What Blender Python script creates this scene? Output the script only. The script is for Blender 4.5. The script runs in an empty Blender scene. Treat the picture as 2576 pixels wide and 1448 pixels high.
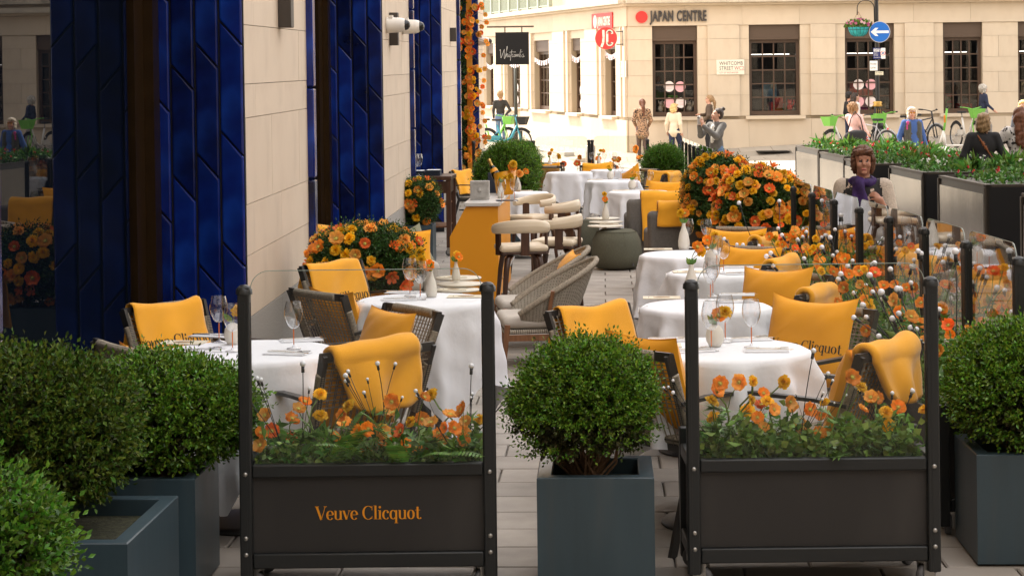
import bpy, math, random
import numpy as np
from math import sin, cos, pi, radians, sqrt, atan2
from mathutils import Vector, Matrix

# ------------------------------------------------------------------ camera, world, sun, exposure
SC = bpy.context.scene
COL = SC.collection
F, CX, HL, ROLL, CAMH = 4750.0, 1287.5, 248.0, radians(0.7), 1.82     # photo measured on a 2575 x 1448 grid
cam_d = bpy.data.cameras.new('camera'); cam = bpy.data.objects.new('camera', cam_d); COL.objects.link(cam)
cam_d.sensor_width = 36.0; cam_d.lens = F / 2575.0 * 36.0
cam_d.shift_y = -(724.0 - HL) / 2575.0
cam_d.clip_start = 0.1; cam_d.clip_end = 2000.0
R_ = Vector((cos(ROLL), 0, -sin(ROLL))); U_ = Vector((sin(ROLL), 0, cos(ROLL))); B_ = Vector((0, -1, 0))
cam.matrix_world = Matrix(((R_.x, U_.x, B_.x, 0), (R_.y, U_.y, B_.y, 0), (R_.z, U_.z, B_.z, CAMH), (0, 0, 0, 1)))
SC.camera = cam

SUN_TO = Vector((-0.65, 0.76)).normalized(); SUN_EL = radians(54)
wd = bpy.data.worlds.new('World'); SC.world = wd; wd.use_nodes = True
nt = wd.node_tree; bg = nt.nodes['Background']
sky = nt.nodes.new('ShaderNodeTexSky'); sky.sky_type = 'NISHITA'; sky.sun_disc = False
sky.sun_elevation = SUN_EL; sky.sun_rotation = math.atan2(SUN_TO.x, SUN_TO.y)
sky.air_density = 1.0; sky.dust_density = 4.0; sky.ozone_density = 0.4
# thin white cloud over the whole sky, as on a bright hazy London day
tc = nt.nodes.new('ShaderNodeTexCoord'); cn = nt.nodes.new('ShaderNodeTexNoise'); cn.inputs['Scale'].default_value = 2.2; cn.inputs['Detail'].default_value = 6
nt.links.new(tc.outputs['Generated'], cn.inputs['Vector'])
cr = nt.nodes.new('ShaderNodeMapRange'); cr.inputs[1].default_value = .38; cr.inputs[2].default_value = .62; cr.inputs[3].default_value = .45; cr.inputs[4].default_value = .9
nt.links.new(cn.outputs['Fac'], cr.inputs[0])
mx = nt.nodes.new('ShaderNodeMix'); mx.data_type = 'RGBA'
nt.links.new(cr.outputs[0], mx.inputs[0]); nt.links.new(sky.outputs[0], mx.inputs[6]); mx.inputs[7].default_value = (9.1, 8.6, 8.1, 1)
nt.links.new(mx.outputs[2], bg.inputs['Color']); bg.inputs['Strength'].default_value = 0.12
sun_d = bpy.data.lights.new('sun', 'SUN'); sun_d.energy = 3.5; sun_d.angle = radians(0.6); sun_d.color = (1, .93, .82)
sun = bpy.data.objects.new('sun', sun_d); COL.objects.link(sun)
ST3 = Vector((SUN_TO.x * cos(SUN_EL), SUN_TO.y * cos(SUN_EL), sin(SUN_EL)))
sun.rotation_euler = ST3.to_track_quat('Z', 'Y').to_euler()
vs = SC.view_settings; vs.view_transform = 'Standard'; vs.look = 'None'; vs.gamma = 1.0; vs.use_curve_mapping = False; vs.exposure = 1.7
SC.cycles.max_bounces = 6; SC.cycles.diffuse_bounces = 3; SC.cycles.glossy_bounces = 3; SC.cycles.transparent_max_bounces = 24
SC.cycles.caustics_reflective = False; SC.cycles.caustics_refractive = False; SC.cycles.use_denoising = True
SC.cycles.sample_clamp_indirect = 4.0

rng = random.Random(7); nr = np.random.default_rng(7)
TILT = 0.0185          # the paving falls away from the camera, the masonry courses are level: z = 0 is the paving
ANG = math.atan((1516 - CX) / F)   # direction of the hotel wall

def hl(px): return HL - math.tan(ROLL) * (px - CX)
def W(px, py, d):      # point at depth d seen at a photo position
    u = px - CX; w = py - HL; c, s = cos(ROLL), sin(ROLL)
    return Vector((d / F * (u * c - w * s), d, CAMH - d / F * (w * c + u * s)))
def G(px, py, z=0.0):  # point at height z seen at a photo position
    u = px - CX; w = py - HL
    d = (CAMH - z) * F / (w * cos(ROLL) + u * sin(ROLL))
    return W(px, py, d)

# ------------------------------------------------------------------ materials
MATS = {}
def M(name, col, rough=.6, metal=0.0, var=0.0, vscale=8.0, bump=0.0, bscale=60.0, spec=.5, sheen=0.0, coat=0.0, rnd=0.0, island=0.0, trans=0.0,
      emit=0.0, col2=None, c2scale=12.0, c2lo=.45, c2hi=.55, c2type='NOISE', alpha=1.0, stretch=None, hue=0.0):
    if name in MATS: return MATS[name]
    m = bpy.data.materials.new(name); m.use_nodes = True; n = m.node_tree; N = n.nodes; L = n.links
    b = N['Principled BSDF']; b.inputs['Roughness'].default_value = rough; b.inputs['Metallic'].default_value = metal
    b.inputs['Specular IOR Level'].default_value = spec
    if sheen: b.inputs['Sheen Weight'].default_value = sheen; b.inputs['Sheen Roughness'].default_value = .4
    if coat: b.inputs['Coat Weight'].default_value = coat; b.inputs['Coat Roughness'].default_value = .05
    tcn = N.new('ShaderNodeTexCoord'); vec = tcn.outputs['Object']
    if stretch:
        mp = N.new('ShaderNodeMapping'); mp.inputs['Scale'].default_value = stretch; L.new(vec, mp.inputs['Vector']); vec = mp.outputs[0]
    c = N.new('ShaderNodeRGB'); c.outputs[0].default_value = (*col, 1); out = c.outputs[0]
    if col2 is not None:
        if c2type == 'NOISE': t = N.new('ShaderNodeTexNoise'); t.inputs['Detail'].default_value = 3; src = 'Fac'
        else: t = N.new('ShaderNodeTexVoronoi'); src = 'Distance'
        t.inputs['Scale'].default_value = c2scale; L.new(vec, t.inputs['Vector'])
        r = N.new('ShaderNodeMapRange'); r.inputs[1].default_value = c2lo; r.inputs[2].default_value = c2hi; L.new(t.outputs[src], r.inputs[0])
        x = N.new('ShaderNodeMix'); x.data_type = 'RGBA'; L.new(r.outputs[0], x.inputs[0]); L.new(out, x.inputs[6]); x.inputs[7].default_value = (*col2, 1); out = x.outputs[2]
    if var or rnd or island or hue:
        h = N.new('ShaderNodeHueSaturation'); L.new(out, h.inputs['Color']); val = None
        def addv(sock, amt, prev):
            r = N.new('ShaderNodeMapRange'); r.inputs[3].default_value = -amt; r.inputs[4].default_value = amt; L.new(sock, r.inputs[0])
            a = N.new('ShaderNodeMath'); a.operation = 'ADD'; L.new(r.outputs[0], a.inputs[0])
            if prev is None: a.inputs[1].default_value = 1.0
            else: L.new(prev, a.inputs[1])
            return a.outputs[0]
        if var:
            t = N.new('ShaderNodeTexNoise'); t.inputs['Scale'].default_value = vscale; t.inputs['Detail'].default_value = 5; L.new(vec, t.inputs['Vector'])
            r = N.new('ShaderNodeMapRange'); r.inputs[1].default_value = .3; r.inputs[2].default_value = .7; L.new(t.outputs['Fac'], r.inputs[0]); val = addv(r.outputs[0], var, val)
        if rnd: oi = N.new('ShaderNodeObjectInfo'); val = addv(oi.outputs['Random'], rnd, val)
        if island or hue:
            ge = N.new('ShaderNodeNewGeometry')
            if island: val = addv(ge.outputs['Random Per Island'], island, val)
            if hue:
                wn = N.new('ShaderNodeTexWhiteNoise'); wn.noise_dimensions = '1D'; L.new(ge.outputs['Random Per Island'], wn.inputs['W'])
                r = N.new('ShaderNodeMapRange'); r.inputs[3].default_value = .5 - hue; r.inputs[4].default_value = .5 + hue; L.new(wn.outputs['Value'], r.inputs[0]); L.new(r.outputs[0], h.inputs['Hue'])
        if val is not None: L.new(val, h.inputs['Value'])
        out = h.outputs['Color']
    L.new(out, b.inputs['Base Color'])
    if emit: L.new(out, b.inputs['Emission Color']); b.inputs['Emission Strength'].default_value = emit
    if bump:
        t = N.new('ShaderNodeTexNoise'); t.inputs['Scale'].default_value = bscale; t.inputs['Detail'].default_value = 4; L.new(vec, t.inputs['Vector'])
        bp = N.new('ShaderNodeBump'); bp.inputs['Strength'].default_value = bump; bp.inputs['Distance'].default_value = .01; L.new(t.outputs['Fac'], bp.inputs['Height']); L.new(bp.outputs[0], b.inputs['Normal'])
    if trans:
        tr = N.new('ShaderNodeBsdfTranslucent'); L.new(out, tr.inputs['Color']); ms = N.new('ShaderNodeMixShader'); ms.inputs[0].default_value = trans
        L.new(b.outputs[0], ms.inputs[1]); L.new(tr.outputs[0], ms.inputs[2]); L.new(ms.outputs[0], N['Material Output'].inputs['Surface'])
    MATS[name] = m; return m

def thin_glass(name, tint=(1, 1, 1), ior=1.5, rough=0.0, boost=1.0):
    if name in MATS: return MATS[name]
    m = bpy.data.materials.new(name); m.use_nodes = True; n = m.node_tree; N = n.nodes; L = n.links
    N.remove(N['Principled BSDF'])
    t = N.new('ShaderNodeBsdfTransparent'); t.inputs[0].default_value = (*tint, 1)
    g = N.new('ShaderNodeBsdfGlossy'); g.inputs['Roughness'].default_value = rough
    f = N.new('ShaderNodeLayerWeight'); f.inputs[0].default_value = .5; pw = N.new('ShaderNodeMath'); pw.operation = 'POWER'; pw.inputs[1].default_value = 5.0; L.new(f.outputs['Facing'], pw.inputs[0])
    f0 = ((ior-1)/(ior+1))**2; ma = N.new('ShaderNodeMath'); ma.operation = 'MULTIPLY_ADD'; ma.inputs[1].default_value = 1-f0; ma.inputs[2].default_value = f0; L.new(pw.outputs[0], ma.inputs[0])
    mu = N.new('ShaderNodeMath'); mu.operation = 'MULTIPLY'; mu.use_clamp = True; mu.inputs[1].default_value = boost; L.new(ma.outputs[0], mu.inputs[0])
    s = N.new('ShaderNodeMixShader'); L.new(mu.outputs[0], s.inputs[0]); L.new(t.outputs[0], s.inputs[1]); L.new(g.outputs[0], s.inputs[2])
    L.new(s.outputs[0], N['Material Output'].inputs['Surface']); MATS[name] = m; return m

def weave_mat(name, col, sx, sy, dark=.35, rough=.85, strength=.9):
    """fine woven rope: rows of short plaits in object space (relief and a darker rope colour in the gaps)"""
    if name in MATS: return MATS[name]
    m = M(name, col, rough, var=.12, vscale=30); n = m.node_tree; N = n.nodes; L = n.links; b = N['Principled BSDF']
    uv = N.new('ShaderNodeUVMap'); br = N.new('ShaderNodeTexBrick'); mp = N.new('ShaderNodeMapping'); mp.inputs['Scale'].default_value = (sx, sy, 1)
    L.new(uv.outputs[0], mp.inputs['Vector']); L.new(mp.outputs[0], br.inputs['Vector'])
    br.inputs['Scale'].default_value = 1.0; br.inputs['Mortar Size'].default_value = .09; br.inputs['Mortar Smooth'].default_value = .9
    br.inputs['Brick Width'].default_value = 1.0; br.inputs['Row Height'].default_value = .5
    inv = N.new('ShaderNodeMath'); inv.operation = 'SUBTRACT'; inv.inputs[0].default_value = 1.0; L.new(br.outputs['Fac'], inv.inputs[1])
    bp = N.new('ShaderNodeBump'); bp.inputs['Strength'].default_value = strength; bp.inputs['Distance'].default_value = .02; L.new(inv.outputs[0], bp.inputs['Height']); L.new(bp.outputs[0], b.inputs['Normal'])
    src = b.inputs['Base Color'].links[0].from_socket
    x = N.new('ShaderNodeMix'); x.data_type = 'RGBA'; L.new(br.outputs['Fac'], x.inputs[0]); L.new(src, x.inputs[6]); x.inputs[7].default_value = (col[0]*dark, col[1]*dark, col[2]*dark, 1); L.new(x.outputs[2], b.inputs['Base Color'])
    return m

# ------------------------------------------------------------------ mesh helpers
def link(o, parent=None):
    COL.objects.link(o)
    if parent is not None: o.parent = parent
    return o
def mesh_obj(name, me, mats, parent=None, loc=None, rotz=None):
    o = bpy.data.objects.new(name, me)
    if mats is not None and len(me.materials) == 0:
        for m in (mats if isinstance(mats, (list, tuple)) else [mats]): me.materials.append(m)
    if loc is not None: o.location = loc
    if rotz is not None: o.rotation_euler = (0, 0, rotz)
    return link(o, parent)
def tag(o, label=None, cat=None, group=None, kind=None):
    if label: o['label'] = label
    if cat: o['category'] = cat
    if group: o['group'] = group
    if kind: o['kind'] = kind
    return o
def thing(name, label, cat, loc=(0, 0, 0), rotz=0.0, group=None, scale=None):
    o = bpy.data.objects.new(name, None); o.empty_display_size = .1; COL.objects.link(o)
    o.location = loc; o.rotation_euler = (0, 0, rotz)
    if scale: o.scale = (scale,) * 3
    return tag(o, label, cat, group)
def kids(o): return [c for c in COL.objects if c.parent == o] if False else KIDS(o)
def KIDS(o): return list(o.children)
def dup(o, loc=None, rotz=None, label=None, parent=None, scale=None, group=None):
    c = o.copy(); COL.objects.link(c)
    if parent is not None: c.parent = parent
    if loc is not None: c.location = loc
    if rotz is not None: c.rotation_euler = (0, 0, rotz)
    if scale is not None: c.scale = (scale,) * 3
    if label: c['label'] = label
    if group: c['group'] = group
    for ch in KIDS(o): dup(ch, parent=c)
    return c

class MB:
    def __init__(s): s.v = []; s.f = []; s.mi = []; s.m = 0; s.sm = []; s.uv = None; s.smooth = False
    def add(s, vs, fs):
        o = len(s.v); s.v += [tuple(x) for x in vs]
        for f in fs: s.f.append(tuple(i + o for i in f)); s.mi.append(s.m); s.sm.append(s.smooth)
        return s
    def box(s, c, d, rz=0.0, mat=None):
        hx, hy, hz = d[0]/2, d[1]/2, d[2]/2; vs = []
        for z in (-hz, hz):
            for x, y in ((-hx, -hy), (hx, -hy), (hx, hy), (-hx, hy)):
                p = Vector((x, y, z))
                if mat is not None: p = mat @ p
                elif rz: p = Vector((x*cos(rz) - y*sin(rz), x*sin(rz) + y*cos(rz), z))
                vs.append((p.x + c[0], p.y + c[1], p.z + c[2]))
        return s.add(vs, [(3, 2, 1, 0), (4, 5, 6, 7), (0, 1, 5, 4), (1, 2, 6, 5), (2, 3, 7, 6), (3, 0, 4, 7)])
    def rbox(s, c, d, r=.02, n=3, rz=0.0, crown=0.0, mat=None):
        """box with rounded edges (superellipse cross sections)"""
        hx, hy, hz = d[0]/2, d[1]/2, d[2]/2; r = min(r, hx*.98, hy*.98, hz*.98); prof = []
        for i in range(n + 1): a = -pi/2 + i*pi/2/n; prof.append((r*(cos(a)) , -hz + r + r*sin(a)))
        prof = prof + [(a, -b) for a, b in prof[::-1]]
        rings = []; 
        for off, z in prof:
            ring = []
            ix, iy = hx - r, hy - r
            for qx, qy, a0 in ((1, 1, 0), (-1, 1, pi/2), (-1, -1, pi), (1, -1, 1.5*pi)):
                for k in range(n + 1):
                    a = a0 + k*pi/2/n; ring.append((qx*ix + off*cos(a), qy*iy + off*sin(a), z))
            rings.append(ring)
        vs = []; fs = []; m = len(rings[0])
        for ring in rings:
            for p in ring:
                x, y, z = p
                if crown: z += crown * max(0, 1 - (x/hx)**2) * max(0, 1 - (y/hy)**2) * (1 if z > 0 else -.3)
                q = Vector((x, y, z))
                if mat is not None: q = mat @ q
                elif rz: q = Vector((x*cos(rz) - y*sin(rz), x*sin(rz) + y*cos(rz), z))
                vs.append((q.x + c[0], q.y + c[1], q.z + c[2]))
        for i in range(len(rings) - 1):
            for k in range(m): fs.append((i*m + k, i*m + (k+1) % m, (i+1)*m + (k+1) % m, (i+1)*m + k))
        fs.append(tuple(range(m - 1, -1, -1))); fs.append(tuple((len(rings)-1)*m + k for k in range(m)))
        t = s.smooth; s.smooth = True; a0 = len(s.sm); s.add(vs, fs); s.smooth = t
        if not crown:
            for k in range(m):
                if k % (n+1) == n: s.sm[a0 + n*m + k] = False
            s.sm[-1] = s.sm[-2] = False
        return s
    def tube(s, pts, r, n=6, caps=True, flat=None):
        pts = [Vector(p) for p in pts]; rs = r if isinstance(r, (list, tuple)) else [r]*len(pts); vs = []; fs = []
        up = None
        for i, p in enumerate(pts):
            t = (pts[min(i+1, len(pts)-1)] - pts[max(i-1, 0)])
            t = t.normalized() if t.length > 1e-9 else Vector((0, 0, 1))
            if up is None: up = Vector((0, 0, 1)) if abs(t.z) < .9 else Vector((1, 0, 0))
            a = t.cross(up); a = a.normalized() if a.length > 1e-6 else t.orthogonal().normalized(); b = a.cross(t).normalized(); up = b
            for k in range(n):
                an = 2*pi*k/n + pi/n; q = p + (a*cos(an)*(flat or 1.0) + b*sin(an))*rs[i]; vs.append(q)
        for i in range(len(pts)-1):
            for k in range(n): fs.append((i*n+k, i*n+(k+1) % n, (i+1)*n+(k+1) % n, (i+1)*n+k))
        if caps: fs.append(tuple(range(n-1, -1, -1))); fs.append(tuple((len(pts)-1)*n+k for k in range(n)))
        t = s.smooth; s.smooth = n > 4; s.add(vs, fs); s.smooth = t; return s
    def lathe(s, prof, n=20, c=(0, 0, 0), sx=1.0, sy=1.0):
        vs = []; fs = []
        for r, z in prof:
            for k in range(n): a = 2*pi*k/n; vs.append((c[0] + r*cos(a)*sx, c[1] + r*sin(a)*sy, c[2] + z))
        for i in range(len(prof)-1):
            for k in range(n): fs.append((i*n+k, i*n+(k+1) % n, (i+1)*n+(k+1) % n, (i+1)*n+k))
        t = s.smooth; s.smooth = True; s.add(vs, fs); s.smooth = t; return s
    def disc(s, c, r, z=None, n=24, normal=None):
        vs = [(c[0] + r*cos(2*pi*k/n), c[1] + r*sin(2*pi*k/n), c[2]) for k in range(n)]
        return s.add(vs, [tuple(range(n))])
    def prism(s, poly, axis, a, b):
        """polygon (2-D) pushed along an axis: 'y' takes (x,z), 'z' takes (x,y), 'x' takes (y,z)"""
        def P(p, t): return {'y': (p[0], t, p[1]), 'z': (p[0], p[1], t), 'x': (t, p[0], p[1])}[axis]
        n = len(poly); vs = [P(p, a) for p in poly] + [P(p, b) for p in poly]
        fs = [tuple(range(n)), tuple(range(2*n-1, n-1, -1))] + [(k, k+n, (k+1) % n + n, (k+1) % n) for k in range(n)]
        return s.add(vs, fs)
    def sphere(s, c, r, n=10, m=6, sc=(1, 1, 1)):
        prof = [(max(1e-4, r*sin(pi*i/m)), -r*cos(pi*i/m)) for i in range(m+1)]
        vs = []; fs = []
        for rr, z in prof:
            for k in range(n): a = 2*pi*k/n; vs.append((c[0]+rr*cos(a)*sc[0], c[1]+rr*sin(a)*sc[1], c[2]+z*sc[2]))
        for i in range(m):
            for k in range(n): fs.append((i*n+k, i*n+(k+1) % n, (i+1)*n+(k+1) % n, (i+1)*n+k))
        t = s.smooth; s.smooth = True; s.add(vs, fs); s.smooth = t; return s
    def grid(s, fn, nu, nv, closed_u=False):
        vs = [fn(i/(nu-1), j/(nv-1)) for j in range(nv) for i in range(nu)]
        fs = [(j*nu+i, j*nu+i+1, (j+1)*nu+i+1, (j+1)*nu+i) for j in range(nv-1) for i in range(nu-1)]
        t = s.smooth; s.smooth = True; s.add(vs, fs); s.smooth = t; return s
    def xf(s, m, a=0):
        s.v = s.v[:a] + [tuple(m @ Vector(p)) for p in s.v[a:]]; return s
    def mesh(s, name, mats=None):
        me = bpy.data.meshes.new(name); me.from_pydata(s.v, [], s.f)
        if mats is not None:
            for m in (mats if isinstance(mats, (list, tuple)) else [mats]): me.materials.append(m)
        me.polygons.foreach_set('material_index', s.mi); me.polygons.foreach_set('use_smooth', s.sm); me.update(); return me
    def obj(s, name, mats, parent=None, loc=None, rotz=None): return mesh_obj(name, s.mesh(name, mats), None, parent, loc, rotz)

def np_mesh(name, V, Fq, mats, smooth=False, mi=None):
    """fast mesh from numpy arrays: V (n,3), Fq (m,k)"""
    me = bpy.data.meshes.new(name); V = np.ascontiguousarray(V, dtype=np.float32); Fq = np.ascontiguousarray(Fq, dtype=np.int32); k = Fq.shape[1]
    me.vertices.add(len(V)); me.vertices.foreach_set('co', V.ravel())
    me.loops.add(Fq.size); me.loops.foreach_set('vertex_index', Fq.ravel())
    me.polygons.add(len(Fq)); me.polygons.foreach_set('loop_start', np.arange(0, Fq.size, k, dtype=np.int32))
    me.polygons.foreach_set('use_smooth', np.full(len(Fq), smooth, dtype=bool))
    if mi is not None: me.polygons.foreach_set('material_index', np.ascontiguousarray(mi, dtype=np.int32))
    for m in (mats if isinstance(mats, (list, tuple)) else [mats]): me.materials.append(m)
    me.update(calc_edges=True); me.validate(); return me
def set_uv(me, uvs_by_vert):
    l = me.uv_layers.new(name='UVMap'); idx = np.empty(len(me.loops), dtype=np.int32); me.loops.foreach_get('vertex_index', idx)
    l.data.foreach_set('uv', np.asarray(uvs_by_vert, dtype=np.float32)[idx].ravel())

def font_mesh(txt, size=1.0, sx=1.0, depth=0.0, bold=0.0, space=1.0, align='LEFT'):
    c = bpy.data.curves.new('lettering', 'FONT'); c.body = txt; c.size = size; c.extrude = depth; c.offset = bold; c.space_character = space; c.align_x = align; c.resolution_u = 3
    o = bpy.data.objects.new('lettering', c); COL.objects.link(o); dg = bpy.context.evaluated_depsgraph_get(); dg.update()
    me = bpy.data.meshes.new_from_object(o.evaluated_get(dg)); bpy.data.objects.remove(o); bpy.data.curves.remove(c)
    if sx != 1.0:
        for v in me.vertices: v.co.x *= sx
    return me
def font_obj(txt, mat, parent, loc, rot=(pi/2, 0, 0), name='lettering', **k):
    me = font_mesh(txt, **k); me.materials.clear(); me.materials.append(mat)
    o = bpy.data.objects.new(name, me); o.location = loc; o.rotation_euler = rot; return link(o, parent)

# ---- didone lettering drawn with a pen whose width follows the stroke direction
def _arc(cx, cy, rx, ry, a0, a1, n=16): return [(cx + rx*cos(radians(a0 + (a1-a0)*i/n)), cy + ry*sin(radians(a0 + (a1-a0)*i/n))) for i in range(n+1)]
def didone(txt):
    """returns a list of ribbons (left points, right points) and the width, x-height = 1"""
    rib = []; TH, TN = .235, .06
    def stroke(pts, w=None):
        L, Rr = [], []
        for i, p in enumerate(pts):
            a = pts[max(0, i-1)]; b = pts[min(len(pts)-1, i+1)]; dx, dy = b[0]-a[0], b[1]-a[1]; l = math.hypot(dx, dy) or 1
            ww = w if w else TN + (TH-TN)*abs(dy/l)**2.2
            nx, ny = -dy/l*ww/2, dx/l*ww/2; L.append((p[0]+nx, p[1]+ny)); Rr.append((p[0]-nx, p[1]-ny))
        rib.append((L, Rr))
    def serif(x0, x1, y): stroke([(x0, y), (x1, y)], .06)
    def dot(x, y, r): rib.append(([(x + r*cos(a), y + r*sin(a)) for a in np.linspace(0, pi, 7)], [(x + r*cos(a), y - r*sin(a)) for a in np.linspace(0, pi, 7)]))
    X = 0.0
    for ch in txt:
        k = len(rib)
        if ch == 'V': stroke([(.1, 1.5), (.62, 0)], .25); stroke([(.62, .02), (1.08, 1.5)], .07); serif(-.1, .35, 1.5); serif(.9, 1.26, 1.5); w = 1.16
        elif ch == 'v': stroke([(.08, 1), (.42, 0)], .22); stroke([(.42, .02), (.72, 1)], .06); serif(-.06, .26, 1); serif(.58, .86, 1); w = .82
        elif ch == 'e': stroke(_arc(.42, .5, .33, .5, 5, 320)); stroke([(.12, .53), (.75, .53)], .06); w = .84
        elif ch == 'u': stroke([(.16, 1), (.16, .3)], .22); stroke(_arc(.42, .3, .26, .3, 180, 320, 10)); stroke([(.74, 1), (.74, 0)], .22); serif(0, .16, 1); serif(.56, .74, 1); serif(.74, .93, .02); w = .96
        elif ch == 'C': stroke(_arc(.68, .75, .56, .75, 50, 312, 24)); stroke([(1.1, 1.5), (1.1, 1.02)], .07); stroke([(1.1, .38), (1.1, .1)], .05); w = 1.24
        elif ch == 'l': stroke([(.22, 1.55), (.22, 0)], .22); serif(.0, .22, 1.53); serif(.02, .44, .02); w = .46
        elif ch == 'i': stroke([(.22, 1), (.22, 0)], .22); serif(.0, .22, .98); serif(.02, .44, .02); dot(.22, 1.36, .14); w = .46
        elif ch == 'c': stroke(_arc(.42, .5, .33, .5, 55, 318)); dot(.62, .8, .12); w = .78
        elif ch == 'q': stroke(_arc(.4, .5, .3, .5, 40, 320)); stroke([(.74, 1), (.74, -.46)], .22); serif(.54, .96, -.45); w = .96
        elif ch == 'o': stroke(_arc(.42, .5, .32, .5, 0, 360, 24)); w = .86
        elif ch == 't': stroke([(.28, 1.36), (.28, .28)], .22); stroke(_arc(.48, .28, .2, .28, 180, 330, 8)); serif(.02, .58, .99); w = .64
        else: w = .42
        for j in range(k, len(rib)): rib[j] = ([(x + X, y) for x, y in rib[j][0]], [(x + X, y) for x, y in rib[j][1]])
        X += w + .04
    return rib, X
def didone_obj(txt, height_x, mat, parent, place, name='lettering', center=True):
    """place(u, v) -> 3-D point on the carrying surface, u to the right and v up, in metres"""
    rib, wd_ = didone(txt); mb = MB(); off = wd_/2 if center else 0
    for L, Rr in rib:
        vs = [place((x-off)*height_x, y*height_x) for x, y in L] + [place((x-off)*height_x, y*height_x) for x, y in Rr]; n = len(L)
        mb.add(vs, [(i, i+1, n+i+1, n+i) for i in range(n-1)])
    return mb.obj(name, mat, parent)
# ------------------------------------------------------------------ materials of the setting
m_joint = M('paver joint sand', (.17, .15, .13), .95)
m_paver = M('grey granite paver', (.345, .31, .272), .75, var=.2, vscale=4, bump=.25, bscale=220, rnd=.13, col2=(.27, .243, .214), c2scale=2.2, c2lo=.5, c2hi=.75)
def spots(m, scale, size, col):   # old chewing gum and drips trodden into the paving
    n = m.node_tree; N = n.nodes; L = n.links; b = N['Principled BSDF']; tcn = N.new('ShaderNodeNewGeometry'); v = N.new('ShaderNodeTexVoronoi'); v.inputs['Scale'].default_value = scale; L.new(tcn.outputs['Position'], v.inputs['Vector'])
    r = N.new('ShaderNodeMapRange'); r.inputs[1].default_value = size; r.inputs[2].default_value = size*.8; L.new(v.outputs['Distance'], r.inputs[0])
    w = N.new('ShaderNodeTexNoise'); w.inputs['Scale'].default_value = 1.1; w.inputs['Detail'].default_value = 6; L.new(tcn.outputs['Position'], w.inputs['Vector']); g = N.new('ShaderNodeMapRange'); g.inputs[1].default_value = .45; g.inputs[2].default_value = .75; g.inputs[4].default_value = .38; L.new(w.outputs['Fac'], g.inputs[0])
    a = N.new('ShaderNodeMath'); a.operation = 'MAXIMUM'; q = N.new('ShaderNodeMath'); q.operation = 'MULTIPLY'; q.inputs[1].default_value = .5; L.new(r.outputs[0], q.inputs[0]); L.new(q.outputs[0], a.inputs[0]); L.new(g.outputs[0], a.inputs[1])
    x = N.new('ShaderNodeMix'); x.data_type = 'RGBA'; L.new(a.outputs[0], x.inputs[0]); L.new(b.inputs['Base Color'].links[0].from_socket, x.inputs[6]); x.inputs[7].default_value = (*col, 1); L.new(x.outputs[2], b.inputs['Base Color'])
spots(m_paver, 3.2, .06, (.13, .115, .10))
m_paver_far = M('grey granite paver far', (.33, .29, .25), .8, var=.12, vscale=1.5, island=.12)
m_stone = M('pale limestone ashlar', (.65, .535, .415), .7, var=.05, vscale=1.3, bump=.06, bscale=90, rnd=.035, col2=(.52, .415, .315), c2scale=2.2, c2lo=.5, c2hi=.85, stretch=(1, 1, .25))
m_mortar = M('stone joint', (.34, .29, .235), .9)
m_granite = M('grey granite plinth', (.36, .34, .315), .55, var=.3, vscale=160)
m_tile = M('cobalt glazed tile', (.003, .012, .12), .16, rnd=.6, var=.35, vscale=5, bump=.035, bscale=6, col2=(.005, .030, .20), c2scale=3.0, c2lo=.45, c2hi=.7, spec=.45)
m_grout = M('black tile backing', (.012, .012, .014), .8)
m_bronze = M('dark bronze frame', (.06, .034, .014), .35, .75, var=.15)
m_lamp_box = M('brown wall light', (.06, .05, .043), .5, .2)
def dark_glass():   # solar-coated dark glass: reflects about half as strongly as clear glass
    m = thin_glass('dark reflecting window glass', (0, 0, 0), 1.5); N = m.node_tree.nodes; L = m.node_tree.links; d = N.new('ShaderNodeBsdfDiffuse'); d.inputs[0].default_value = (.003, .005, .009, 1)
    for n in N:
        if n.type == 'BSDF_GLOSSY': n.inputs['Color'].default_value = (.54, .55, .58, 1)
        if n.type == 'MIX_SHADER': L.new(d.outputs[0], n.inputs[1])
    return m
m_darkglass = dark_glass()
m_jc = M('cream portland stone', (.60, .505, .385), .8, var=.09, vscale=.9, bump=.1, bscale=60, rnd=.05, col2=(.45, .36, .26), c2scale=1.5, c2lo=.5, c2hi=.9, stretch=(1, 1, .3))
m_jcj = M('cream stone joint', (.42, .34, .24), .9)
m_jctrim = M('weathered stone ledge', (.50, .44, .35), .85, var=.2, vscale=2.0, col2=(.33, .30, .24), c2scale=3, c2lo=.5, c2hi=.8, stretch=(1, 1, .3))
m_brown = M('brown painted window frame', (.075, .043, .026), .45)
m_shutter = M('brown roller shutter', (.10, .065, .043), .55)
m_pane = thin_glass('shop window glass', (.80, .79, .77), 1.5, boost=.9)
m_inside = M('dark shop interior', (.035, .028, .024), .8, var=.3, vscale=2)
m_pink = M('pink sticker', (.78, .42, .46), .7); m_white = M('white sticker', (.80, .72, .70), .7)
m_red = M('sign red', (.75, .035, .03), .5); m_signwhite = M('sign cream', (.80, .74, .62), .6); m_black = M('sign black', (.012, .012, .013), .5)
m_rail = M('sage painted iron', (.30, .34, .28), .5)
m_pave2 = None

# ------------------------------------------------------------------ ground
def ramp(a, b, x): t = min(1, max(0, (x-a)/(b-a))); return t*t*(3-2*t)
def GZ(x, y):
    if y < 31.2: return 0.0
    return .28*ramp(51.0, 53.2, y) + .048*max(0, x-4.2)*ramp(38, 50, y)
gp = MB(); gp.add([(-400, -60, -.05), (400, -60, -.05), (400, 900, -.05), (-400, 900, -.05)], [(0, 1, 2, 3)])
tag(gp.obj('ground', M('street asphalt', (.06, .058, .055), .9, var=.2)), kind='structure')
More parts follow.
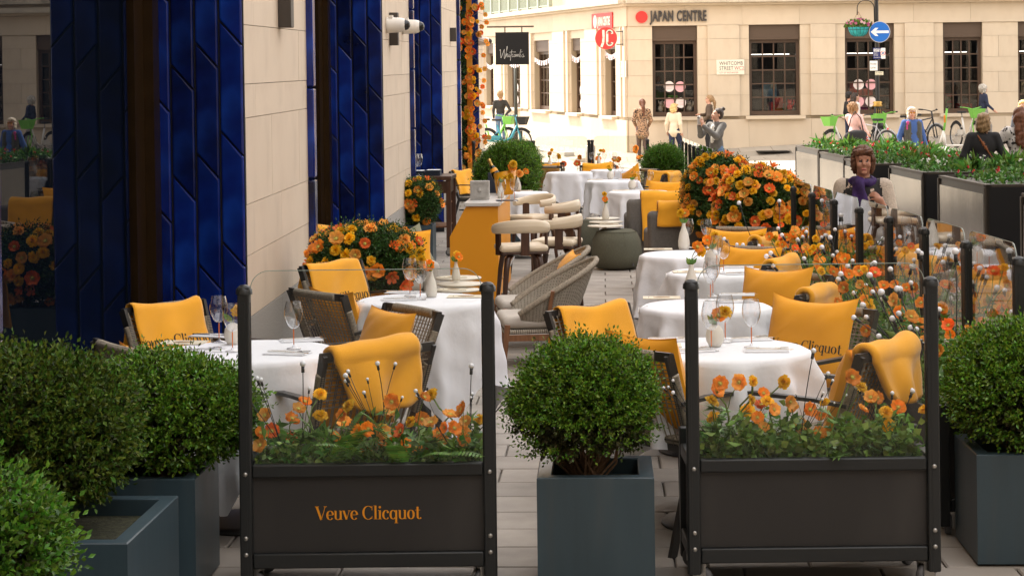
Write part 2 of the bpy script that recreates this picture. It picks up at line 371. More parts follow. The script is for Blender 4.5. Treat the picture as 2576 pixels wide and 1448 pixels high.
# far pavement: one rising sheet with slab joints
def slab_mat():
    m = M('pale paving slabs', (.36, .315, .255), .85, var=.12, vscale=.8, bump=.1, bscale=40); n = m.node_tree; N = n.nodes; L = n.links; b = N['Principled BSDF']
    tcn = N.new('ShaderNodeTexCoord'); br = N.new('ShaderNodeTexBrick'); br.inputs['Scale'].default_value = 1; br.inputs['Brick Width'].default_value = .9; br.inputs['Row Height'].default_value = .6
    br.inputs['Mortar Size'].default_value = .012; L.new(tcn.outputs['Object'], br.inputs['Vector'])
    br.inputs['Color1'].default_value = (1, 1, 1, 1); br.inputs['Color2'].default_value = (.86, .86, .86, 1); br.inputs['Mortar'].default_value = (.55, .52, .48, 1)
    x = N.new('ShaderNodeMix'); x.data_type = 'RGBA'; x.blend_type = 'MULTIPLY'; x.inputs[0].default_value = 1
    L.new(b.inputs['Base Color'].links[0].from_socket, x.inputs[6]); L.new(br.outputs['Color'], x.inputs[7]); L.new(x.outputs[2], b.inputs['Base Color']); return m
m_slab = slab_mat()
xs = [-60 + 2*i for i in range(61)]; ys = [31.2 + 1.2*j for j in range(70)]
pv = MB(); pv.v = [(x, y, GZ(x, y)) for y in ys for x in xs]; nx_ = len(xs)
for j in range(len(ys)-1):
    for i in range(nx_-1): pv.f.append((j*nx_+i, j*nx_+i+1, (j+1)*nx_+i+1, (j+1)*nx_+i)); pv.mi.append(0); pv.sm.append(True)
tag(pv.obj('pavement', m_slab), kind='structure')
sd = MB(); sd.add([(2.75, -6, -.012), (60, -6, -.012), (60, 31.2, -.012), (2.75, 31.2, -.012)], [(0, 1, 2, 3)])
tag(sd.obj('street', m_slab), kind='structure')
# kerb stones crossing the lit pavement
kb = thing('kerb', None, None); tag(kb, kind='structure')
kst = MB(); kst.rbox((0, 0, 0), (.9, .3, .2), .012, 2); kme = kst.mesh('kerb_stone', M('kerb granite', (.42, .385, .33), .8, var=.15, rnd=.08))
ka, kb_ = Vector((-.4, 58.5)), Vector((4.6, 43.2)); kd = (kb_-ka).normalized(); nk = int((kb_-ka).length/.91)
for i in range(nk):
    p = ka + kd*(i+.5)*.91; o = mesh_obj('kerb_stone', kme, None, kb, (p.x, p.y, GZ(p.x, p.y) - .055)); o.rotation_euler = (0, 0, atan2(kd.y, kd.x))
# terrace pavers, running bond, each paver a piece
ter = thing('terrace_paving', None, None, (0, 0, 0), -ANG); tag(ter, kind='structure')
tb = MB(); tb.add([(-9, -6, -.02), (2.9, -6, -.02), (4.3, 31.1, -.02), (-9, 31.1, -.02)], [(0, 1, 2, 3)]); o = tb.obj('joint_bed', m_joint, ter)
pm = MB(); PW, PD = .52, .325
def paver_geo(mb, cx, cy, w, d, z=0.0):
    g = .004; b = .006; hx, hy = w/2-g, d/2-g
    vs = [(cx-hx, cy-hy, -.03), (cx+hx, cy-hy, -.03), (cx+hx, cy+hy, -.03), (cx-hx, cy+hy, -.03), (cx-hx, cy-hy, z-b), (cx+hx, cy-hy, z-b), (cx+hx, cy+hy, z-b), (cx-hx, cy+hy, z-b),
          (cx-hx+b, cy-hy+b, z), (cx+hx-b, cy-hy+b, z), (cx+hx-b, cy+hy-b, z), (cx-hx+b, cy+hy-b, z)]
    mb.add(vs, [(8, 9, 10, 11)] + [(4+i, 4+(i+1) % 4, 8+(i+1) % 4, 8+i) for i in range(4)] + [(i, (i+1) % 4, 4+(i+1) % 4, 4+i) for i in range(4)])
paver_geo(pm, 0, 0, PW, PD); pme = pm.mesh('paver', m_paver); far = MB(); cand = []
for j in range(-8, 94):
    for i in range(-12, 9):
        x = i*PW + (PW/2 if j % 2 else 0); y = 1.0 + j*PD
        if x < -2.95 or x > 2.7 + .05*y: continue
        if y > 30.7: continue
        cand.append((x, y))
def seen_key(p):
    x, y = p
    wx = x*cos(ANG) + y*sin(ANG)
    inview = y > 5.2 and -1.6 < wx < 1.3 + .05*y and x > -2.2
    aisle = abs(wx - .15) < .75 or y > 14
    return (0 if inview and aisle else 1 if inview else 2, y)
cand.sort(key=seen_key)
for k, (x, y) in enumerate(cand):
    z = rng.uniform(-.0012, .0012)
    if k < 298: mesh_obj('paver', pme, None, ter, (x, y, z)).rotation_euler = (rng.uniform(-.002, .002), 0, 0)
    else: paver_geo(far, x, y, PW, PD, z)
tag(far.obj('paver', m_paver_far, ter), kind='stuff')

# ------------------------------------------------------------------ hotel on the left: limestone piers, cobalt tiled reveals, dark glass
hotel = thing('hotel_building', 'tall hotel of pale limestone piers with cobalt blue tiled window reveals', 'building')
hotel.rotation_euler = (TILT, 0, -ANG)
SW, RD = -2.2, .58
PIERS = [(2.4, 6.56), (11.56, 14.0), (18.9, 21.5), (25.9, 28.55), (33.6, 35.07)]
ZC = [.27, .654, .97, 1.505, 1.714, 2.08, 2.6, 2.95, 3.5, 4.0]
ucube = MB(); ucube.box((0, 0, 0), (1, 1, 1)); ume_stone = ucube.mesh('stone_block', m_stone); ume_plinth = ucube.mesh('plinth_block', m_granite)
def block(name, me, parent, c, d):
    o = mesh_obj(name, me, None, parent, c); o.scale = d; return o
up = MB(); up.box((-11.2, 11.5, 14.0), (18.0, 47.14, 20.0)); up.box((-11.6, 11.5, 1.5), (16.2, 47.1, 5.0)); up.obj('upper_storeys', m_stone, hotel)
for pi_, (t0, t1) in enumerate(PIERS):
    mb = MB(); mb.box(((SW-.035-3.5)/2, (t0+t1)/2, 1.55), (3.5+SW-.035+0, t1-t0-.002, 4.9)); 
    mb.v = [(x, y, z) for x, y, z in mb.v]; mb.obj('pier_core', m_mortar, hotel)
    for ci in range(len(ZC)-1):
        z0, z1 = ZC[ci], ZC[ci+1]; tall = (z1-z0) > .45; cuts = [t0]; r2 = random.Random(31*pi_ + ci); t = t0 + (.35 if ci % 2 else .9)*r2.uniform(.8, 1.2)
        while t < t1-.25: cuts.append(t); t += r2.uniform(.9, 1.25)
        cuts.append(t1)
        for a, b in zip(cuts, cuts[1:]): block('stone_block', ume_stone, hotel, (SW-.018 + r2.uniform(-.001, .001), (a+b)/2, (z0+z1)/2), (.036, b-a-.003, z1-z0-.004))
    nb = 2 if t1-t0 > 2 else 1
    for k in range(nb): block('plinth_block', ume_plinth, hotel, (SW-.012, t0+(k+.5)*(t1-t0)/nb, -.62), (.03, (t1-t0)/nb-.004, 1.774))
# tile: a skewed plaque with a rounded-over face
TWd, TP, TDROP, TST = .151, .68, .163, .135
def tile_mesh():
    mb = MB(); g = .006; e = .009; w = TWd-2*g; h = TP-2*g*1.3; dr = TDROP*w/TWd
    def ring(ins, y): return [(-w/2+ins, y, -h/2+dr/2+ins*1.6-ins*dr/w), (w/2-ins, y, -h/2-dr/2+ins*.4+ins*dr/w*0+ins*.9), (w/2-ins, y, h/2-dr/2-ins*1.6+ins*dr/w), (-w/2+ins, y, h/2+dr/2-ins*.4-ins*.9)]
    vs = ring(0, 0) + ring(0, -.010) + ring(e*.4, -.017) + ring(e*1.3, -.020); fs = []
    for k in range(3):
        for i in range(4): fs.append((k*4+i, k*4+(i+1) % 4, (k+1)*4+(i+1) % 4, (k+1)*4+i))
    fs.append((12, 13, 14, 15)); mb.add(vs, fs); return mb.mesh('tile', m_tile)
tme = tile_mesh(); em = MB(); em.rbox((0, 0, 0), (.06, .12, TP-.016), .012, 2); eme = em.mesh('edge_tile', m_tile)
for pi_, (t0, t1) in enumerate(PIERS):
    if pi_ > 0:
        bk = MB(); bk.box((SW-RD/2, t0-.004, 1.55), (RD, .03, 4.9)); bk.obj('tile_backing', m_grout, hotel)
        for c in range(4):
            x = SW - TWd*(c+.5)
            for r in range(8):
                z = -.55 + .2*pi_ + r*TP - c*TST
                if z-.4 > 4.0 or (z < -.3): continue
                o = mesh_obj('tile', tme, None, hotel, (x, t0-.020, z)); o.rotation_euler = (rng.uniform(-.012, .012), 0, rng.uniform(-.02, .02))
    if pi_ < 4:
        for r in range(7): mesh_obj('edge_tile', eme, None, hotel, (SW+.022, t1+.055, -.15 + .11*pi_ + r*TP))
# bays: glass, bronze frame, mullion
for bi in range(len(PIERS)-1):
    a, b = PIERS[bi][1], PIERS[bi+1][0]
    w = thing('bay_window', None, None); w.parent = hotel
    mb = MB(); mb.box((SW-RD-.03, (a+b-.5)/2, 1.55), (.02, b-a-.52, 4.9)); mb.obj('pane', m_darkglass, w)
    mb = MB(); mb.box((SW-RD-.03, b-.30, 1.55), (.06, .22, 4.9)); mb.obj('inner_frame', m_bronze, w); mb = MB(); mb.box((SW-RD-.01, b-.115, 1.55), (.14, .15, 4.9)); mb.obj('frame', m_bronze, w); mb = MB(); mb.box((SW-RD-.03, a+1.9, 1.55), (.05, .05, 4.9)); mb.obj('mullion', m_bronze, w)
# wall lights and ceiling-dome cameras fixed to the piers (things of their own)
def on_wall(t, z, out=0.0): return hotel.matrix_basis @ Vector((SW+out, t, z))
HM = Matrix.Rotation(-ANG, 4, 'Z') @ Matrix.Rotation(TILT, 4, 'X')
def wall_at(px, py):   # point of the hotel wall seen at a photo position
    d0 = W(px, py, 1.0) - Vector((0, 0, CAMH)); inv = HM.inverted(); o = inv @ Vector((0, 0, CAMH)); d = inv.to_3x3() @ d0
    k = (SW - o.x)/d.x; return o + d*k
for (px, py, hgt, lab) in ((702, 12, .32, 'brown box wall light on the nearest pale stone pier'), (980, 74, .34, 'brown box wall light behind the paired white cameras'), (1132, 88, .2, 'small brown box wall light on the third stone pier from camera')):
    p = wall_at(px, py); mb = MB(); mb.rbox((.045, 0, 0), (.09, .12, hgt), .006, 1)
    o = mb.obj('wall_light', m_lamp_box, None, HM @ Vector((SW+.001, p.y, p.z))); o.rotation_euler = (TILT, 0, -ANG); tag(o, lab, 'wall light', 'box lights on the hotel piers')
m_camw = M('white camera housing', (.78, .74, .68), .35); m_dome = M('black dome', (.01, .01, .012), .05)
def cctv(px, py, lab, sc=1.0, out=.1):
    p = wall_at(px, py); t = thing('security_camera', lab, 'security camera', HM @ Vector((SW+.0, p.y, p.z)), -ANG, 'white security cameras on the hotel wall', scale=sc)
    mb = MB(); mb.lathe([(.0, 0), (.085, 0), (.085, .02), (.078, .16), (.07, .19), (.06, .2)], 18); mb.xf(Matrix.Rotation(pi/2, 4, 'Y')); mb.obj('housing', m_camw, t)
    mb = MB(); mb.sphere((.2, 0, 0), .058, 14, 10); mb.obj('dome', m_dome, t)
    mb = MB(); mb.box((.05, 0, .09), (.04, .1, .03)); mb.obj('bracket', m_camw, t)
cctv(972, 64, 'white dome security camera, left one of the pair on second pier', .95); cctv(1012, 68, 'white dome security camera, right one of the pair on second pier', .95); cctv(1203, 105, 'lone white security camera on last stone pier beside flowers', .95)

# the street goes on behind and to the right of the viewpoint: plain stone blocks of buildings that close the sky low down
m_back = M('stone facade across the street', (.30, .26, .21), .85, var=.15, vscale=.4)
def far_block(c, d, lab, rz=0):
    t = thing('street_building', lab, 'building', (c[0], c[1], 0), rz, 'buildings out of frame round the street'); mb = MB(); mb.box((0, 0, d[2]/2 - .05), d); mb.obj('wall', m_back, t)
    w = MB(); 
    for k in range(int(d[2]//3.6)):
        for j in range(int(d[0]//2.6)): w.box((-d[0]/2 + 1.3 + j*2.6, -d[1]/2 - .0, 1.9 + k*3.6), (1.3, .06, 2.2))
    tag(w.obj('windows', m_darkglass, t), kind='stuff')
far_block((4, -26, 0), (60, 12, 19), 'stone building across the street behind the viewpoint', pi)
far_block((30, 4, 0), (46, 14, 19), 'stone building along the right side out of frame', -pi/2)

# ------------------------------------------------------------------ corner shop building opposite
jc = thing('corner_building', 'cream stone corner building with brown shop windows across the pavement', 'building', (3.27, 53.0, 0)); jc.rotation_euler = (TILT, 0, 0)
JZ = [1.25, 1.84, 2.41, 2.83, 3.42, 3.8]
ume_jc = ucube.mesh('stone_block', m_jc); ume_trim = ucube.mesh('ledge_block', m_jctrim)
LU = Vector((-.2366, .9716, 0)).normalized(); LN = Vector((-LU.y, LU.x, 0))
class Face:
    def __init__(s, U, N): s.U, s.N = U, N; s.rz = atan2(U.y, U.x)
    def p(s, u, n, z): q = s.U*u + s.N*n; return (q.x, q.y, z)
    def blk(s, name, me, u0, u1, n0, n1, z0, z1, g=.006):
        o = block(name, me, jc, s.p((u0+u1)/2, (n0+n1)/2, (z0+z1)/2), (u1-u0-g, abs(n1-n0), z1-z0-g)); o.rotation_euler = (0, 0, s.rz); return o
    def mb_box(s, mb, u0, u1, n0, n1, z0, z1): mb.box(s.p((u0+u1)/2, (n0+n1)/2, (z0+z1)/2), (u1-u0, abs(n1-n0), z1-z0), rz=s.rz)
FR = Face(Vector((1, 0, 0)), Vector((0, -1, 0))); FL = Face(LU, LN)
m_lampstrip = M('lit shop lamp', (1, .96, .88), .5, emit=2.2)
def shop_window(f, u0, u1, z0, z1, cols, rows, shut=.4, seed=0):
    w = thing('shop_window', None, None); w.parent = jc; D = -.24; fr = .09
    mb = MB()
    for a, b, c, d in ((u0, u0+fr, z0, z1-shut), (u1-fr, u1, z0, z1-shut), (u0+fr, u1-fr, z0, z0+.13), (u0+fr, u1-fr, z1-shut-.09, z1-shut)): f.mb_box(mb, a, b, D-.05, D+.05, c, d)
    mb.obj('frame', m_brown, w)
    mb = MB(); f.mb_box(mb, u0+.01, u1-.01, D-.06, D+.16, z1-shut+.002, z1-.004)
    for k in range(9): f.mb_box(mb, u0+.02, u1-.02, D+.16, D+.168, z1-shut+.02+k*.042, z1-shut+.042+k*.042)
    mb.obj('shutter_box', m_shutter, w)
    a, b, c, d = u0+fr, u1-fr, z0+.13, z1-shut-.09; cw, rh = (b-a)/cols, (d-c)/rows
    mb = MB()
    for k in range(1, cols): f.mb_box(mb, a+k*cw-.018, a+k*cw+.018, D-.03, D+.03, c, d)
    for k in range(1, rows): f.mb_box(mb, a, b, D-.028, D+.028, c+k*rh-.018, c+k*rh+.018)
    mb.obj('glazing_bars', m_brown, w)
    for i in range(cols):
        for j in range(rows):
            mb = MB(); f.mb_box(mb, a+i*cw+.018, a+(i+1)*cw-.018, D-.004, D+.004, c+j*rh+.018, c+(j+1)*rh-.018); ob = mb.obj('pane', m_pane, w)
    # the shop behind: a dim room with lamps and shelves of goods
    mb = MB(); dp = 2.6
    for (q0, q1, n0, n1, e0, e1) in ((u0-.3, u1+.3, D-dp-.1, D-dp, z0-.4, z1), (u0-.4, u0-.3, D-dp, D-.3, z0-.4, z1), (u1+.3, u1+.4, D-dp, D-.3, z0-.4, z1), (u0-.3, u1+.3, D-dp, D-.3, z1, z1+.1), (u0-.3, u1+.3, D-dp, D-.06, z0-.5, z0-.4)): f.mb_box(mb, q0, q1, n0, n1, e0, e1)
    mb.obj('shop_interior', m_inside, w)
    if rows >= 5:
        mb = MB(); 
        for k in range(2): f.mb_box(mb, u0+.2, u1-.1, D-1.2-k*.5, D-1.15-k*.5, z1-shut-.42-k*.06, z1-shut-.40-k*.06)
        mb.obj('lamp_strip', m_lampstrip, w)
    r2 = random.Random(seed); cols_ = [(.10, .35, .06), (.6, .06, .03), (.7, .30, .03), (.5, .12, .3), (.5, .5, .45), (.08, .2, .3), (.45, .36, .2)]
    for k in range(5):
        cc = r2.choice(cols_); mb = MB(); uu = r2.uniform(u0+.1, u1-.3); hh = r2.uniform(.15, .5); zz = z0 + r2.choice((.0, .12, .5))
        f.mb_box(mb, uu, uu+r2.uniform(.15, .4), D-1.3, D-.7, zz, zz+hh); mb.obj('display_box', M('goods %d' % cols_.index(cc), cc, .6, var=.4, vscale=9), w)
    return w, (a, b, c, d, cw, rh, D)
WR = [(.68, 1.94), (3.39, 4.82), (6.08, 7.46), (8.83, 9.93), (10.93, 12.3)]
WL = [(1.23, 2.33), (4.93, 6.04), (8.69, 10.67), (12.6, 14.5), (16.65, 17.9), (20.5, 22)]
wins = []
for k, (a, b) in enumerate(WR): wins.append(shop_window(FR, a, b, 1.25, 3.8, 4, 5, .42, seed=k+1))
for k, (a, b) in enumerate(WL): wins.append(shop_window(FL, a, b, 1.25, 3.55, 3 if b-a < 1.5 else 4, 4, .38, seed=20+k))
def facade(f, ws, U1, ztop, zb0, left):
    edges = []; last = 0.0
    for a, b in ws: edges.append((last, a)); last = b
    edges.append((last, U1)); cr = MB()
    for (a, b) in edges:
        f.mb_box(cr, a, b, -.5, -.03, zb0, ztop)
        for ci in range(len(JZ)-1):
            z0, z1 = JZ[ci], min(JZ[ci+1], ztop); r2 = random.Random(int(a*100)+ci*7)
            cuts = [a]; t = a + (.45 if ci % 2 else .8)
            while t < b-.25: cuts.append(t); t += r2.uniform(.75, 1.05)
            cuts.append(b)
            for p, q in zip(cuts, cuts[1:]): f.blk('stone_block', ume_jc, p, q, -.03, r2.uniform(-.002, .002), z0, z1)
        if b-a > 1.2:   # shallow pilaster on wide piers
            for (p, q) in (((a+.28, b-.28),) if not left else ((a+.55, b-.75), (a+.08, a+.3))):
                for ci in range(len(JZ)-1): f.blk('pilaster_block', ume_jc, p, q, .0, .085, JZ[ci], JZ[ci+1])
    # plinth course under everything, sills under windows
    t = 0.0; k = 0; r2 = random.Random(5 + left)
    f.mb_box(cr, 0, U1, -.5, .02, zb0-.6, 1.14)
    while t < U1: q = min(U1, t + r2.uniform(1.2, 1.9)); f.blk('plinth_block', ume_jc, t, q, .02, .07, zb0-.5, 1.16, .005); t = q
    cr.obj('wall_core', m_jcj, jc)
    for (a, b) in ws: f.blk('window_sill', ume_jc, a-.12, b+.12, -.2, .17, 1.16, 1.25, 0)
    t = 0.0
    while t < U1: q = min(U1, t + 1.6); f.blk('frieze_block', ume_jc, t, q, -.4, .03 if not left else .045, ztop, 4.36, .004); t = q
    t = -.06
    while t < U1:
        q = min(U1, t + 1.4); f.blk('ledge_block', ume_jc, t, q, -.4, .17, 4.36, 4.43, .003); f.blk('ledge_block', ume_trim, t, q, -.4, .3, 4.43, 4.58, .004); t = q
facade(FR, WR, 14.5, 3.8, .2, 0); facade(FL, WL, 26, 3.8, .0, 1)
for (a, b) in WL: FL.blk('lintel_block', ume_jc, a, b, -.4, -.02, 3.55, 3.8, 0)
# corner quoin pier and the storeys above
mb = MB(); FR.mb_box(mb, .0, 14.5, -9, -.3, 4.58, 17); FL.mb_box(mb, .3, 26, -9, -.35, 4.58, 17); FR.mb_box(mb, -.3, 14.5, -9, -3.4, -.2, 4.5)
mb.obj('upper_storeys', m_jc, jc)
mb = MB(); FR.mb_box(mb, .3, 14.4, -.29, -.1, 4.7, 5.2); mb.obj('parapet', m_jctrim, jc)
# balustrade above the left ledge
rl = thing('balcony_railing', None, None); rl.parent = jc
mb = MB(); FL.mb_box(mb, 8.3, 25, -.02, .06, 4.64, 4.68); FL.mb_box(mb, 8.3, 25, -.02, .06, 5.3, 5.36); mb.obj('rail', m_rail, rl)
bal = MB(); bal.box((0, 0, 0), (.035, .035, .64)); bme = bal.mesh('baluster', m_rail); pst = MB(); pst.box((0, 0, 0), (.2, .12, .8)); pme2 = pst.mesh('post', m_rail)
k = 0; u = 8.35
while u < 25:
    if k % 11 == 0: o = mesh_obj('post', pme2, None, rl, FL.p(u+.07, .02, 4.98)); u += .22
    else: o = mesh_obj('baluster', bme, None, rl, FL.p(u, .02, 5.0)); u += .115
    o.rotation_euler = (0, 0, FL.rz); k += 1

# ------------------------------------------------------------------ signs on the corner building
def jp(f, u, n, z): return jc.matrix_basis @ Vector(f.p(u, n, z))
JM = Matrix.Rotation(TILT, 4, 'X'); 
def jw(v): return Vector((3.27, 53.0, 0)) + JM @ Vector(v)
def sign_on(f, u, n, z, name, label, cat, group=None, flip=False):
    t = thing(name, label, cat, (0, 0, 0), 0, group); place_sign(t, f, u, n, z, flip); return t
def place_sign(t, f, u, n, z, flip=False):
    mm = Matrix.Translation((3.27, 53.0, 0)) @ JM @ Matrix.Translation(f.p(u, n, z)) @ Matrix.Rotation(f.rz + (pi if flip else 0), 4, 'Z')
    t.location = mm.to_translation(); t.rotation_euler = mm.to_euler()
t = sign_on(FR, 0, .032, 0, 'shop_name_sign', 'dark raised capitals JAPAN CENTRE with red disc on cream frieze', 'sign')
me = font_mesh('JAPAN CENTRE', size=.41, sx=.50, depth=.03, bold=.012, space=1.12); me.materials.clear(); me.materials.append(M('dark letters', (.045, .04, .04), .5))
wd_ = max(v.co.x for v in me.vertices); sc_ = 1.57/wd_
for v in me.vertices: v.co.x *= sc_
o = mesh_obj('lettering', me, None, t, (.63, -.035, 3.93)); o.rotation_euler = (pi/2, 0, 0)
mb = MB(); mb.prism([(.385+.168*cos(a), 4.05+.168*sin(a)) for a in np.linspace(0, 2*pi, 33)[:-1]], 'y', -.05, -.002); mb.obj('disc', m_red, t)
s = sign_on(FR, 2.85, .087, 2.62, 'street_sign', 'white street name plate WHITCOMB STREET WC2 on cream wall', 'street sign', 'white street name plates on the corner building')
mb = MB(); mb.rbox((0, -.012, 0), (.78, .02, .42), .009, 2); mb.obj('plate', m_signwhite, s)
ink = M('ink black', (.02, .02, .022), .6); redink = M('ink red', (.45, .05, .05), .6)
font_obj('WHITCOMB', ink, s, (-.31, -.0235, .06), size=.145, sx=.83, bold=.0); font_obj('STREET', ink, s, (-.31, -.0235, -.075), size=.145, sx=.83)
font_obj('WC2', redink, s, (.11, -.0235, -.075), size=.145, sx=.83); font_obj('CITY OF WESTMINSTER', redink, s, (-.31, -.0235, -.175), size=.062, sx=.8)
mb = MB(); mb.box((0, -.0228, -.105), (.76, .001, .004)); mb.obj('rule_line', ink, s)
s = sign_on(FL, .42, .05, 2.6, 'street_sign', 'white street name plate PANTON STREET SW1 seen edge-on at corner', 'street sign', 'white street name plates on the corner building', True)
mb = MB(); mb.rbox((0, -.012, 0), (.8, .02, .46), .009, 2); mb.obj('plate', m_signwhite, s)
font_obj('PANTON', ink, s, (-.31, -.0235, .08), size=.15, sx=.83); font_obj('STREET', ink, s, (-.31, -.0235, -.07), size=.15, sx=.83); font_obj('SW1', redink, s, (.12, -.0235, -.07), size=.15, sx=.83); font_obj('CITY OF WESTMINSTER', redink, s, (-.31, -.0235, -.18), size=.062, sx=.8)
s = sign_on(FL, 2.3, .05, 4.0, 'wall_sign', 'red square sign with white JAPAN CENTRE lettering above round sign', 'sign', None, True)
mb = MB(); mb.box((0, -.02, 0), (2.1, .03, .46)); mb.obj('panel', m_red, s)
me = font_mesh('JAPAN CENTRE', size=.34, sx=.62, bold=.015); me.materials.clear(); me.materials.append(m_signwhite); wd_ = max(v.co.x for v in me.vertices)
for v in me.vertices: v.co.x *= 1.25/wd_
o = mesh_obj('lettering', me, None, s, (-.42, -.0365, -.12)); o.rotation_euler = (pi/2, 0, 0)
mb = MB(); mb.prism([(-.68+.19*cos(a), .0+.19*sin(a)) for a in np.linspace(0, 2*pi, 25)[:-1]], 'y', -.040, -.036); mb.obj('disc', m_signwhite, s)
# projecting round sign JC
cpos = W(1524, 97, 51.6); s = thing('round_sign', 'round red projecting sign with cream letters JC', 'sign', cpos)
mb = MB(); r_ = .30; mb.prism([(r_*cos(a), r_*sin(a)) for a in np.linspace(0, 2*pi, 41)[:-1]], 'y', -.05, .05); mb.obj('disc', m_red, s)
lj = MB()
def pen(mb, pts, w, y0, y1):
    for a, b in zip(pts, pts[1:]):
        d = Vector((b[0]-a[0], b[1]-a[1])); n = Vector((-d.y, d.x)).normalized()*w/2; e = d.normalized()*w*.08
        mb.prism([(a[0]+n.x-e.x, a[1]+n.y-e.y), (a[0]-n.x-e.x, a[1]-n.y-e.y), (b[0]-n.x+e.x, b[1]-n.y+e.y), (b[0]+n.x+e.x, b[1]+n.y+e.y)], 'y', y0, y1)
pen(lj, [(-.075, .22), (-.07, .02), (-.085, -.12), (-.13, -.235)], .062, -.056, -.0505)
arc_ = [(.095 + .068*cos(radians(a)), .13 + .075*sin(radians(a))) for a in range(-5, 186, 19)] + [(.095 + .068*cos(radians(a)), -.11 + .075*sin(radians(a))) for a in range(180, 366, 19)]
pen(lj, arc_, .062, -.0562, -.0507); lj.obj('lettering', m_signwhite, s)
mb = MB(); mb.tube([(.28, 0, .18), (.46, .0, .18)], .014); mb.tube([(.28, 0, -.17), (.46, .0, -.17)], .014); mb.tube([(.46, 0, .22), (.46, 0, -.22)], .016); mb.obj('bracket', M('dark bracket', (.05, .045, .04), .5), s)
# bunting in the left windows
m_bunt = M('white paper flag', (.75, .70, .72), .8); m_buntr = M('bunting red', (.55, .06, .08), .8)
for wi, (a, b) in enumerate(WL[:5]):
    t = thing('bunting', 'string of small white paper flags across %s tall window left of corner' % ['the first', 'the second', 'the third', 'the fourth', 'the fifth'][wi], 'bunting', jw(FL.p(0, 0, 0)), FL.rz, 'flag strings in the tall windows')
    n = 7; pts = []
    for k in range(n+1): q = k/n; pts.append((a-.05 + q*(b-a+.1), -.02, 3.12 - .12*sin(pi*q) + .08*q))
    mb = MB(); mb.tube(pts, .005, 4); mb.obj('string', m_bunt, t)
    for k in range(n):
        p = Vector(pts[k]).lerp(Vector(pts[k+1]), .5); mb = MB(); tl = rng.uniform(-.05, .05); w = (b-a)/n*.30
        mb.prism([(p.x-w, p.z), (p.x+w, p.z), (p.x+w+tl, p.z-.15), (p.x-w+tl, p.z-.15)], 'y', p.y-.004, p.y+.004); mb.obj('flag', m_bunt, t)
        mb = MB(); mb.prism([(p.x+tl*.5+.03*cos(q), p.z-.1+.03*sin(q)) for q in np.linspace(0, 2*pi, 9)[:-1]], 'y', p.y+.0045, p.y+.006); 
        if k % 2: mb.obj('flag_dot', m_buntr, t)
# round stickers and posters on the panes (plain circles only)
def stick(f, wi, fx, fz, r, mat):
    w, (a, b, c, d, cw, rh, D) = wins[wi]; u = a + fx*(b-a); z = c + fz*(d-c); mb = MB()
    vs = [f.p(u + r*cos(q), D+.007, z + r*sin(q)) for q in np.linspace(0, 2*pi, 25)[:-1]]; vb = [f.p(u + r*cos(q), D+.0055, z + r*sin(q)) for q in np.linspace(0, 2*pi, 25)[:-1]]
    n = 24; mb.add(vs + vb, [tuple(range(n)), tuple(range(2*n-1, n-1, -1))] + [(k, k+n, (k+1) % n+n, (k+1) % n) for k in range(n)]); mb.obj('sticker', mat, w)
    if mat is m_white:
        for k in range(3):
            mb = MB(); f.mb_box(mb, u-r*.5, u+r*.5, D+.0075, D+.0085, z+r*.15-k*r*.3, z+r*.22-k*r*.3); mb.obj('printed_line', m_pink, w)
for wi, spots in ((0, ((.36, .375, 0), (.65, .37, 1), (.36, .135, 1), (.66, .135, 0))), (2, ((.27, .37, 0), (.56, .37, 1), (.27, .12, 1), (.55, .12, 0)))):
    for fx, fz, kk in spots: stick(FR, wi, fx, fz, .15, m_pink if kk else m_white)
for wi in (6, 8): stick(FL, wi, .75, .33, .15, m_white); stick(FL, wi, .75, .08, .15, m_white)
def cat_fig(f, u, col, lab):
    t = thing('cat_figurine', lab, 'figurine', jw(f.p(u, -.42, 1.39)), 0, 'little cats in the shop windows', scale=1.15); mc = M('cat ' + lab[:5], col, .35)
    mb = MB(); mb.lathe([(.0, 0), (.06, 0), (.075, .06), (.06, .13), (.0, .16)], 12); mb.obj('body', mc, t)
    mb = MB(); mb.sphere((0, -.01, .19), .062, 12, 8); mb.add([(-.055, 0, .22), (-.02, 0, .24), (-.05, 0, .285)], [(0, 1, 2)]); mb.add([(.055, 0, .22), (.02, 0, .24), (.05, 0, .285)], [(0, 1, 2)]); mb.obj('head', mc, t)
    mb = MB(); mb.tube([(.06, -.02, .1), (.1, -.03, .17), (.1, -.03, .25)], .022, 7); mb.obj('paw', mc, t)
cat_fig(FR, .92, (.7, .66, .6), 'white cat figurine at left end of corner shop window'); cat_fig(FR, 1.73, (.72, .66, .62), 'white cat figurine among pink flowers at window end'); cat_fig(FR, 4.58, (.7, .03, .03), 'red cat figurine with raised paw in second shop window')
# ------------------------------------------------------------------ foliage helpers
m_box = M('boxwood leaf', (.115, .225, .020), .28, island=.75, hue=.035, trans=.28, spec=.45)
m_box3 = M('shaded boxwood leaf', (.062, .105, .012), .5, island=.8, hue=.045, trans=.25, spec=.2)  # shadow on the wide left hedge put into this darker, browner leaf colour
m_box2 = M('bright boxwood leaf', (.085, .20, .016), .4, island=.6, hue=.03, trans=.3)
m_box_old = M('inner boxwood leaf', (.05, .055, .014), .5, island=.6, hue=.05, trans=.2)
m_twig = M('boxwood twig', (.13, .075, .04), .85, var=.3)
m_ivy = M('ivy leaf', (.15, .25, .04), .45, island=.6, hue=.04, trans=.25)
m_fern = M('fern and poppy leaf', (.12, .24, .04), .5, island=.55, hue=.035, trans=.3)
m_dkleaf = M('dark fine leaf', (.040, .10, .016), .5, island=.7, hue=.03, trans=.2)
m_broad = M('broad glossy leaf', (.07, .17, .025), .4, island=.55, hue=.035, trans=.3)
m_stem = M('green stem', (.12, .17, .05), .6)
m_moss = M('moss and soil', (.035, .035, .015), .95, var=.6, vscale=40, bump=.8, bscale=80)
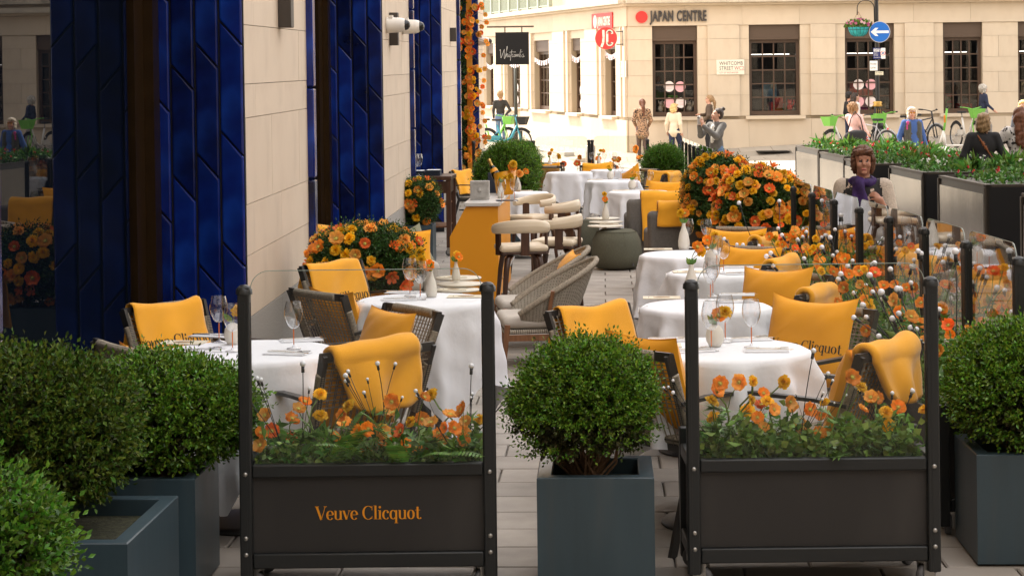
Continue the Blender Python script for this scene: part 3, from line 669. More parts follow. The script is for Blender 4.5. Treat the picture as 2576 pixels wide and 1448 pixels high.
m_planter = M('slate blue planter', (.033, .057, .072), .38, var=.12, vscale=3, spec=.5, col2=(.05, .066, .074), c2scale=3.5, c2lo=.55, c2hi=.85, stretch=(4, 4, .5), bump=.05, bscale=5)
m_orange = M('orange petal', (.92, .325, .028), .55, rnd=.25, var=.2, vscale=60, trans=.4)
m_pale = M('pale orange petal', (.93, .46, .085), .55, rnd=.25, var=.18, vscale=60, trans=.4)
m_yellow = M('golden petal', (.93, .54, .012), .55, rnd=.22, var=.2, vscale=80, trans=.35)
m_redor = M('red orange petal', (.85, .17, .03), .5, rnd=.3, var=.25, vscale=60, trans=.35)
m_eye = M('flower eye', (.55, .50, .10), .7)
def unit(a): return a/np.maximum(1e-9, np.linalg.norm(a, axis=1, keepdims=True))
def leaf_cloud(P, D, L, Wd, r, fold=.18, curl=.12):
    n = len(P); S = unit(np.cross(D, r.normal(size=(n, 3)))); N = np.cross(S, D)
    L = np.broadcast_to(np.asarray(L, dtype=float).reshape(-1, 1), (n, 1)); Wd = np.broadcast_to(np.asarray(Wd, dtype=float).reshape(-1, 1), (n, 1))
    m = P + D*L*.5; V = np.stack([P, m + S*Wd/2 + N*Wd*fold, P + D*L - N*L*curl, m - S*Wd/2 + N*Wd*fold], 1).reshape(-1, 3)
    b = np.arange(n)[:, None]*4; Fq = np.concatenate([b + [0, 1, 2], b + [0, 2, 3]], 1).reshape(-1, 3); return V, Fq
def sprigs(P, A, r, pairs=4, gap=.009, L=.016, Wd=.009):
    Ps, Ds, Ls = [], [], []; S = unit(np.cross(A, r.normal(size=A.shape))); T = np.cross(A, S)
    for k in range(pairs):
        q = (S if k % 2 == 0 else T)
        for sg in (1, -1):
            Ps.append(P + A*gap*k); Ds.append(unit(A*.75 + q*sg + r.normal(size=A.shape)*.22)); Ls.append(np.full(len(P), L*(1 - .1*k)) * r.uniform(.75, 1.2, len(P)))
    Ps.append(P + A*gap*pairs); Ds.append(unit(A + r.normal(size=A.shape)*.2)); Ls.append(np.full(len(P), L*.8))
    P2, D2, L2 = np.concatenate(Ps), np.concatenate(Ds), np.concatenate(Ls); return leaf_cloud(P2, D2, L2, L2*Wd/L, r)
def lump(U, seed, amt):
    q = np.zeros(len(U)); r = np.random.default_rng(seed)
    for k in range(7): d = r.normal(size=3); q += np.sin(U @ d*2.4 + r.uniform(0, 6))*.5
    return 1 + amt*q/1.6
def sphere_pts(n, r):
    u = r.normal(size=(n, 3)); return unit(u)
def join_np(parts):
    Vs, Fs, mi, o = [], [], [], 0
    for V, Fq, m in parts: Vs.append(V); Fs.append(Fq + o); mi.append(np.full(len(Fq), m)); o += len(V)
    return np.concatenate(Vs), np.concatenate(Fs), np.concatenate(mi)
def boxwood(label, c, rx, ry, rz, n, leaf=.020, seed=1, mat=None, power=2.0, cut=-.75, base_z=None, thin=0.0, group='clipped box shrubs', cat='shrub', dense_low=.35, name='box_shrub', lumpy=.085, bits=None):
    """clipped box: sprigs of paired leaves over a lumpy ball, older leaves inside, bare branches below"""
    r = np.random.default_rng(seed); t = thing(name, label, cat, (c[0], c[1], base_z if base_z is not None else 0), 0, group); zc = c[2] - t.location.z
    def surf(n, f0, f1):
        U = sphere_pts(n, r); U = U[U[:, 2] > cut]
        if power != 2.0:
            k = (np.abs(U)**power).sum(1)**(1/power); Q = U/k[:, None]
        else: Q = U
        f = r.uniform(f0, f1, len(U))*lump(U, seed+5, lumpy); return Q*f[:, None]*np.array([rx, ry, rz]) + np.array([0, 0, zc]), U
    P, A = surf(n, .90, 1.0)
    low = (A[:, 2] < -.15) & (r.random(len(A)) > dense_low); P, A = P[~low], A[~low]
    A = unit(A + r.normal(size=A.shape)*.42 + np.array([0, 0, .35])); parts = [(*sprigs(P, A, r, 4, leaf*.6, leaf, leaf*.56), 0)]
    P, A = surf(int(n*.11), .99, 1.055); A = unit(A + r.normal(size=A.shape)*.3 + np.array([0, 0, .5])); keep = A[:, 2] > -.1
    parts.append((*sprigs(P[keep], A[keep], r, 5, leaf*.65, leaf*1.05, leaf*.56), 0))
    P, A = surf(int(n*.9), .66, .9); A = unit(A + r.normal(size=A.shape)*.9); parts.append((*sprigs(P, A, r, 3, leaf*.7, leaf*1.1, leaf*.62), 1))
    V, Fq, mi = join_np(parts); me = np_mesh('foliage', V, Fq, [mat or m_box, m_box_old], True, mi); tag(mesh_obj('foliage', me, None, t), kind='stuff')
    mb = MB(); rr = random.Random(seed)
    for k in range(bits or 26):
        a = rr.uniform(0, 2*pi); q = rr.uniform(.2, .8); p0 = Vector((rr.uniform(-.05, .05), rr.uniform(-.05, .05), .0 if base_z else .02)); p2 = Vector((cos(a)*rx*q, sin(a)*ry*q, zc + rz*rr.uniform(-.5, .4))); p1 = p0.lerp(p2, .5) + Vector((cos(a)*rx*.12, sin(a)*ry*.12, -.02))
        mb.tube([p0, p1, p2], [.006, .0045, .002], 4, caps=False)
    tag(mb.obj('branches', m_twig, t), kind='stuff'); return t
def planter(label, x, y, rz, w, d, h, wall=.055, mat=None, group='slate blue square planters', soil=True):
    t = thing('planter', label, 'planter', (x, y, 0), rz, group); mat = mat or m_planter; mb = MB(); e = .004
    o = [(-w/2, -d/2), (w/2, -d/2), (w/2, d/2), (-w/2, d/2)]; i = [(a - (wall if a > 0 else -wall), b - (wall if b > 0 else -wall)) for a, b in o]
    sh = lambda q, s: [(a - (s if a > 0 else -s), b - (s if b > 0 else -s)) for a, b in q]
    rings = [(o, .01), (o, h-e), (sh(o, e), h), (sh(i, -e), h), (i, h-e), (i, h-.13)]; vs = [(a, b, z) for q, z in rings for a, b in q]; fs = []
    for k in range(5):
        for j in range(4): fs.append((k*4+j, k*4+(j+1) % 4, (k+1)*4+(j+1) % 4, (k+1)*4+j))
    mb.add(vs, fs); mb.obj('box', mat, t)
    if soil: mb = MB(); mb.add([(i[0][0], i[0][1], h-.06), (i[1][0], i[1][1], h-.06), (i[2][0], i[2][1], h-.06), (i[3][0], i[3][1], h-.06)], [(0, 1, 2, 3)]); mb.obj('soil', m_moss, t)
    return t

# ------------------------------------------------------------------ the front planters and box shrubs
PH = .43
def front_corner(px, py, w, d):   # planter whose front right top corner is seen at (px, py)
    p = G(px, py, PH); rz = -ANG; return p + Vector((-w/2*cos(rz) - d/2*sin(rz)*1, -w/2*sin(rz) + d/2*cos(rz), 0)), rz
for (px, py, w, d, lab) in ((320, 1365, .62, .72, 'slate blue planter at lower left holding the wide dark box hedge'), (490, 1204, .43, .43, 'slate blue planter behind the wide one, beside left trolley'), (1645, 1200, .43, .43, 'slate blue planter standing between the two glass-fronted trolleys')):
    p, rz = front_corner(px, py, w, d); planter(lab, p.x, p.y, rz, w, d, PH)
p = G(2463, 1143, PH); planter('slate blue planter at right edge with glossy dark side', p.x + .23, p.y + .22, -ANG, .46, .46, PH)
p, _ = front_corner(60, 1400, .43, .43); 
planter('slate blue planter hidden under the bright box shrub at corner', -1.42, 5.25, -ANG, .43, .43, PH)
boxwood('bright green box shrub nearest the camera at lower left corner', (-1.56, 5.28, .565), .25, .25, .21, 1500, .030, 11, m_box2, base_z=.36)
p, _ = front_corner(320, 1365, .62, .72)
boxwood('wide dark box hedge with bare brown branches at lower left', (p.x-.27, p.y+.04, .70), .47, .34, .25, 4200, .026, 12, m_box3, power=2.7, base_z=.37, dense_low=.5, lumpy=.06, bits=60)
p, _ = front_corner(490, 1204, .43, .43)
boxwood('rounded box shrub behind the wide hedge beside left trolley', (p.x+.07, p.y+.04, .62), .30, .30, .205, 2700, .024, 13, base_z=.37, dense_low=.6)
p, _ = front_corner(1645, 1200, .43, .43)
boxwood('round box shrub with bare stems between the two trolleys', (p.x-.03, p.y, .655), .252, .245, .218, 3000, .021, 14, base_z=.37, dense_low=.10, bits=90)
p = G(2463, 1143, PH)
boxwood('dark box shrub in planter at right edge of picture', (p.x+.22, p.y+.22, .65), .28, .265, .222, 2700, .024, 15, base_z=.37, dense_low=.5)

# ------------------------------------------------------------------ flowers
def petal(mb, a, r0, L, Wd, cup, ruffle, nseg=4, ns=5, tilt=0.0, rr=None, tipw=.75):
    def fn(u, v):
        w = Wd*(sin(pi*min(1, .12 + v*.62))**.8)*(u-.5)*2; x = r0 + L*v*cos(tilt + cup*v*.3); z = L*(sin(tilt)*v + cup*v*v) + ruffle*sin(u*9 + a*5)*v + ruffle*.6*sin(u*17 + a)*v
        return (x*cos(a) - w*sin(a), x*sin(a) + w*cos(a), z)
    mb.grid(fn, ns, nseg)
def poppy_head(seed, mat):
    rr = random.Random(seed); mb = MB()
    for ring, (n, L, cup) in enumerate(((4, .031, .28), (4, .029, .45))):
        for k in range(n): petal(mb, 2*pi*(k + ring*.5)/n + rr.uniform(-.2, .2), .002, L*rr.uniform(.88, 1.08), .024, cup*rr.uniform(.6, 1.3), .0035, 4, 6, .15 + .1*ring)
    mb.m = 1; mb.sphere((0, 0, .007), .0075, 8, 5, (1, 1, .7))
    for k in range(12): a = k*pi/6; mb.tube([(.006*cos(a), .006*sin(a), .006), (.012*cos(a), .012*sin(a), .012)], .0012, 3)
    return mb.mesh('flower_head', [mat, m_eye])
def marigold_head(seed, mat):
    rr = random.Random(seed); mb = MB()
    for ring, (n, L, tl) in enumerate(((9, .031, .05), (9, .027, .35), (8, .021, .75), (6, .014, 1.15), (3, .008, 1.4))):
        for k in range(n): petal(mb, 2*pi*(k + ring*.37)/n + rr.uniform(-.1, .1), .001, L*rr.uniform(.85, 1.1), .011*(1-.08*ring), -.15 if ring < 2 else .1, .004, 3, 4, tl)
    mb.v = [(x, y, z + .004) for x, y, z in mb.v]; mb.m = 1; mb.lathe([(.002, -.012), (.007, -.006), (.008, .004)], 7); return mb.mesh('flower_head', [mat, m_stem])
def lily_head(seed, mat):
    rr = random.Random(seed); mb = MB()
    for k in range(6): petal(mb, k*pi/3 + rr.uniform(-.1, .1), .002, .045, .011, -.1 + .2*(k % 2), .002, 5, 4, .75 + rr.uniform(-.15, .15))
    mb.m = 1
    for k in range(4): a = k*1.6; mb.tube([(0, 0, 0), (.006*cos(a), .006*sin(a), .03)], .0009, 3)
    return mb.mesh('flower_head', [mat, m_eye])
HEADS = [poppy_head(1, m_orange), poppy_head(2, m_pale), poppy_head(3, m_orange), marigold_head(4, m_yellow), marigold_head(5, m_yellow), lily_head(6, m_redor), poppy_head(7, m_redor), marigold_head(8, m_pale)]
def rot_to(d, spin=0.0): return (Vector(d).to_track_quat('Z', 'Y').to_matrix().to_4x4() @ Matrix.Rotation(spin, 4, 'Z')).to_euler()
def stem_mesh(seed, h, lean, leaves=5):
    rr = random.Random(seed); a = rr.uniform(0, 2*pi); d = Vector((cos(a), sin(a), 0)); pts = []
    for k in range(7):
        q = k/6; pts.append(Vector((0, 0, h*q)) + d*lean*q*q + Vector((rr.uniform(-.008, .008), rr.uniform(-.008, .008), 0))*(1 if 0 < k < 6 else 0))
    mb = MB(); mb.tube(pts, [.0030, .0028, .0026, .0024, .0022, .002, .002], 4, caps=False)
    for k in range(leaves):   # lobed leaves on the lower stem
        p = pts[1].lerp(pts[4], k/max(1, leaves)); b = rr.uniform(0, 2*pi); L = rr.uniform(.05, .1); q = Vector((cos(b), sin(b), rr.uniform(.1, .8))).normalized(); s = q.cross(Vector((0, 0, 1))).normalized(); n = s.cross(q)
        for (l, w) in ((.35, .32), (.6, .36), (.82, .25)):
            for sg in (1, -1):
                c = p + q*L*l*.7; tip = c + q*L*.28 + s*sg*L*w + n*rr.uniform(-.01, .01); mb.add([c - q*L*.06, c + q*L*.12, tip], [(0, 1, 2) if sg > 0 else (0, 2, 1)])
        mb.add([p, p + q*L*.5 + s*L*.09, p + q*L, p + q*L*.5 - s*L*.09], [(0, 1, 2, 3)])
    tip = (pts[-1] - pts[-2]).normalized(); return mb.mesh('stem', m_fern), pts[-1], tip
STEMS = [stem_mesh(40+k, h, l) for k, (h, l) in enumerate(((.18, .05), (.24, .08), (.3, .1), (.36, .12), (.22, .12), (.28, .03), (.15, .08), (.33, .16)))]
N_FL = [0]
def flower(loc, stem, head, spin, scale, label, group, face=None, cat='flower'):
    """one flower on its stalk: a thing with stem and flower head"""
    sm, tip, d = STEMS[stem % len(STEMS)]; nm = {0: 'poppy', 1: 'poppy', 2: 'poppy', 3: 'marigold', 4: 'marigold', 5: 'lily', 6: 'poppy', 7: 'marigold'}[head]
    t = thing(nm, label, cat, loc, spin, group, scale=scale); mesh_obj('stem', sm, None, t); o = mesh_obj('flower_head', HEADS[head], None, t, tip)
    fd = Vector(face) if face is not None else Vector((rng.uniform(-.8, .8), -.75 + rng.uniform(-.5, .6), .5 + rng.uniform(-.4, .5)))
    fd = Matrix.Rotation(-spin, 3, 'Z') @ fd; o.rotation_euler = rot_to(fd, rng.uniform(0, 6)); q = rng.uniform(.85, 1.25); o.scale = (q, q, q); N_FL[0] += 1; return t
# ball-tipped light stalks
m_cable = M('black cable', (.012, .012, .013), .45); m_ball = M('white bulb', (.85, .85, .9), .25, coat=.3)
def stalk_meshes(L, bend):
    pts = [Vector((0, bend*(q/5)**2, L*q/5)) for q in range(6)]; d = (pts[-1]-pts[-2]).normalized(); a = MB(); a.tube(pts, .0022, 5)
    b = MB(); b.tube([pts[-1] - d*.004, pts[-1] + d*.022], .0068, 8); c = MB(); p = pts[-1] + d*.031; c.sphere(p, .0118, 12, 8)
    return a.mesh('stalk', m_cable), b.mesh('socket', m_cable), c.mesh('bulb', m_ball)
STALKS = [stalk_meshes(L, b) for L, b in ((.34, .02), (.42, .05), (.28, .01), (.5, .08), (.38, .07))]
def light_stalk(loc, k, dirv, label, group, scale=1.0):
    t = thing('light_stalk', label, 'garden light', loc, 0, group, scale=scale); t.rotation_euler = rot_to(dirv, rng.uniform(0, 6.28)); a, b, c = STALKS[k % len(STALKS)]
    mesh_obj('stalk', a, None, t); mesh_obj('socket', b, None, t); mesh_obj('bulb', c, None, t); return t

# ------------------------------------------------------------------ shrubs covered in flowers
def flower_shrub(label, c, rx, ry, rz, n_leaf, n_flower, seed, base_z, power=2.4, hs=1.0, mix=(0, 1, 3, 3, 4, 5, 6, 7), low=-.9, leaf=.026):
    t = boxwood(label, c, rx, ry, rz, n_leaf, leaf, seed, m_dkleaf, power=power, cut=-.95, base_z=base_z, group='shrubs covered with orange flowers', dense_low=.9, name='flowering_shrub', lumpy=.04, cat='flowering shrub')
    r = np.random.default_rng(seed+99); rr = random.Random(seed); k = 0; zc = c[2] - base_z; done = []
    while k < n_flower:
        u = sphere_pts(1, r)[0]
        if u[2] < low or (u[2] < -.1 and rr.random() < .5) or u[1] > .65: continue
        q = u/((np.abs(u)**power).sum()**(1/power)); p = Vector(q*np.array([rx, ry, rz])*rr.uniform(1.07, 1.2)) + Vector((0, 0, zc))
        if any((p-e).length < .026*hs for e in done): continue
        done.append(p); o = mesh_obj('flower', HEADS[rr.choice(mix)], None, t, p); o.rotation_euler = rot_to(Vector(u) + Vector((rr.uniform(-.4, .4), -.35, rr.uniform(-.1, .5))), rr.uniform(0, 6)); s = hs*rr.uniform(.85, 1.3); o.scale = (s, s, s); k += 1
    return t
p = G(915, 655, .72)
planter('slate blue planter half hidden behind the left tables', -1.02, 13.0, -ANG, .43, .43, PH)
flower_shrub('flowering shrub of orange and yellow blooms behind left tables', (-1.02, 13.0, .71), .34, .30, .22, 2600, 88, 21, .38, hs=1.2)
for k in range(5): pass
planter('slate blue planter against the wall below the wooden trolley', -1.0-.10, 21.1, -ANG, .43, .43, PH)
flower_shrub('small flowering shrub against wall in front of wooden trolley', (-1.06, 21.05, .68), .21, .2, .22, 1500, 30, 22, .38, hs=1.3)
planter('slate blue planter under the big flowering shrubs by right barrier', 1.92, 15.6, -ANG, .46, .46, PH)
flower_shrub('largest flowering shrub nearest in the right hand pair', (2.00, 15.3, .86), .31, .33, .33, 3000, 160, 23, .36, hs=1.15)
planter('slate blue planter under the farther big flowering shrub', 1.93, 17.6, -ANG, .46, .46, PH)
flower_shrub('taller flowering shrub behind the largest one near sofas', (1.93, 17.6, .89), .30, .33, .33, 2800, 150, 24, .36, hs=1.15)
# box balls at the far end
planter('slate blue planter below far left box ball', -.12, 24.2, -ANG, .43, .43, PH); boxwood('large box ball past the bar near hotel wall', (-.10, 24.0, .84), .39, .36, .40, 3000, .030, 31, base_z=.37, dense_low=.9)
planter('slate blue planter below the second far box ball', .15, 28.0, -ANG, .43, .43, PH); boxwood('smaller box ball behind the large far one', (.12, 28.0, .86), .26, .25, .28, 1500, .030, 32, m_box2, base_z=.37, dense_low=.9)
planter('slate blue planter below far right box ball', 2.2, 27.3, -ANG, .43, .43, PH); boxwood('sunlit box ball at far right beside black posts', (2.17, 27.2, .86), .26, .25, .22, 1800, .030, 33, m_box2, base_z=.37, dense_low=.9)

# ------------------------------------------------------------------ flower covered column on the last blue reveal
fc = thing('flower_column', 'tall strip of greenery and orange flowers on last blue pier', 'flower column', HM @ Vector((SW-.16, 33.52, 0)), -ANG)
r = np.random.default_rng(55); n = 5200
P = np.stack([r.uniform(-.37, -.06, n), r.uniform(-.12, .0, n)-.0, r.uniform(-.4, 4.2, n)], 1); D = unit(r.normal(size=(n, 3)) + np.array([0, -1.0, .2])); V, Fq = leaf_cloud(P, D, r.uniform(.03, .06, n), .03, r)
tag(mesh_obj('foliage', np_mesh('foliage', V, Fq, m_dkleaf), None, fc), kind='stuff')
mb = MB(); mb.box((-.215, .045, 1.9), (.33, .08, 4.6)); mb.obj('backing_board', m_grout, fc)
mb = MB(); mb.box((.0, -.0, 1.9), (.10, .05, 4.6)); mb.obj('orange_plank', M('orange painted plank', (.78, .33, .03), .5), fc)
for k in range(150):
    right = rng.random() < .68; x = rng.gauss(.05, .07) if right else rng.uniform(-.34, -.04); o = mesh_obj('flower', HEADS[rng.choice((0, 0, 1, 3, 4, 7, 6))], None, fc, (x, -.16 - abs(rng.gauss(0, .05)), rng.uniform(-.1, 4.1))); o.rotation_euler = rot_to((rng.uniform(-.6, .8), -1, rng.uniform(-.2, .7)), rng.uniform(0, 6)); q = rng.uniform(1.2, 1.9); o.scale = (q, q, q)
for k in range(26):
    z = rng.uniform(-.0, 4.0); x = rng.uniform(.16, .34); mb = MB(); mb.tube([(.05, -.1, z-.03), ((.05+x)/2, -.13, z+.05), (x, -.14, z)], .0035, 4); mb.obj('stem', m_stem, fc); o = mesh_obj('flower', HEADS[rng.choice((0, 1, 6))], None, fc, (x, -.14, z)); o.rotation_euler = rot_to((.5, -1, .3)); o.scale = (1.3,)*3
# ------------------------------------------------------------------ furniture materials
m_frame = M('dark brushed metal frame', (.055, .052, .05), .4, .5, var=.15)
m_rope = M('taupe rope', (.30, .255, .195), .85, var=.3, vscale=90)
m_ropew = weave_mat('taupe rope weave', (.33, .285, .22), 26, 60)
m_loungew = weave_mat('flat woven cord', (.47, .415, .335), 17, 34, dark=.25)
m_blanket = M('orange wool blanket', (.90, .405, .022), .95, sheen=.35, var=.05, vscale=6, bump=.35, bscale=420)
m_cush = M('orange cotton cushion', (.90, .385, .014), .9, sheen=.2, var=.04, vscale=5, bump=.2, bscale=500)
m_print = M('black print', (.03, .022, .012), .85)
m_cloth = M('white linen', (.82, .825, .865), .9, var=.015, vscale=4, bump=.5, bscale=14)
m_napkin = M('folded white napkin', (.86, .865, .90), .9)
m_ceramic = M('matt cream ceramic', (.72, .68, .60), .6, bump=.05, bscale=200)
m_steel = M('polished cutlery steel', (.8, .79, .77), .18, 1.0)
m_glassw = thin_glass('wine glass', (.94, .94, .95), 1.5, boost=3.2)
m_stemo = M('orange glass stem', (.85, .25, .05), .1, coat=.5, trans=.3)
m_card = M('cream menu card', (.68, .61, .47), .7); m_cardpic = M('menu picture brown', (.28, .17, .08), .7, var=.6, vscale=60)
m_teak = M('teak wood', (.20, .085, .035), .5, var=.3, vscale=6, stretch=(8, 8, 1)); m_walnut = M('walnut wood', (.065, .026, .013), .4, var=.35, vscale=6, stretch=(8, 8, 1), coat=.15)
m_greycush = M('pale grey cushion', (.52, .475, .42), .95, bump=.25, bscale=350); m_shell = M('grey sofa fabric', (.135, .125, .115), .95, var=.12, vscale=60, bump=.25, bscale=300)
m_pouf = M('olive grey pouf fabric', (.105, .105, .075), .95, var=.1, vscale=70, bump=.2, bscale=300)
m_leather = M('cream leather', (.70, .585, .43), .42, bump=.05, bscale=40)
m_yellow_panel = M('yellow lacquer panel', (.80, .315, .006), .45); m_whitetop = M('white stone top', (.66, .64, .61), .3)
m_cart = M('anthracite aluminium', (.013, .015, .016), .42, .1); m_cartp = M('anthracite panel', (.019, .0172, .0165), .6, var=.1, vscale=2, col2=(.032, .029, .027), c2scale=2.5, c2lo=.5, c2hi=.85, stretch=(2, 2, .6)); m_bolt = M('zinc bolt', (.4, .39, .37), .35, .9)
m_screen = thin_glass('clear windbreak glass', (.965, .975, .97), 1.5, boost=.45); m_screen2 = thin_glass('clear side windbreak glass', (.93, .94, .935), 1.5, boost=1.8); m_gedge = M('glass edge', (.45, .52, .48), .1, trans=.4)
m_rubber = M('grey castor wheel', (.10, .10, .105), .6); m_brandor = M('orange lettering', (.80, .30, .006), .5)

# ------------------------------------------------------------------ rope dining armchair, facing +Y
BK0, BKL, BKH = -.215, .13, .36     # foot of the back, how far it leans, its height above the seat
def back_pt(u, v, off=0.0):         # u -1..1 across, v 0..1 up the back
    return Vector((u*(.245 + .022*v), BK0 - BKL*v - .022*(1-u*u)*v + off, .43 + BKH*v))
def chair_proto():
    t = thing('armchair', None, None)
    def leg(pts, w=.034, d=.018):
        mb = MB()
        for a, b in zip(pts, pts[1:]):
            a, b = Vector(a), Vector(b); z = (b-a).normalized(); x = Vector((1, 0, 0)) if abs(z.x) < .9 else Vector((0, 1, 0)); y = z.cross(x).normalized(); x = y.cross(z); m = Matrix((x, y, z)).transposed(); mb.box((a+b)/2, (d, w, (b-a).length + w*.5), mat=m)
        return mb
    for s in (-1, 1):
        leg([(s*.285, .24, 0), (s*.285, .225, .615)]).obj('leg', m_frame, t); leg([(s*.25, -.20, .43), (s*.262, -.335, 0)]).obj('leg', m_frame, t)
        leg([(s*.285, .235, .62), (s*.285, -.16, .615), (s*.268, -.285, .60)], .015, .036).obj('arm', m_frame, t)
        p = [back_pt(s, v) for v in (0, .5, 1.0)]; leg(p, .04, .018).obj('back_post', m_frame, t)
        mb = MB(); n = 26; pts = []; rs = []
        for k in range(n*2+1): v = .22 + .58*k/(2*n); pts.append(back_pt(s, v)); rs.append(.0235 if k % 2 else .0195)
        mb.tube(pts, rs, 7); mb.obj('rope_wrap', m_rope, t)
    leg([back_pt(-1, 1), back_pt(-.5, 1), back_pt(0, 1), back_pt(.5, 1), back_pt(1, 1)], .036, .018).obj('top_rail', m_frame, t)
    mb = MB(); pts = []; rs = []; n = 40
    for k in range(2*n+1): u = -.74 + 1.48*k/(2*n); pts.append(back_pt(u, 1.0)); rs.append(.0225 if k % 2 else .0195)
    mb.tube(pts, rs, 7); mb.obj('rope_wrap', m_rope, t)
    mb = MB()
    for k in range(31): u = -.9 + 1.8*k/30; mb.tube([back_pt(u, v, .006*(-1)**k) for v in (-.05, .3, .65, 1.0)], .0029, 3, caps=False)
    for k in range(13): v = .40 + .54*k/12; mb.tube([back_pt(u, v, -.006*(-1)**k) for u in np.linspace(-1, 1, 9)], .0029, 3, caps=False)
    tag(mb.obj('rope_lattice', m_rope, t), kind='stuff')
    mb = MB(); mb.rbox((0, .01, .43), (.50, .47, .034), .016, 3); me = mb.mesh('seat', m_ropew); set_uv(me, [(v.co.x*1.0, v.co.y*1.0) for v in me.vertices]); mesh_obj('seat', me, None, t)
    mb = MB(); mb.box((0, .235, .40), (.55, .02, .03)); mb.box((0, -.205, .40), (.50, .02, .03)); mb.box((-.26, .01, .40), (.02, .42, .03)); mb.box((.26, .01, .40), (.02, .42, .03)); mb.obj('seat_frame', m_frame, t)
    return t
CHAIR = [chair_proto(), False]
CH_LIST = {}
def chair(key, px, py, deg, label):
    p = G(px, py, .79); f = Vector((cos(radians(deg)), sin(radians(deg)), 0)); c = p + f*(-(BK0-BKL)); c.z = 0; rz = radians(deg) - pi/2
    if not CHAIR[1]: o = CHAIR[0]; o.location = c; o.rotation_euler = (0, 0, rz); CHAIR[1] = True
    else: o = dup(CHAIR[0], c, rz)
    tag(o, label, 'chair', 'rope armchairs at the dining tables'); CH_LIST[key] = Matrix.Translation(c) @ Matrix.Rotation(rz, 4, 'Z'); return o

# ------------------------------------------------------------------ blankets over chair backs, cushions
def shell(name, fn, nu, nv, th, mat, mw, label, cat, group):
    """closed sheet of thickness th over the surface fn(u, v) in local space"""
    P = np.array([[fn(i/(nu-1), j/(nv-1)) for i in range(nu)] for j in range(nv)]); du = np.gradient(P, axis=1); dv = np.gradient(P, axis=0)
    Nn = np.cross(du, dv); Nn /= np.maximum(1e-9, np.linalg.norm(Nn, axis=2, keepdims=True)); edge = np.ones((nv, nu, 1))
    edge[0] = edge[-1] = .45; edge[:, 0] = edge[:, -1] = .45
    A = (P + Nn*th/2*edge).reshape(-1, 3); Bq = (P - Nn*th/2*edge).reshape(-1, 3); V = np.concatenate([A, Bq]); n = nu*nv; fs = []
    for j in range(nv-1):
        for i in range(nu-1): a = j*nu+i; fs.append((a, a+1, a+nu+1, a+nu)); fs.append((n+a, n+a+nu, n+a+nu+1, n+a+1))
    bd = [(i, i+1) for i in range(nu-1)] + [((j)*nu+nu-1, (j+1)*nu+nu-1) for j in range(nv-1)] + [((nv-1)*nu+i+1, (nv-1)*nu+i) for i in range(nu-2, -1, -1)] + [((j+1)*nu, j*nu) for j in range(nv-2, -1, -1)]
    for a, b in bd: fs.append((a, n+a, n+b, b))
    me = np_mesh(name, V, np.array(fs), mat, True); o = mesh_obj(name, me, None); o.matrix_world = mw; tag(o, label, cat, group); return o, P, Nn
def blanket(mw, label, w=.46, lf=.40, lb=.30, th=.011, u0=0.0, text=None, seed=1, rail=(BK0-BKL, .79), slope=(BKL, BKH), skew=0.0, depth=.03, fold=1.0, name='blanket', wrink=1.0, taper=0.0, rnd=.012):
    """hangs over a rail at (y, z): lf down the front along the leaning back, lb down behind"""
    r = random.Random(seed); ph = [r.uniform(0, 6) for _ in range(8)]; ry, rz_ = rail; sl = Vector((0, slope[0], -slope[1])).normalized(); R = depth; tot = lf + pi*R + lb
    fr = Vector((0, sl.y*-1, 0)); nfr = Vector((0, slope[1], slope[0])).normalized()
    def amp_of(s, lf, R, lb): return max(0, (s-lf-pi*R)/max(.05, lb))
    def fn(u, v):
        s = v*tot; x = (u-.5)*w
        if s < lf: q = Vector((0, ry, rz_)) + nfr*R + sl*(lf-s); dn = (lf-s); out = nfr; amp = dn/lf
        elif s < lf + pi*R:
            a = (s-lf)/R; q = Vector((0, ry, rz_)) + (nfr*cos(a) + Vector((0, -sl.y, -sl.z))*sin(a))*R; out = (q-Vector((0, ry, rz_))).normalized(); amp = 0
        else:
            dn = s-lf-pi*R; dn = max(0, dn - rnd*abs(2*u-1)**5*amp_of(s, lf, R, lb)); base = Vector((0, ry, rz_)) - nfr*R; g = Vector((0, -.16, -1)).normalized(); q = base + g*dn; out = Vector((0, -1, 0)); amp = dn/max(.05, lb)
        x *= 1 + .07*amp*sin(ph[0]); x += skew*amp*.05 + u0 + taper*amp*(1-u)
        wv = wrink*fold*amp*(.013*sin(u*7+ph[1]) + .008*sin(u*15+ph[2] + s*6)) + wrink*.0045*sin(u*5 + s*18 + ph[3]) + wrink*.003*sin(s*30 + u*11 + ph[4])
        sag = -.010*(1-(2*u-1)**2)*(1 if amp == 0 else 1-amp) + .004*sin(u*6+ph[5])
        q = q + out*wv; return (x + .006*sin(s*14+ph[6])*amp, q.y, q.z + sag)
    o, P, Nn = shell(name, fn, 30, 44, th, m_blanket, mw, label, 'blanket', 'orange blankets over chairs and sofas')
    if text:
        zc, hx = text[1], text[2]; nv, nu = P.shape[:2]
        def place(a, b):
            uu = min(.999, max(0, (.5 - a/w))); s = max(0.0, min(lf, zc + b)); vv = s/tot; fi, fj = uu*(nu-1), vv*(nv-1); i, j = int(fi), int(fj); a1, b1 = fi-i, fj-j; i2, j2 = min(i+1, nu-1), min(j+1, nv-1)
            L = lambda A: (A[j, i]*(1-a1)+A[j, i2]*a1)*(1-b1) + (A[j2, i]*(1-a1)+A[j2, i2]*a1)*b1
            n_ = L(Nn); p_ = L(P); sg = 1 if n_[1]*slope[1] + n_[2]*slope[0] > 0 else -1; return tuple(p_ + n_*sg*(th/2+.0016))
        didone_obj(text[0], hx, m_print, o, place, 'printed_lettering')
    return o
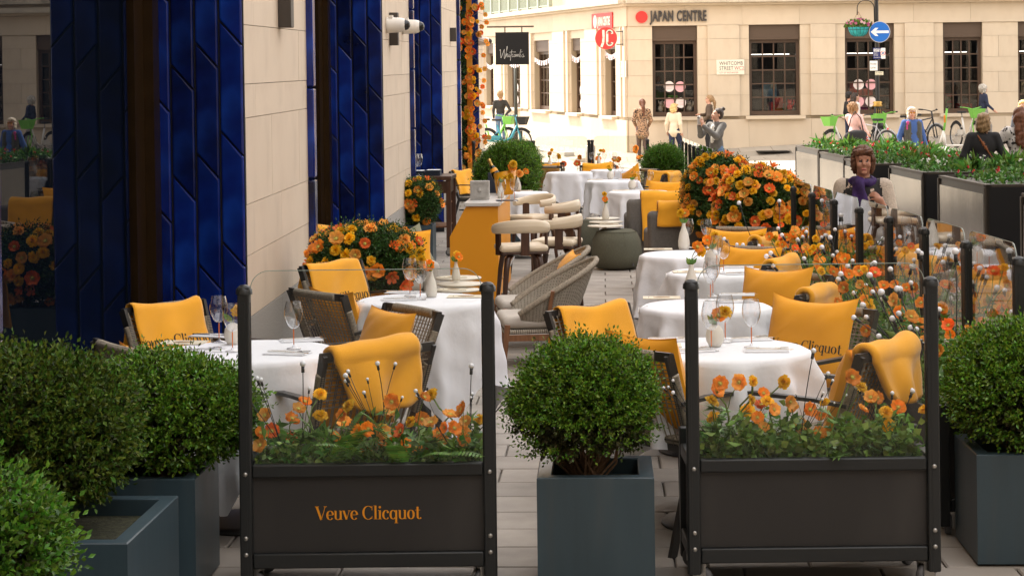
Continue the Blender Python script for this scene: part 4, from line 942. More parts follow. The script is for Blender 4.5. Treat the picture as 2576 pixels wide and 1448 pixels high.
def cushion(mw, label, w=.44, h=.40, th=.13, loc=(0, 0, 0), lean=20, roll=0, yaw=0, text=None, seed=1, mat=None, name='cushion', group='orange cushions on the chairs'):
    r = random.Random(seed); ph = [r.uniform(0, 6) for _ in range(6)]; n = 22
    def half(sg):
        def fn(u, v):
            a, b = 2*u-1, 2*v-1; x = a*w/2*(1-.07*(1-b*b)*abs(a)**3) ; z = b*h/2*(1-.07*(1-a*a)*abs(b)**3)
            t = th/2*((1-abs(a)**2.6)**.55)*((1-abs(b)**2.6)**.55)*(1 + .06*sin(4*a+ph[0]) + .05*sin(5*b+ph[1]))
            t += .008*sin(9*(a+b)+ph[2])*(1-a*a)*(1-b*b)*min(1, abs(a*b)*3) - .006*abs(a*b)*(1-a*a)
            return (x, sg*t, z + h/2 - .012*(1-a*a)*(b > 0)*b*sin(ph[3])**2*2)
        return fn
    mb = MB(); mb.grid(half(1), n, n); mb.grid(lambda u, v: half(-1)(1-u, v), n, n); 
    me = mb.mesh(name, mat or m_cush); o = mesh_obj(name, me, None); o.matrix_world = mw @ Matrix.Translation(loc) @ Matrix.Rotation(radians(yaw), 4, 'Z') @ Matrix.Rotation(radians(lean), 4, 'X') @ Matrix.Rotation(radians(roll), 4, 'Y')
    tag(o, label, 'cushion', group)
    if text:
        f = half(1)
        def place(a, b):
            u = .5 - (a + text[3])/w; v = (text[1] + b)/h; x, y, z = f(min(.98, max(.02, u)), min(.98, max(.02, v))); return (x, y+.0022, z)
        didone_obj(text[0], text[2], m_print, o, place, 'printed_lettering')
    return o
ON_SEAT = (0, -.145, .452)

# ------------------------------------------------------------------ round dining tables under square cloths
def dining_table(key, px, py, R, L, rot, label, clabel, seed, folds=9):
    c = G(px, py, .75); t = thing('dining_table', label, 'table', (c.x, c.y, 0), 0, 'round dining tables under white cloths'); H = .742
    mb = MB(); mb.lathe([(0, H-.025), (R-.026, H-.03), (R-.016, H-.018), (R-.022, H-.006), (0, H-.006)], 40); mb.obj('tabletop', m_frame, t)
    mb = MB(); mb.lathe([(.035, .02), (.035, H-.025)], 14); mb.obj('column', m_frame, t)
    mb = MB(); mb.lathe([(0, .0), (.25, .0), (.25, .012), (.2, .022), (.05, .03), (0, .03)], 36); mb.obj('base', m_frame, t)
    r = random.Random(seed); ph = [r.uniform(0, 6) for _ in range(6)]; na, nrad = 168, 34; V = []; fs = []
    def rmax(th): return L/2/max(abs(cos(th-rot)), abs(sin(th-rot)))
    for k in range(na):
        th = 2*pi*k/na; rm = min(rmax(th), L/2*1.36); hang = min(rm - R, H-.012)
        corner = max(0, (rm - L/2)/(L/2*.36))
        for j in range(nrad):
            q = j/(nrad-1)
            if q < .32: rr = R*(q/.32)*.995; z = H + .0022; x, y = rr*cos(th), rr*sin(th)
            else:
                d = (q-.32)/.68; s = d*hang; amp = min(1, s/.12)*(.022 + .075*d)
                w = cos(folds*th + ph[0] + .6*sin(3*th+ph[1])) + .45*cos((folds*2-3)*th + ph[2]); w = .5 + .5*w/1.45; w = w**2.2
                edge = .008*(1 - math.exp(-s/.012)); rr = R + edge + amp*w*1.25 + corner*d*.035 - .010*d
                z = H + .0022 - s*(1-.035*w*d) - .003*(1-math.exp(-s/.01)); tw = .05*d*sin(4*th+ph[3]); x, y = rr*cos(th+tw), rr*sin(th+tw)
                if s > .05: x += .004*sin(z*34+th*7); 
            V.append((x, y, z))
    V = np.array(V).reshape(na, nrad, 3)
    for k in range(na):
        for j in range(nrad-1): k2 = (k+1) % na; fs.append((k*nrad+j, k*nrad+j+1, k2*nrad+j+1, k2*nrad+j))
    me = np_mesh('tablecloth', V.reshape(-1, 3), np.array(fs), m_cloth, True); o = mesh_obj('tablecloth', me, None, None, (c.x, c.y, 0)); tag(o, clabel, 'tablecloth', 'white cloths on round tables'); return c

# ------------------------------------------------------------------ things on the tables
TZ = .7455
def lathe_proto(prof, n=20): mb = MB(); mb.lathe(prof, n); return mb
GL = MB(); GL.lathe([(.0, .088), (.010, .089), (.024, .101), (.036, .127), (.0405, .150), (.039, .172), (.031, .207)], 22); GLm = GL.mesh('bowl', m_glassw)
GS = MB(); GS.lathe([(.0022, .018), (.0024, .05), (.0027, .085)], 8); GSm = GS.mesh('stem', m_stemo)
GF = MB(); GF.lathe([(.0, .0), (.033, .001), (.031, .003), (.008, .008), (.0028, .018), (.0028, .022)], 20); GF.lathe([(.0027, .085), (.004, .09), (.008, .094)], 10); GFm = GF.mesh('foot', m_glassw)
def wine_glass(px, py, label, z=TZ):
    p = G(px, py, z); t = thing('wine_glass', label, 'wine glass', p, rng.uniform(0, 6), 'orange stemmed wine glasses'); mesh_obj('bowl', GLm, None, t); mesh_obj('stem', GSm, None, t); mesh_obj('foot', GFm, None, t)
EGG = MB(); EGG.lathe([(0, 0), (.024, .0), (.037, .024), (.040, .045), (.035, .07), (.022, .088), (.009, .095), (.008, .09)], 24); EGGm = EGG.mesh('vase', m_ceramic)
BOT = MB(); BOT.lathe([(0, 0), (.026, 0), (.031, .02), (.031, .045), (.024, .085), (.013, .115), (.0095, .135), (.011, .142), (.008, .138)], 24); BOTm = BOT.mesh('vase', m_ceramic)
def vase(kind, px, py, label, blooms, z=TZ, flab=None, scale=1.0):
    p = G(px, py, z); o = mesh_obj('vase', EGGm if kind == 'egg' else BOTm, None, None, p, rng.uniform(0, 6)); o.scale = (scale,)*3; tag(o, label, 'vase', 'cream bud vases'); top = Vector((p.x, p.y, p.z + (.09 if kind == 'egg' else .135)*scale))
    for k, (dx, dz, hd) in enumerate(blooms):
        t = thing({0: 'poppy', 1: 'poppy', 3: 'marigold', 4: 'marigold', 6: 'poppy'}[hd], '%s in %s' % ({0: 'orange poppy', 1: 'pale orange poppy', 3: 'golden marigold', 4: 'golden marigold', 6: 'red orange poppy'}[hd], label[:label.find(' with')] if ' with' in label else label), 'flower', top, 0, 'flowers in the table vases')
        if t['label'].count(' ') > 14: t['label'] = ' '.join(t['label'].split()[:15])
        q = Vector((dx, rng.uniform(-.02, .02), dz)); mb = MB(); mb.tube([(0, 0, -.05), (q.x*.2, 0, q.z*.5), q], .0022, 5); mb.obj('stem', m_stem, t)
        h = mesh_obj('flower_head', HEADS[hd], None, t, q); h.rotation_euler = rot_to((dx*8 + rng.uniform(-.3, .3), -.9, .5), rng.uniform(0, 6)); h.scale = (.95,)*3
        if k == 0:
            mb = MB(); 
            for m in range(5): a = rng.uniform(0, 6); s = Vector((cos(a), sin(a)*.6, 1.1)).normalized()*rng.uniform(.04, .07); w = s.cross(Vector((0, 1, .2))).normalized()*.011; mb.add([(0, 0, 0), s*.55 + w, s, s*.55 - w], [(0, 1, 2, 3)])
            mb.obj('leaf', m_fern, t)
NP = MB()
for k in range(3): NP.rbox((.002*k, -.002*k, .0012 + .0019*k), (.19-.006*k, .105-.004*k, .002), .0009, 2)
NPm = NP.mesh('napkin', m_napkin)
FK = MB(); FK.box((.03, 0, .003), (.10, .007, .0028)); FK.box((.088, 0, .0038), (.03, .005, .0024)); FK.add([(.1, -.011, .005), (.1, .011, .005), (.125, .012, .003), (.125, -.012, .003)], [(0, 1, 2, 3)])
for k in range(4): FK.box((.14, -.0095+.0063*k, .0045), (.034, .0028, .0018))
FKm = FK.mesh('fork', m_steel); KN = MB(); KN.box((.03, 0, .004), (.09, .009, .005)); KN.prism([(.075, -.006), (.17, -.008), (.185, .004), (.075, .006)], 'z', .003, .0048); KNm = KN.mesh('knife', m_steel)
CDm_ = MB(); CDm_.box((0, 0, .002), (.20, .13, .0035)); CDm = CDm_.mesh('card', m_card); PCm_ = MB(); PCm_.prism([(.046*cos(a), .03*sin(a)) for a in np.linspace(0, 2*pi, 21)[:-1]], 'z', .0038, .0042); PCm = PCm_.mesh('printed_oval', m_cardpic); LNm_ = MB(); LNm_.box((-.07, .0, .0040), (.004, .03, .0004)); LNm = LNm_.mesh('printed_line', m_print)
def setting(px, py, rot, where):
    p = G(px, py, TZ); r = radians(rot); o = mesh_obj('napkin', NPm, None, None, p, r); tag(o, 'folded white napkin ' + where, 'napkin', 'folded napkins on tables'); q = Vector((p.x, p.y, TZ+.0062)); a = r + rng.uniform(-.1, .1)
    o = mesh_obj('fork', FKm, None, None, q + Vector((-.06*cos(a), -.06*sin(a), 0)) + Vector((-.012*sin(a), .012*cos(a), 0)), a + .1); tag(o, 'steel fork on the napkin ' + where, 'fork', 'forks on napkins')
    o = mesh_obj('knife', KNm, None, None, q + Vector((-.07*cos(a), -.07*sin(a), 0)) + Vector((.016*sin(a), -.016*cos(a), 0)), a - .08); tag(o, 'steel knife on the napkin ' + where, 'knife', 'knives on napkins')
def menu(px, py, rot, label, z=TZ):
    p = G(px, py, z); t = thing('menu_card', label, 'menu', p, radians(rot), 'cream menu cards'); mesh_obj('card', CDm, None, t); mesh_obj('printed_oval', PCm, None, t); mesh_obj('printed_line', LNm, None, t)
mc_ = MB(); mc_.tube([(0, -.018, .003), (0, .03, .003)], .0016, 5); mc_.tube([(0, .03, .003), (0, .033, -.03), (0, .02, -.034)], .0016, 5); CLm = mc_.mesh('cloth_clip', m_steel)
def clip(c, R, deg, label):
    a = radians(deg); o = mesh_obj('cloth_clip', CLm, None, None, Vector((c.x + (R-.012)*cos(a), c.y + (R-.012)*sin(a), TZ+.001)), a - pi/2); tag(o, label, 'table clip', 'steel clips on tablecloths')

# ------------------------------------------------------------------ lay out the dining tables
c1 = dining_table('T1', 625, 878, .385, 1.48, 2.2, 'round dining table at front left behind left trolley', 'white cloth on front left table behind the left trolley', 1)
c2 = dining_table('T2', 1065, 750, .36, 1.56, 1.15, 'round dining table second on left beside yellow bar', 'white cloth with hanging points on second left table', 2)
q1 = dining_table('R1', 1805, 872, .39, 1.50, .9, 'round dining table at front right behind right trolley', 'white cloth on front right table behind right trolley', 3)
q2 = dining_table('R2', 1774, 765, .335, 1.50, .5, 'second round dining table from camera in right row', 'white cloth on second table of the right row', 4)
q3 = dining_table('R3', 1812, 681, .325, 1.45, .8, 'third round dining table from camera in right row', 'white cloth on third table of the right row', 5)
q4 = dining_table('R4', 1733, 636, .335, 1.50, .6, 'fourth round dining table in right row by dark sofa', 'long white cloth on fourth right table by dark sofa', 6)
f2 = dining_table('F2', 1541, 453, .345, 1.50, .8, 'round dining table in far middle behind olive poufs', 'white cloth on far middle table behind the poufs', 7)
f3 = dining_table('F3', 1606, 480, .345, 1.5, .5, 'round dining table just behind the far grey sofa', 'white cloth on table just behind far grey sofa', 8)
f1 = dining_table('F1', 1432, 432, .33, 1.45, .8, 'round dining table at far end left of blanket chair', 'white cloth with pointed corners on far left table', 9, 7)
f0 = dining_table('F0', 1322, 482, .26, 1.3, .75, 'small round table between far box ball and bar stools', 'white cloth on small table between box ball and stools', 10)
f5 = dining_table('F5', 1536, 426, .3, 1.2, .75, 'round dining table farthest away behind blanket chair', 'white cloth on farthest table behind the blanket chair', 12)
clip(c2, .36, 200, 'steel clip on left edge of second left table'); clip(q2, .335, 190, 'steel clip on left edge of second right table'); clip(q3, .325, 190, 'steel clip on left edge of third right table')
T = 'on front left table'
for (a, b, w) in ((551, 860, 'orange stemmed wine glass at back of front left table'), (585, 884, 'wine glass in front of egg vase, front left table'), (739, 877, 'lone wine glass at right of front left table')): wine_glass(a, b, w)
vase('egg', 586, 865, 'cream egg vase with one marigold on front left table', ((.025, .06, 3),))
setting(531, 845, -20, 'at back left, front left table'); setting(503, 883, 12, 'beside the menu, front left table'); setting(757, 856, 15, 'behind lone glass, front left table'); setting(722, 889, -18, 'before lone glass, front left table'); menu(461, 862, -8, 'cream menu card on left side of front left table')
for (a, b, w) in ((1031, 744, 'left wine glass of the pair on second left table'), (1057, 753, 'right wine glass beside vase on second left table')): wine_glass(a, b, w)
vase('bottle', 1085, 747, 'cream bottle vase with poppy on second left table', ((-.01, .035, 0), (-.05, .065, 3)))
setting(1012, 736, -10, 'at back of second left table'); setting(1003, 754, 8, 'at front left of second left table'); menu(1172, 746, -4, 'cream menu card on right side of second left table')
for (a, b, w) in ((1789, 882, 'front wine glass before vase on front right table'), (1824, 860, 'back wine glass behind vase on front right table'), (1890, 873, 'right hand wine glass alone on front right table')): wine_glass(a, b, w)
vase('egg', 1798, 871, 'cream egg vase with two blooms on front right table', ((.045, .055, 4), (.015, .04, 0)))
setting(1682, 855, -8, 'at back left of front right table'); setting(1883, 854, 10, 'at back right of front right table'); setting(1926, 882, -5, 'at front right of front right table'); setting(1735, 883, 14, 'at front left of front right table'); menu(1655, 869, -3, 'cream menu card at left of front right table')
for (a, b, w) in ((1787, 756, 'front wine glass of the pair on second right table'), (1793, 745, 'back wine glass of the pair on second right table')): wine_glass(a, b, w)
vase('bottle', 1739, 748, 'tall bottle vase with blooms on second right table', ((.03, .10, 0), (.055, .075, 3)), scale=1.25); setting(1853, 742, -8, 'at back of second right table'); setting(1848, 759, 6, 'at front of second right table'); menu(1664, 749, -3, 'cream menu card at left of second right table')
for (a, b, w) in ((1820, 688, 'front wine glass of the pair on third right table'), (1803, 676, 'back wine glass of the pair on third right table')): wine_glass(a, b, w)
vase('egg', 1791, 672, 'cream egg vase with two blooms on third right table', ((-.03, .06, 0), (.02, .09, 3)), scale=1.2); setting(1856, 673, -8, 'at back of third right table'); setting(1860, 689, 6, 'at front of third right table'); menu(1733, 684, -3, 'cream menu card at left of third right table')
for (a, b, w) in ((1777, 624, 'right wine glass on fourth right table'), (1731, 623, 'wine glass behind vase on fourth right table')): wine_glass(a, b, w)
vase('bottle', 1720, 627, 'bottle vase with two blooms on fourth right table', ((.01, .075, 0), (-.02, .08, 3)), scale=1.3); setting(1780, 634, -8, 'on fourth right table'); menu(1655, 627, -3, 'cream menu card at left of fourth right table')
for (a, b, w) in ((1561, 451, 'right wine glass on far middle table'), (1546, 447, 'wine glass behind vase on far middle table')): wine_glass(a, b, w)
vase('egg', 1535, 451, 'egg vase with marigold on far middle table', ((-.02, .06, 3),), scale=1.15); setting(1572, 452, 0, 'on far middle table'); menu(1497, 452, 0, 'menu card on far middle table')
for (a, b, w) in ((1636, 475, 'right wine glass on table behind far sofa'), (1602, 476, 'wine glass beside vase on table behind far sofa')): wine_glass(a, b, w)
vase('egg', 1590, 477, 'egg vase with orange blooms on table behind far sofa', ((.03, .06, 4), (.0, .09, 1)), scale=1.2); setting(1628, 481, 0, 'on table behind far sofa'); menu(1562, 479, 0, 'menu card on table behind far sofa')
for (a, b, w) in ((1488, 416, 'left wine glass on farthest table'), (1520, 415, 'middle wine glass on farthest table'), (1546, 416, 'right wine glass on farthest table')): wine_glass(a, b, w)
vase('bottle', 1506, 417, 'bottle vase with marigold on farthest table', ((.03, .09, 3), (.07, .08, 0)), scale=1.1)
vase('bottle', 1383, 424, 'bottle vase with poppies on far left table', ((.0, .06, 0), (.03, .12, 3)), scale=1.2); wine_glass(1338, 418, 'wine glass beside far box ball on far left table'); wine_glass(1396, 422, 'wine glass beside bottle vase on far left table'); menu(1318, 480, 0, 'menu card on small table by bar stools')

# ------------------------------------------------------------------ chairs with their blankets and cushions
chair('1a', 412, 772, -37, 'rope armchair under lettered blanket behind front left table'); chair('1b', 300, 876, 34, 'rope armchair with back to camera left of front table'); chair('1c', 952, 884, 128, 'rope armchair with folded blanket right of front left table'); chair('1d', 1037, 781, -148, 'rope armchair facing camera between two left tables')
chair('2a', 832, 668, -38, 'rope armchair under lettered blanket left of second table'); chair('2b', 797, 740, 38, 'empty backed rope armchair by pale wall facing second left table')
chair('r1L', 1478, 780, -48, 'rope armchair under draped blanket in the central aisle'); chair('r1b', 1570, 882, 38, 'rope armchair with back to camera behind central box shrub'); chair('r1r', 2080, 779, -132, 'rope armchair with lettered cushion right of front right table'); chair('r1f', 2240, 882, 142, 'rope armchair with folded blanket at front right by flowers')
chair('r2b', 2055, 738, 150, 'rope armchair under blanket beside second right table'); chair('r2c', 1994, 693, -134, 'rope armchair with half lettered cushion at second right table'); chair('r3b', 1966, 664, 150, 'rope armchair under blanket beside third right table'); chair('r3c', 1912, 628, -128, 'rope armchair with plain cushion at third right table')
chair('r4b', 1925, 607, 150, 'rope armchair under blanket beside fourth right table'); chair('r4c', 1862, 577, -112, 'rope armchair with cushion before the big flowering shrub')
chair('f1c', 1503, 418, 92, 'rope armchair with folded blanket seen from behind at far table'); chair('f1a', 1368, 420, 78, 'rope armchair with cushion seen from behind beside far box ball'); chair('f2a', 1632, 428, -150, 'rope armchair holding tilted cushion at far right'); chair('f2b', 1668, 434, -120, 'rope armchair under lettered blanket at far right'); chair('f2c', 1690, 441, 150, 'rope armchair under blanket beside far lettered one'); chair('f3c', 1690, 466, -120, 'rope armchair with large cushion behind far grey sofa')
chair('f1d', 1376, 412, -95, 'rope armchair farthest left facing camera at far end'); chair('fl', 1160, 432, -35, 'rope armchair with blankets against hotel wall by trolley')
B = CH_LIST
blanket(B['1a'], 'orange blanket lettered Veuve Clicquot behind front left table', .45, .36, .36, text=('Veuve Clicquot', .15, .042), seed=1, u0=.0)
blanket(B['1c'], 'thick folded orange blanket on chair right of front left table', .42, .14, .22, .034, seed=2, u0=-.03, depth=.045, fold=1.1, wrink=1.5, taper=.08, rnd=.05)
blanket(B['2a'], 'orange blanket over chair left of second table with lettering', .47, .42, .36, text=('Veuve Clicquot', .18, .042), seed=3)
blanket(B['r1L'], 'orange blanket over chair in the central aisle', .45, .36, .30, text=('Veuve Clicquot', .13, .040), seed=4, u0=-.02)
blanket(B['r1f'], 'thick folded orange blanket on chair at front right', .38, .14, .19, .034, seed=5, u0=-.03, depth=.045, fold=1.1, wrink=1.5, taper=.10, rnd=.05)
blanket(B['r2b'], 'orange blanket on chair beside second right table', .40, .2, .26, .03, seed=6, depth=.04); blanket(B['r3b'], 'orange blanket on chair beside third right table', .42, .2, .26, .03, seed=7, depth=.04); blanket(B['r4b'], 'orange blanket on chair beside fourth right table', .40, .2, .26, .03, seed=8, depth=.04)
blanket(B['f1c'], 'folded orange blanket on chair seen from behind at far table', .46, .14, .20, .03, seed=9, depth=.04); blanket(B['f2b'], 'lettered orange blanket on far right chair', .45, .36, .2, text=('Veuve Clicquot', .05, .04), seed=10); blanket(B['f2c'], 'orange blanket next to the far lettered one', .42, .22, .25, .03, seed=11, depth=.04); blanket(B['fl'], 'orange blanket on chair against hotel wall by trolley', .42, .34, .25, seed=12)
CS = lambda k: B[k]
cushion(CS('1b'), 'orange cushion on chair hidden by left hedge', .44, .36, loc=ON_SEAT, lean=18, seed=1, text=('Clicquot', .1, .03, 0)); cushion(CS('1c'), 'orange cushion on chair under folded blanket, front left', .42, .36, loc=ON_SEAT, lean=18, seed=2); cushion(CS('1d'), 'orange cushion with pointed corners between two left tables', .46, .38, loc=(-.02, -.10, .452), lean=20, seed=3)
cushion(CS('2b'), 'orange cushion seen through rope back by pale wall', .44, .38, loc=ON_SEAT, lean=18, seed=4); cushion(CS('r1b'), 'orange cushion behind central box shrub', .44, .42, loc=ON_SEAT, lean=16, seed=5); cushion(CS('r1r'), 'large orange cushion lettered Clicquot right of front right table', .48, .44, .14, loc=(0, -.11, .452), lean=18, seed=6, text=('Veuve Clicquot', .16, .032, .03))
cushion(CS('r1f'), 'orange cushion on chair under folded blanket, front right', .44, .38, loc=ON_SEAT, lean=18, seed=7); cushion(CS('r2c'), 'orange cushion half lettered at second right table', .48, .42, .14, loc=(0, -.11, .452), lean=18, roll=3, seed=8, text=('Veuve Clicquot', .13, .03, .05)); cushion(CS('r3c'), 'plain orange cushion at third right table', .48, .40, .14, loc=(0, -.11, .452), lean=18, seed=9); cushion(CS('r4c'), 'orange cushion before the big flowering shrub', .48, .38, .14, loc=(0, -.11, .452), lean=18, seed=10)
cushion(CS('f1a'), 'orange cushion seen through rope back beside far box ball', .42, .40, loc=ON_SEAT, lean=16, seed=11); cushion(CS('f1c'), 'orange cushion under folded blanket at far table', .42, .40, loc=ON_SEAT, lean=16, seed=12); cushion(CS('f2a'), 'tilted orange cushion at far right', .42, .40, loc=(0, -.06, .47), lean=12, roll=25, seed=13); cushion(CS('f3c'), 'large orange cushion behind far grey sofa', .50, .42, .14, loc=(0, -.11, .452), lean=18, seed=14); cushion(CS('f1d'), 'orange cushion on farthest left chair', .42, .38, loc=ON_SEAT, lean=16, seed=15)
# ------------------------------------------------------------------ glass-fronted planter trolleys on castors
POST_H = 1.14
pp_ = MB(); pp_.rbox((0, 0, POST_H/2 + .03), (.046, .046, POST_H - .06), .006, 2); pp_.lathe([(.0, POST_H+.006), (.015, POST_H+.004), (.030, POST_H-.012), (.031, POST_H-.03)], 8)
for sx in (-.0236, .0236): pp_.box((sx, 0, POST_H/2), (.002, .012, POST_H-.12))
for sy in (-.0236, .0236): pp_.box((0, sy, POST_H/2), (.012, .002, POST_H-.12))
POSTm = pp_.mesh('post', m_cart); sp_ = MB(); sp_.rbox((0, 0, .29), (.04, .04, .50), .005, 2); SPOSTm = sp_.mesh('short_post', m_cart)
bo_ = MB(); bo_.lathe([(0, 0), (.009, 0), (.009, .004), (.005, .008), (0, .008)], 8); bo_.xf(Matrix.Rotation(pi/2, 4, 'X')); BOLTm = bo_.mesh('bolt', m_bolt)
wh_ = MB(); wh_.lathe([(.010, -.014), (.036, -.014), (.042, -.008), (.042, .008), (.036, .014), (.010, .014)], 20); wh_.xf(Matrix.Translation((0, 0, .042)) @ Matrix.Rotation(pi/2, 4, 'X')); WHm = wh_.mesh('castor', m_rubber)
fk_ = MB(); fk_.box((0, -.019, .06), (.05, .004, .06)); fk_.box((0, .019, .06), (.05, .004, .06)); fk_.box((0, 0, .093), (.055, .045, .008)); FKCm = fk_.mesh('castor_fork', m_bolt)
def rounded_pane(mb, x0, x1, z0, z1, r, y0, y1):
    poly = [(x0, z0), (x1, z0)] + [(x1-r+r*cos(a), z1-r+r*sin(a)) for a in np.linspace(0, pi/2, 8)] + [(x0+r+r*cos(a), z1-r+r*sin(a)) for a in np.linspace(pi/2, pi, 8)]
    mb.prism(poly, 'y', y0, y1); return poly
def trolley_proto(w, dpt, text, glass=None):
    t = thing('planter_trolley', None, None); hw = w/2
    for sx in (-1, 1): mesh_obj('post', POSTm, None, t, (sx*(hw-.023), .023, 0)); mesh_obj('short_post', SPOSTm, None, t, (sx*(hw-.023), dpt-.02, 0))
    for z0, z1 in ((.10, .155), (.435, .482)):
        for k, (c, d) in enumerate((((0, .025, (z0+z1)/2), (w-.094, .04, z1-z0)), ((0, dpt-.02, (z0+z1)/2), (w-.094, .034, z1-z0)), ((-(hw-.023), dpt/2, (z0+z1)/2), (.036, dpt-.09, z1-z0)), ((hw-.023, dpt/2, (z0+z1)/2), (.036, dpt-.09, z1-z0)))):
            mb = MB(); mb.rbox(c, d, .006, 2); mb.obj('rail', m_cart, t)
    for c, d in (((0, .032, .295), (w-.09, .012, .278)), ((0, dpt-.026, .295), (w-.09, .012, .278)), ((-(hw-.03), dpt/2, .295), (.012, dpt-.09, .278)), ((hw-.03, dpt/2, .295), (.012, dpt-.09, .278))): mb = MB(); mb.box(c, d); mb.obj('panel', m_cartp, t)
    mb = MB(); mb.box((0, dpt/2, .405), (w-.08, dpt-.06, .03)); mb.obj('soil', m_moss, t)
    mb = MB(); rounded_pane(mb, -(hw-.046), hw-.046, .478, 1.195, .07, .020, .028); g = mb.obj('glass_pane', glass or m_screen, t)
    mb = MB(); poly = [(hw-.046-.07+.07*cos(a), 1.195-.07+.07*sin(a)) for a in np.linspace(0, pi/2, 8)] + [(-(hw-.046)+.07+.07*cos(a), 1.195-.07+.07*sin(a)) for a in np.linspace(pi/2, pi, 8)]
    poly = [(hw-.046, 1.10)] + poly + [(-(hw-.046), 1.10)]; mb.tube([(x, .024, z+.0005) for x, z in poly], .002, 4); mb.obj('glass_edge', m_gedge, g)
    for sx in (-1, 1):
        for z in (.45, .215, .155): mesh_obj('bolt', BOLTm, None, t, (sx*(hw-.023), -.001, z))
        for y in (.04, dpt-.04): o = mesh_obj('castor', WHm, None, t, (sx*(hw-.05), y, .001)); o.rotation_euler = (0, 0, .5*sx + y); f = mesh_obj('castor_fork', FKCm, None, o)
    if text: didone_obj('Veuve Clicquot', .0325, m_brandor, t, lambda a, b: (a, .0245, .275 + b), 'lettering')
    return t
TR_A = trolley_proto(.945, .40, True); TR_B = trolley_proto(.93, .40, False); TR_C = trolley_proto(.90, .36, False, m_screen2)
def ground_cover(t, w, dpt, n, seed, mat, z=.43, h=.14, L=(.03, .055), wr=.8):
    r = np.random.default_rng(seed); x = r.uniform(-w/2+.04, w/2-.04, n); y = r.uniform(.05, dpt-.03, n); hh = h*(.55 + .45*np.sin(x*9 + seed)*np.sin(x*23 + 1.3*seed)*.6 + .2*np.sin(y*31)); P = np.stack([x, y, z + r.random(n)**.7*hh], 1)
    D = unit(r.normal(size=(n, 3))*np.array([1, 1, .5]) + np.array([0, -.35, .35])); Ls = r.uniform(L[0], L[1], n); Vv, Fq = leaf_cloud(P, D, Ls, Ls*wr, r, .1, .2); return Vv, Fq
def fern(mb, p, d, L, seed):
    rr = random.Random(seed); d = Vector(d).normalized(); s = d.cross(Vector((0, 0, 1))).normalized(); pts = [Vector(p) + d*L*q + Vector((0, 0, .45*L*q - .55*L*q*q)) for q in np.linspace(0, 1, 22)]
    for k in range(1, 21):
        q = pts[k]; w = L*.20*sin(pi*(.12 + .86*k/21))**.8; tdir = (pts[k+1]-pts[k-1]).normalized()
        for sg in (1, -1): e = q + s*sg*w + tdir*w*.35 - Vector((0, 0, w*.15)); m = q.lerp(e, .5); mb.add([q - tdir*.004, m - tdir*.006, e, m + tdir*.006, q + tdir*.004], [(0, 1, 2, 3, 4)])
def fill(t, w, dpt, seed, covers, ferns=0):
    parts = []; k = 0
    for n, mat_i, L, h, wr in covers: Vv, Fq = ground_cover(t, w, dpt, n, seed + k, None, .425, h, L, wr); parts.append((Vv, Fq, mat_i)); k += 1
    V, Fq, mi = join_np(parts); tag(mesh_obj('ground_cover', np_mesh('ground_cover', V, Fq, [m_ivy, m_fern, m_broad], True, mi), None, t), kind='stuff')
    if ferns:
        for j in range(ferns): mb = MB(); fern(mb, (rng.uniform(-.15, .25), rng.uniform(.05, .15), .44), (rng.uniform(-.6, 1), rng.uniform(-.5, .2), .35), rng.uniform(.22, .32), j); mb.obj('fern_frond', m_fern, t)
LEFT_CART = W(927, 1428, 6.95); LEFT_CART.z = 0; RIGHT_CART = W(2050, 1428, 6.95); RIGHT_CART.z = 0
la = TR_A; la.location = LEFT_CART; tag(la, 'left glass-fronted planter trolley lettered Veuve Clicquot in orange', 'planter trolley', 'glass-fronted planter trolleys round the terrace'); fill(la, .92, .38, 60, [(900, 0, (.018, .035), .16, .8), (700, 1, (.03, .07), .22, .4), (250, 2, (.02, .035), .2, .8)], 9)
ra = TR_B; ra.location = RIGHT_CART; tag(ra, 'right glass-fronted planter trolley filled with ivy, panel unlettered', 'planter trolley', 'glass-fronted planter trolleys round the terrace'); fill(ra, .90, .38, 70, [(1900, 0, (.022, .045), .21, .85), (300, 1, (.03, .07), .26, .4)])
# flowers and light stalks in the two front trolleys, planted where they stand
def in_cart(loc, rz, x, y, z=.42): return Vector((loc.x + x*cos(rz) - y*sin(rz), loc.y + x*sin(rz) + y*cos(rz), z))
FLN = {0: 'orange poppy', 1: 'pale orange poppy', 2: 'orange poppy', 3: 'golden marigold', 4: 'golden marigold', 6: 'red orange poppy'}
def plant_front(loc, spec, label, group):
    for (px, py, kind) in spec:
        y = rng.uniform(.07, .3); p = W(px, py, loc.y + y); st = rng.randrange(len(STEMS)); sm, tip, d = STEMS[st]; h = p.z - .42; 
        if h < .06: h = .06
        sc = h/tip.z; spin = rng.uniform(0, 6.28); off = Matrix.Rotation(spin, 3, 'Z') @ (Vector((tip.x, tip.y, 0))*sc); base = Vector((p.x - off.x, p.y - off.y, .42))
        base.x = min(max(base.x, loc.x - .42), loc.x + .42); base.y = min(max(base.y, loc.y + .05), loc.y + .36)
        t = flower(base, st, kind, spin, 1.0, FLN[kind] + label, group); t.scale = (sc, sc, sc)
        h_ = [c for c in KIDS(t) if c.name.startswith('flower_head')][0]; h_.scale = tuple(v/sc*.76 for v in h_.scale)
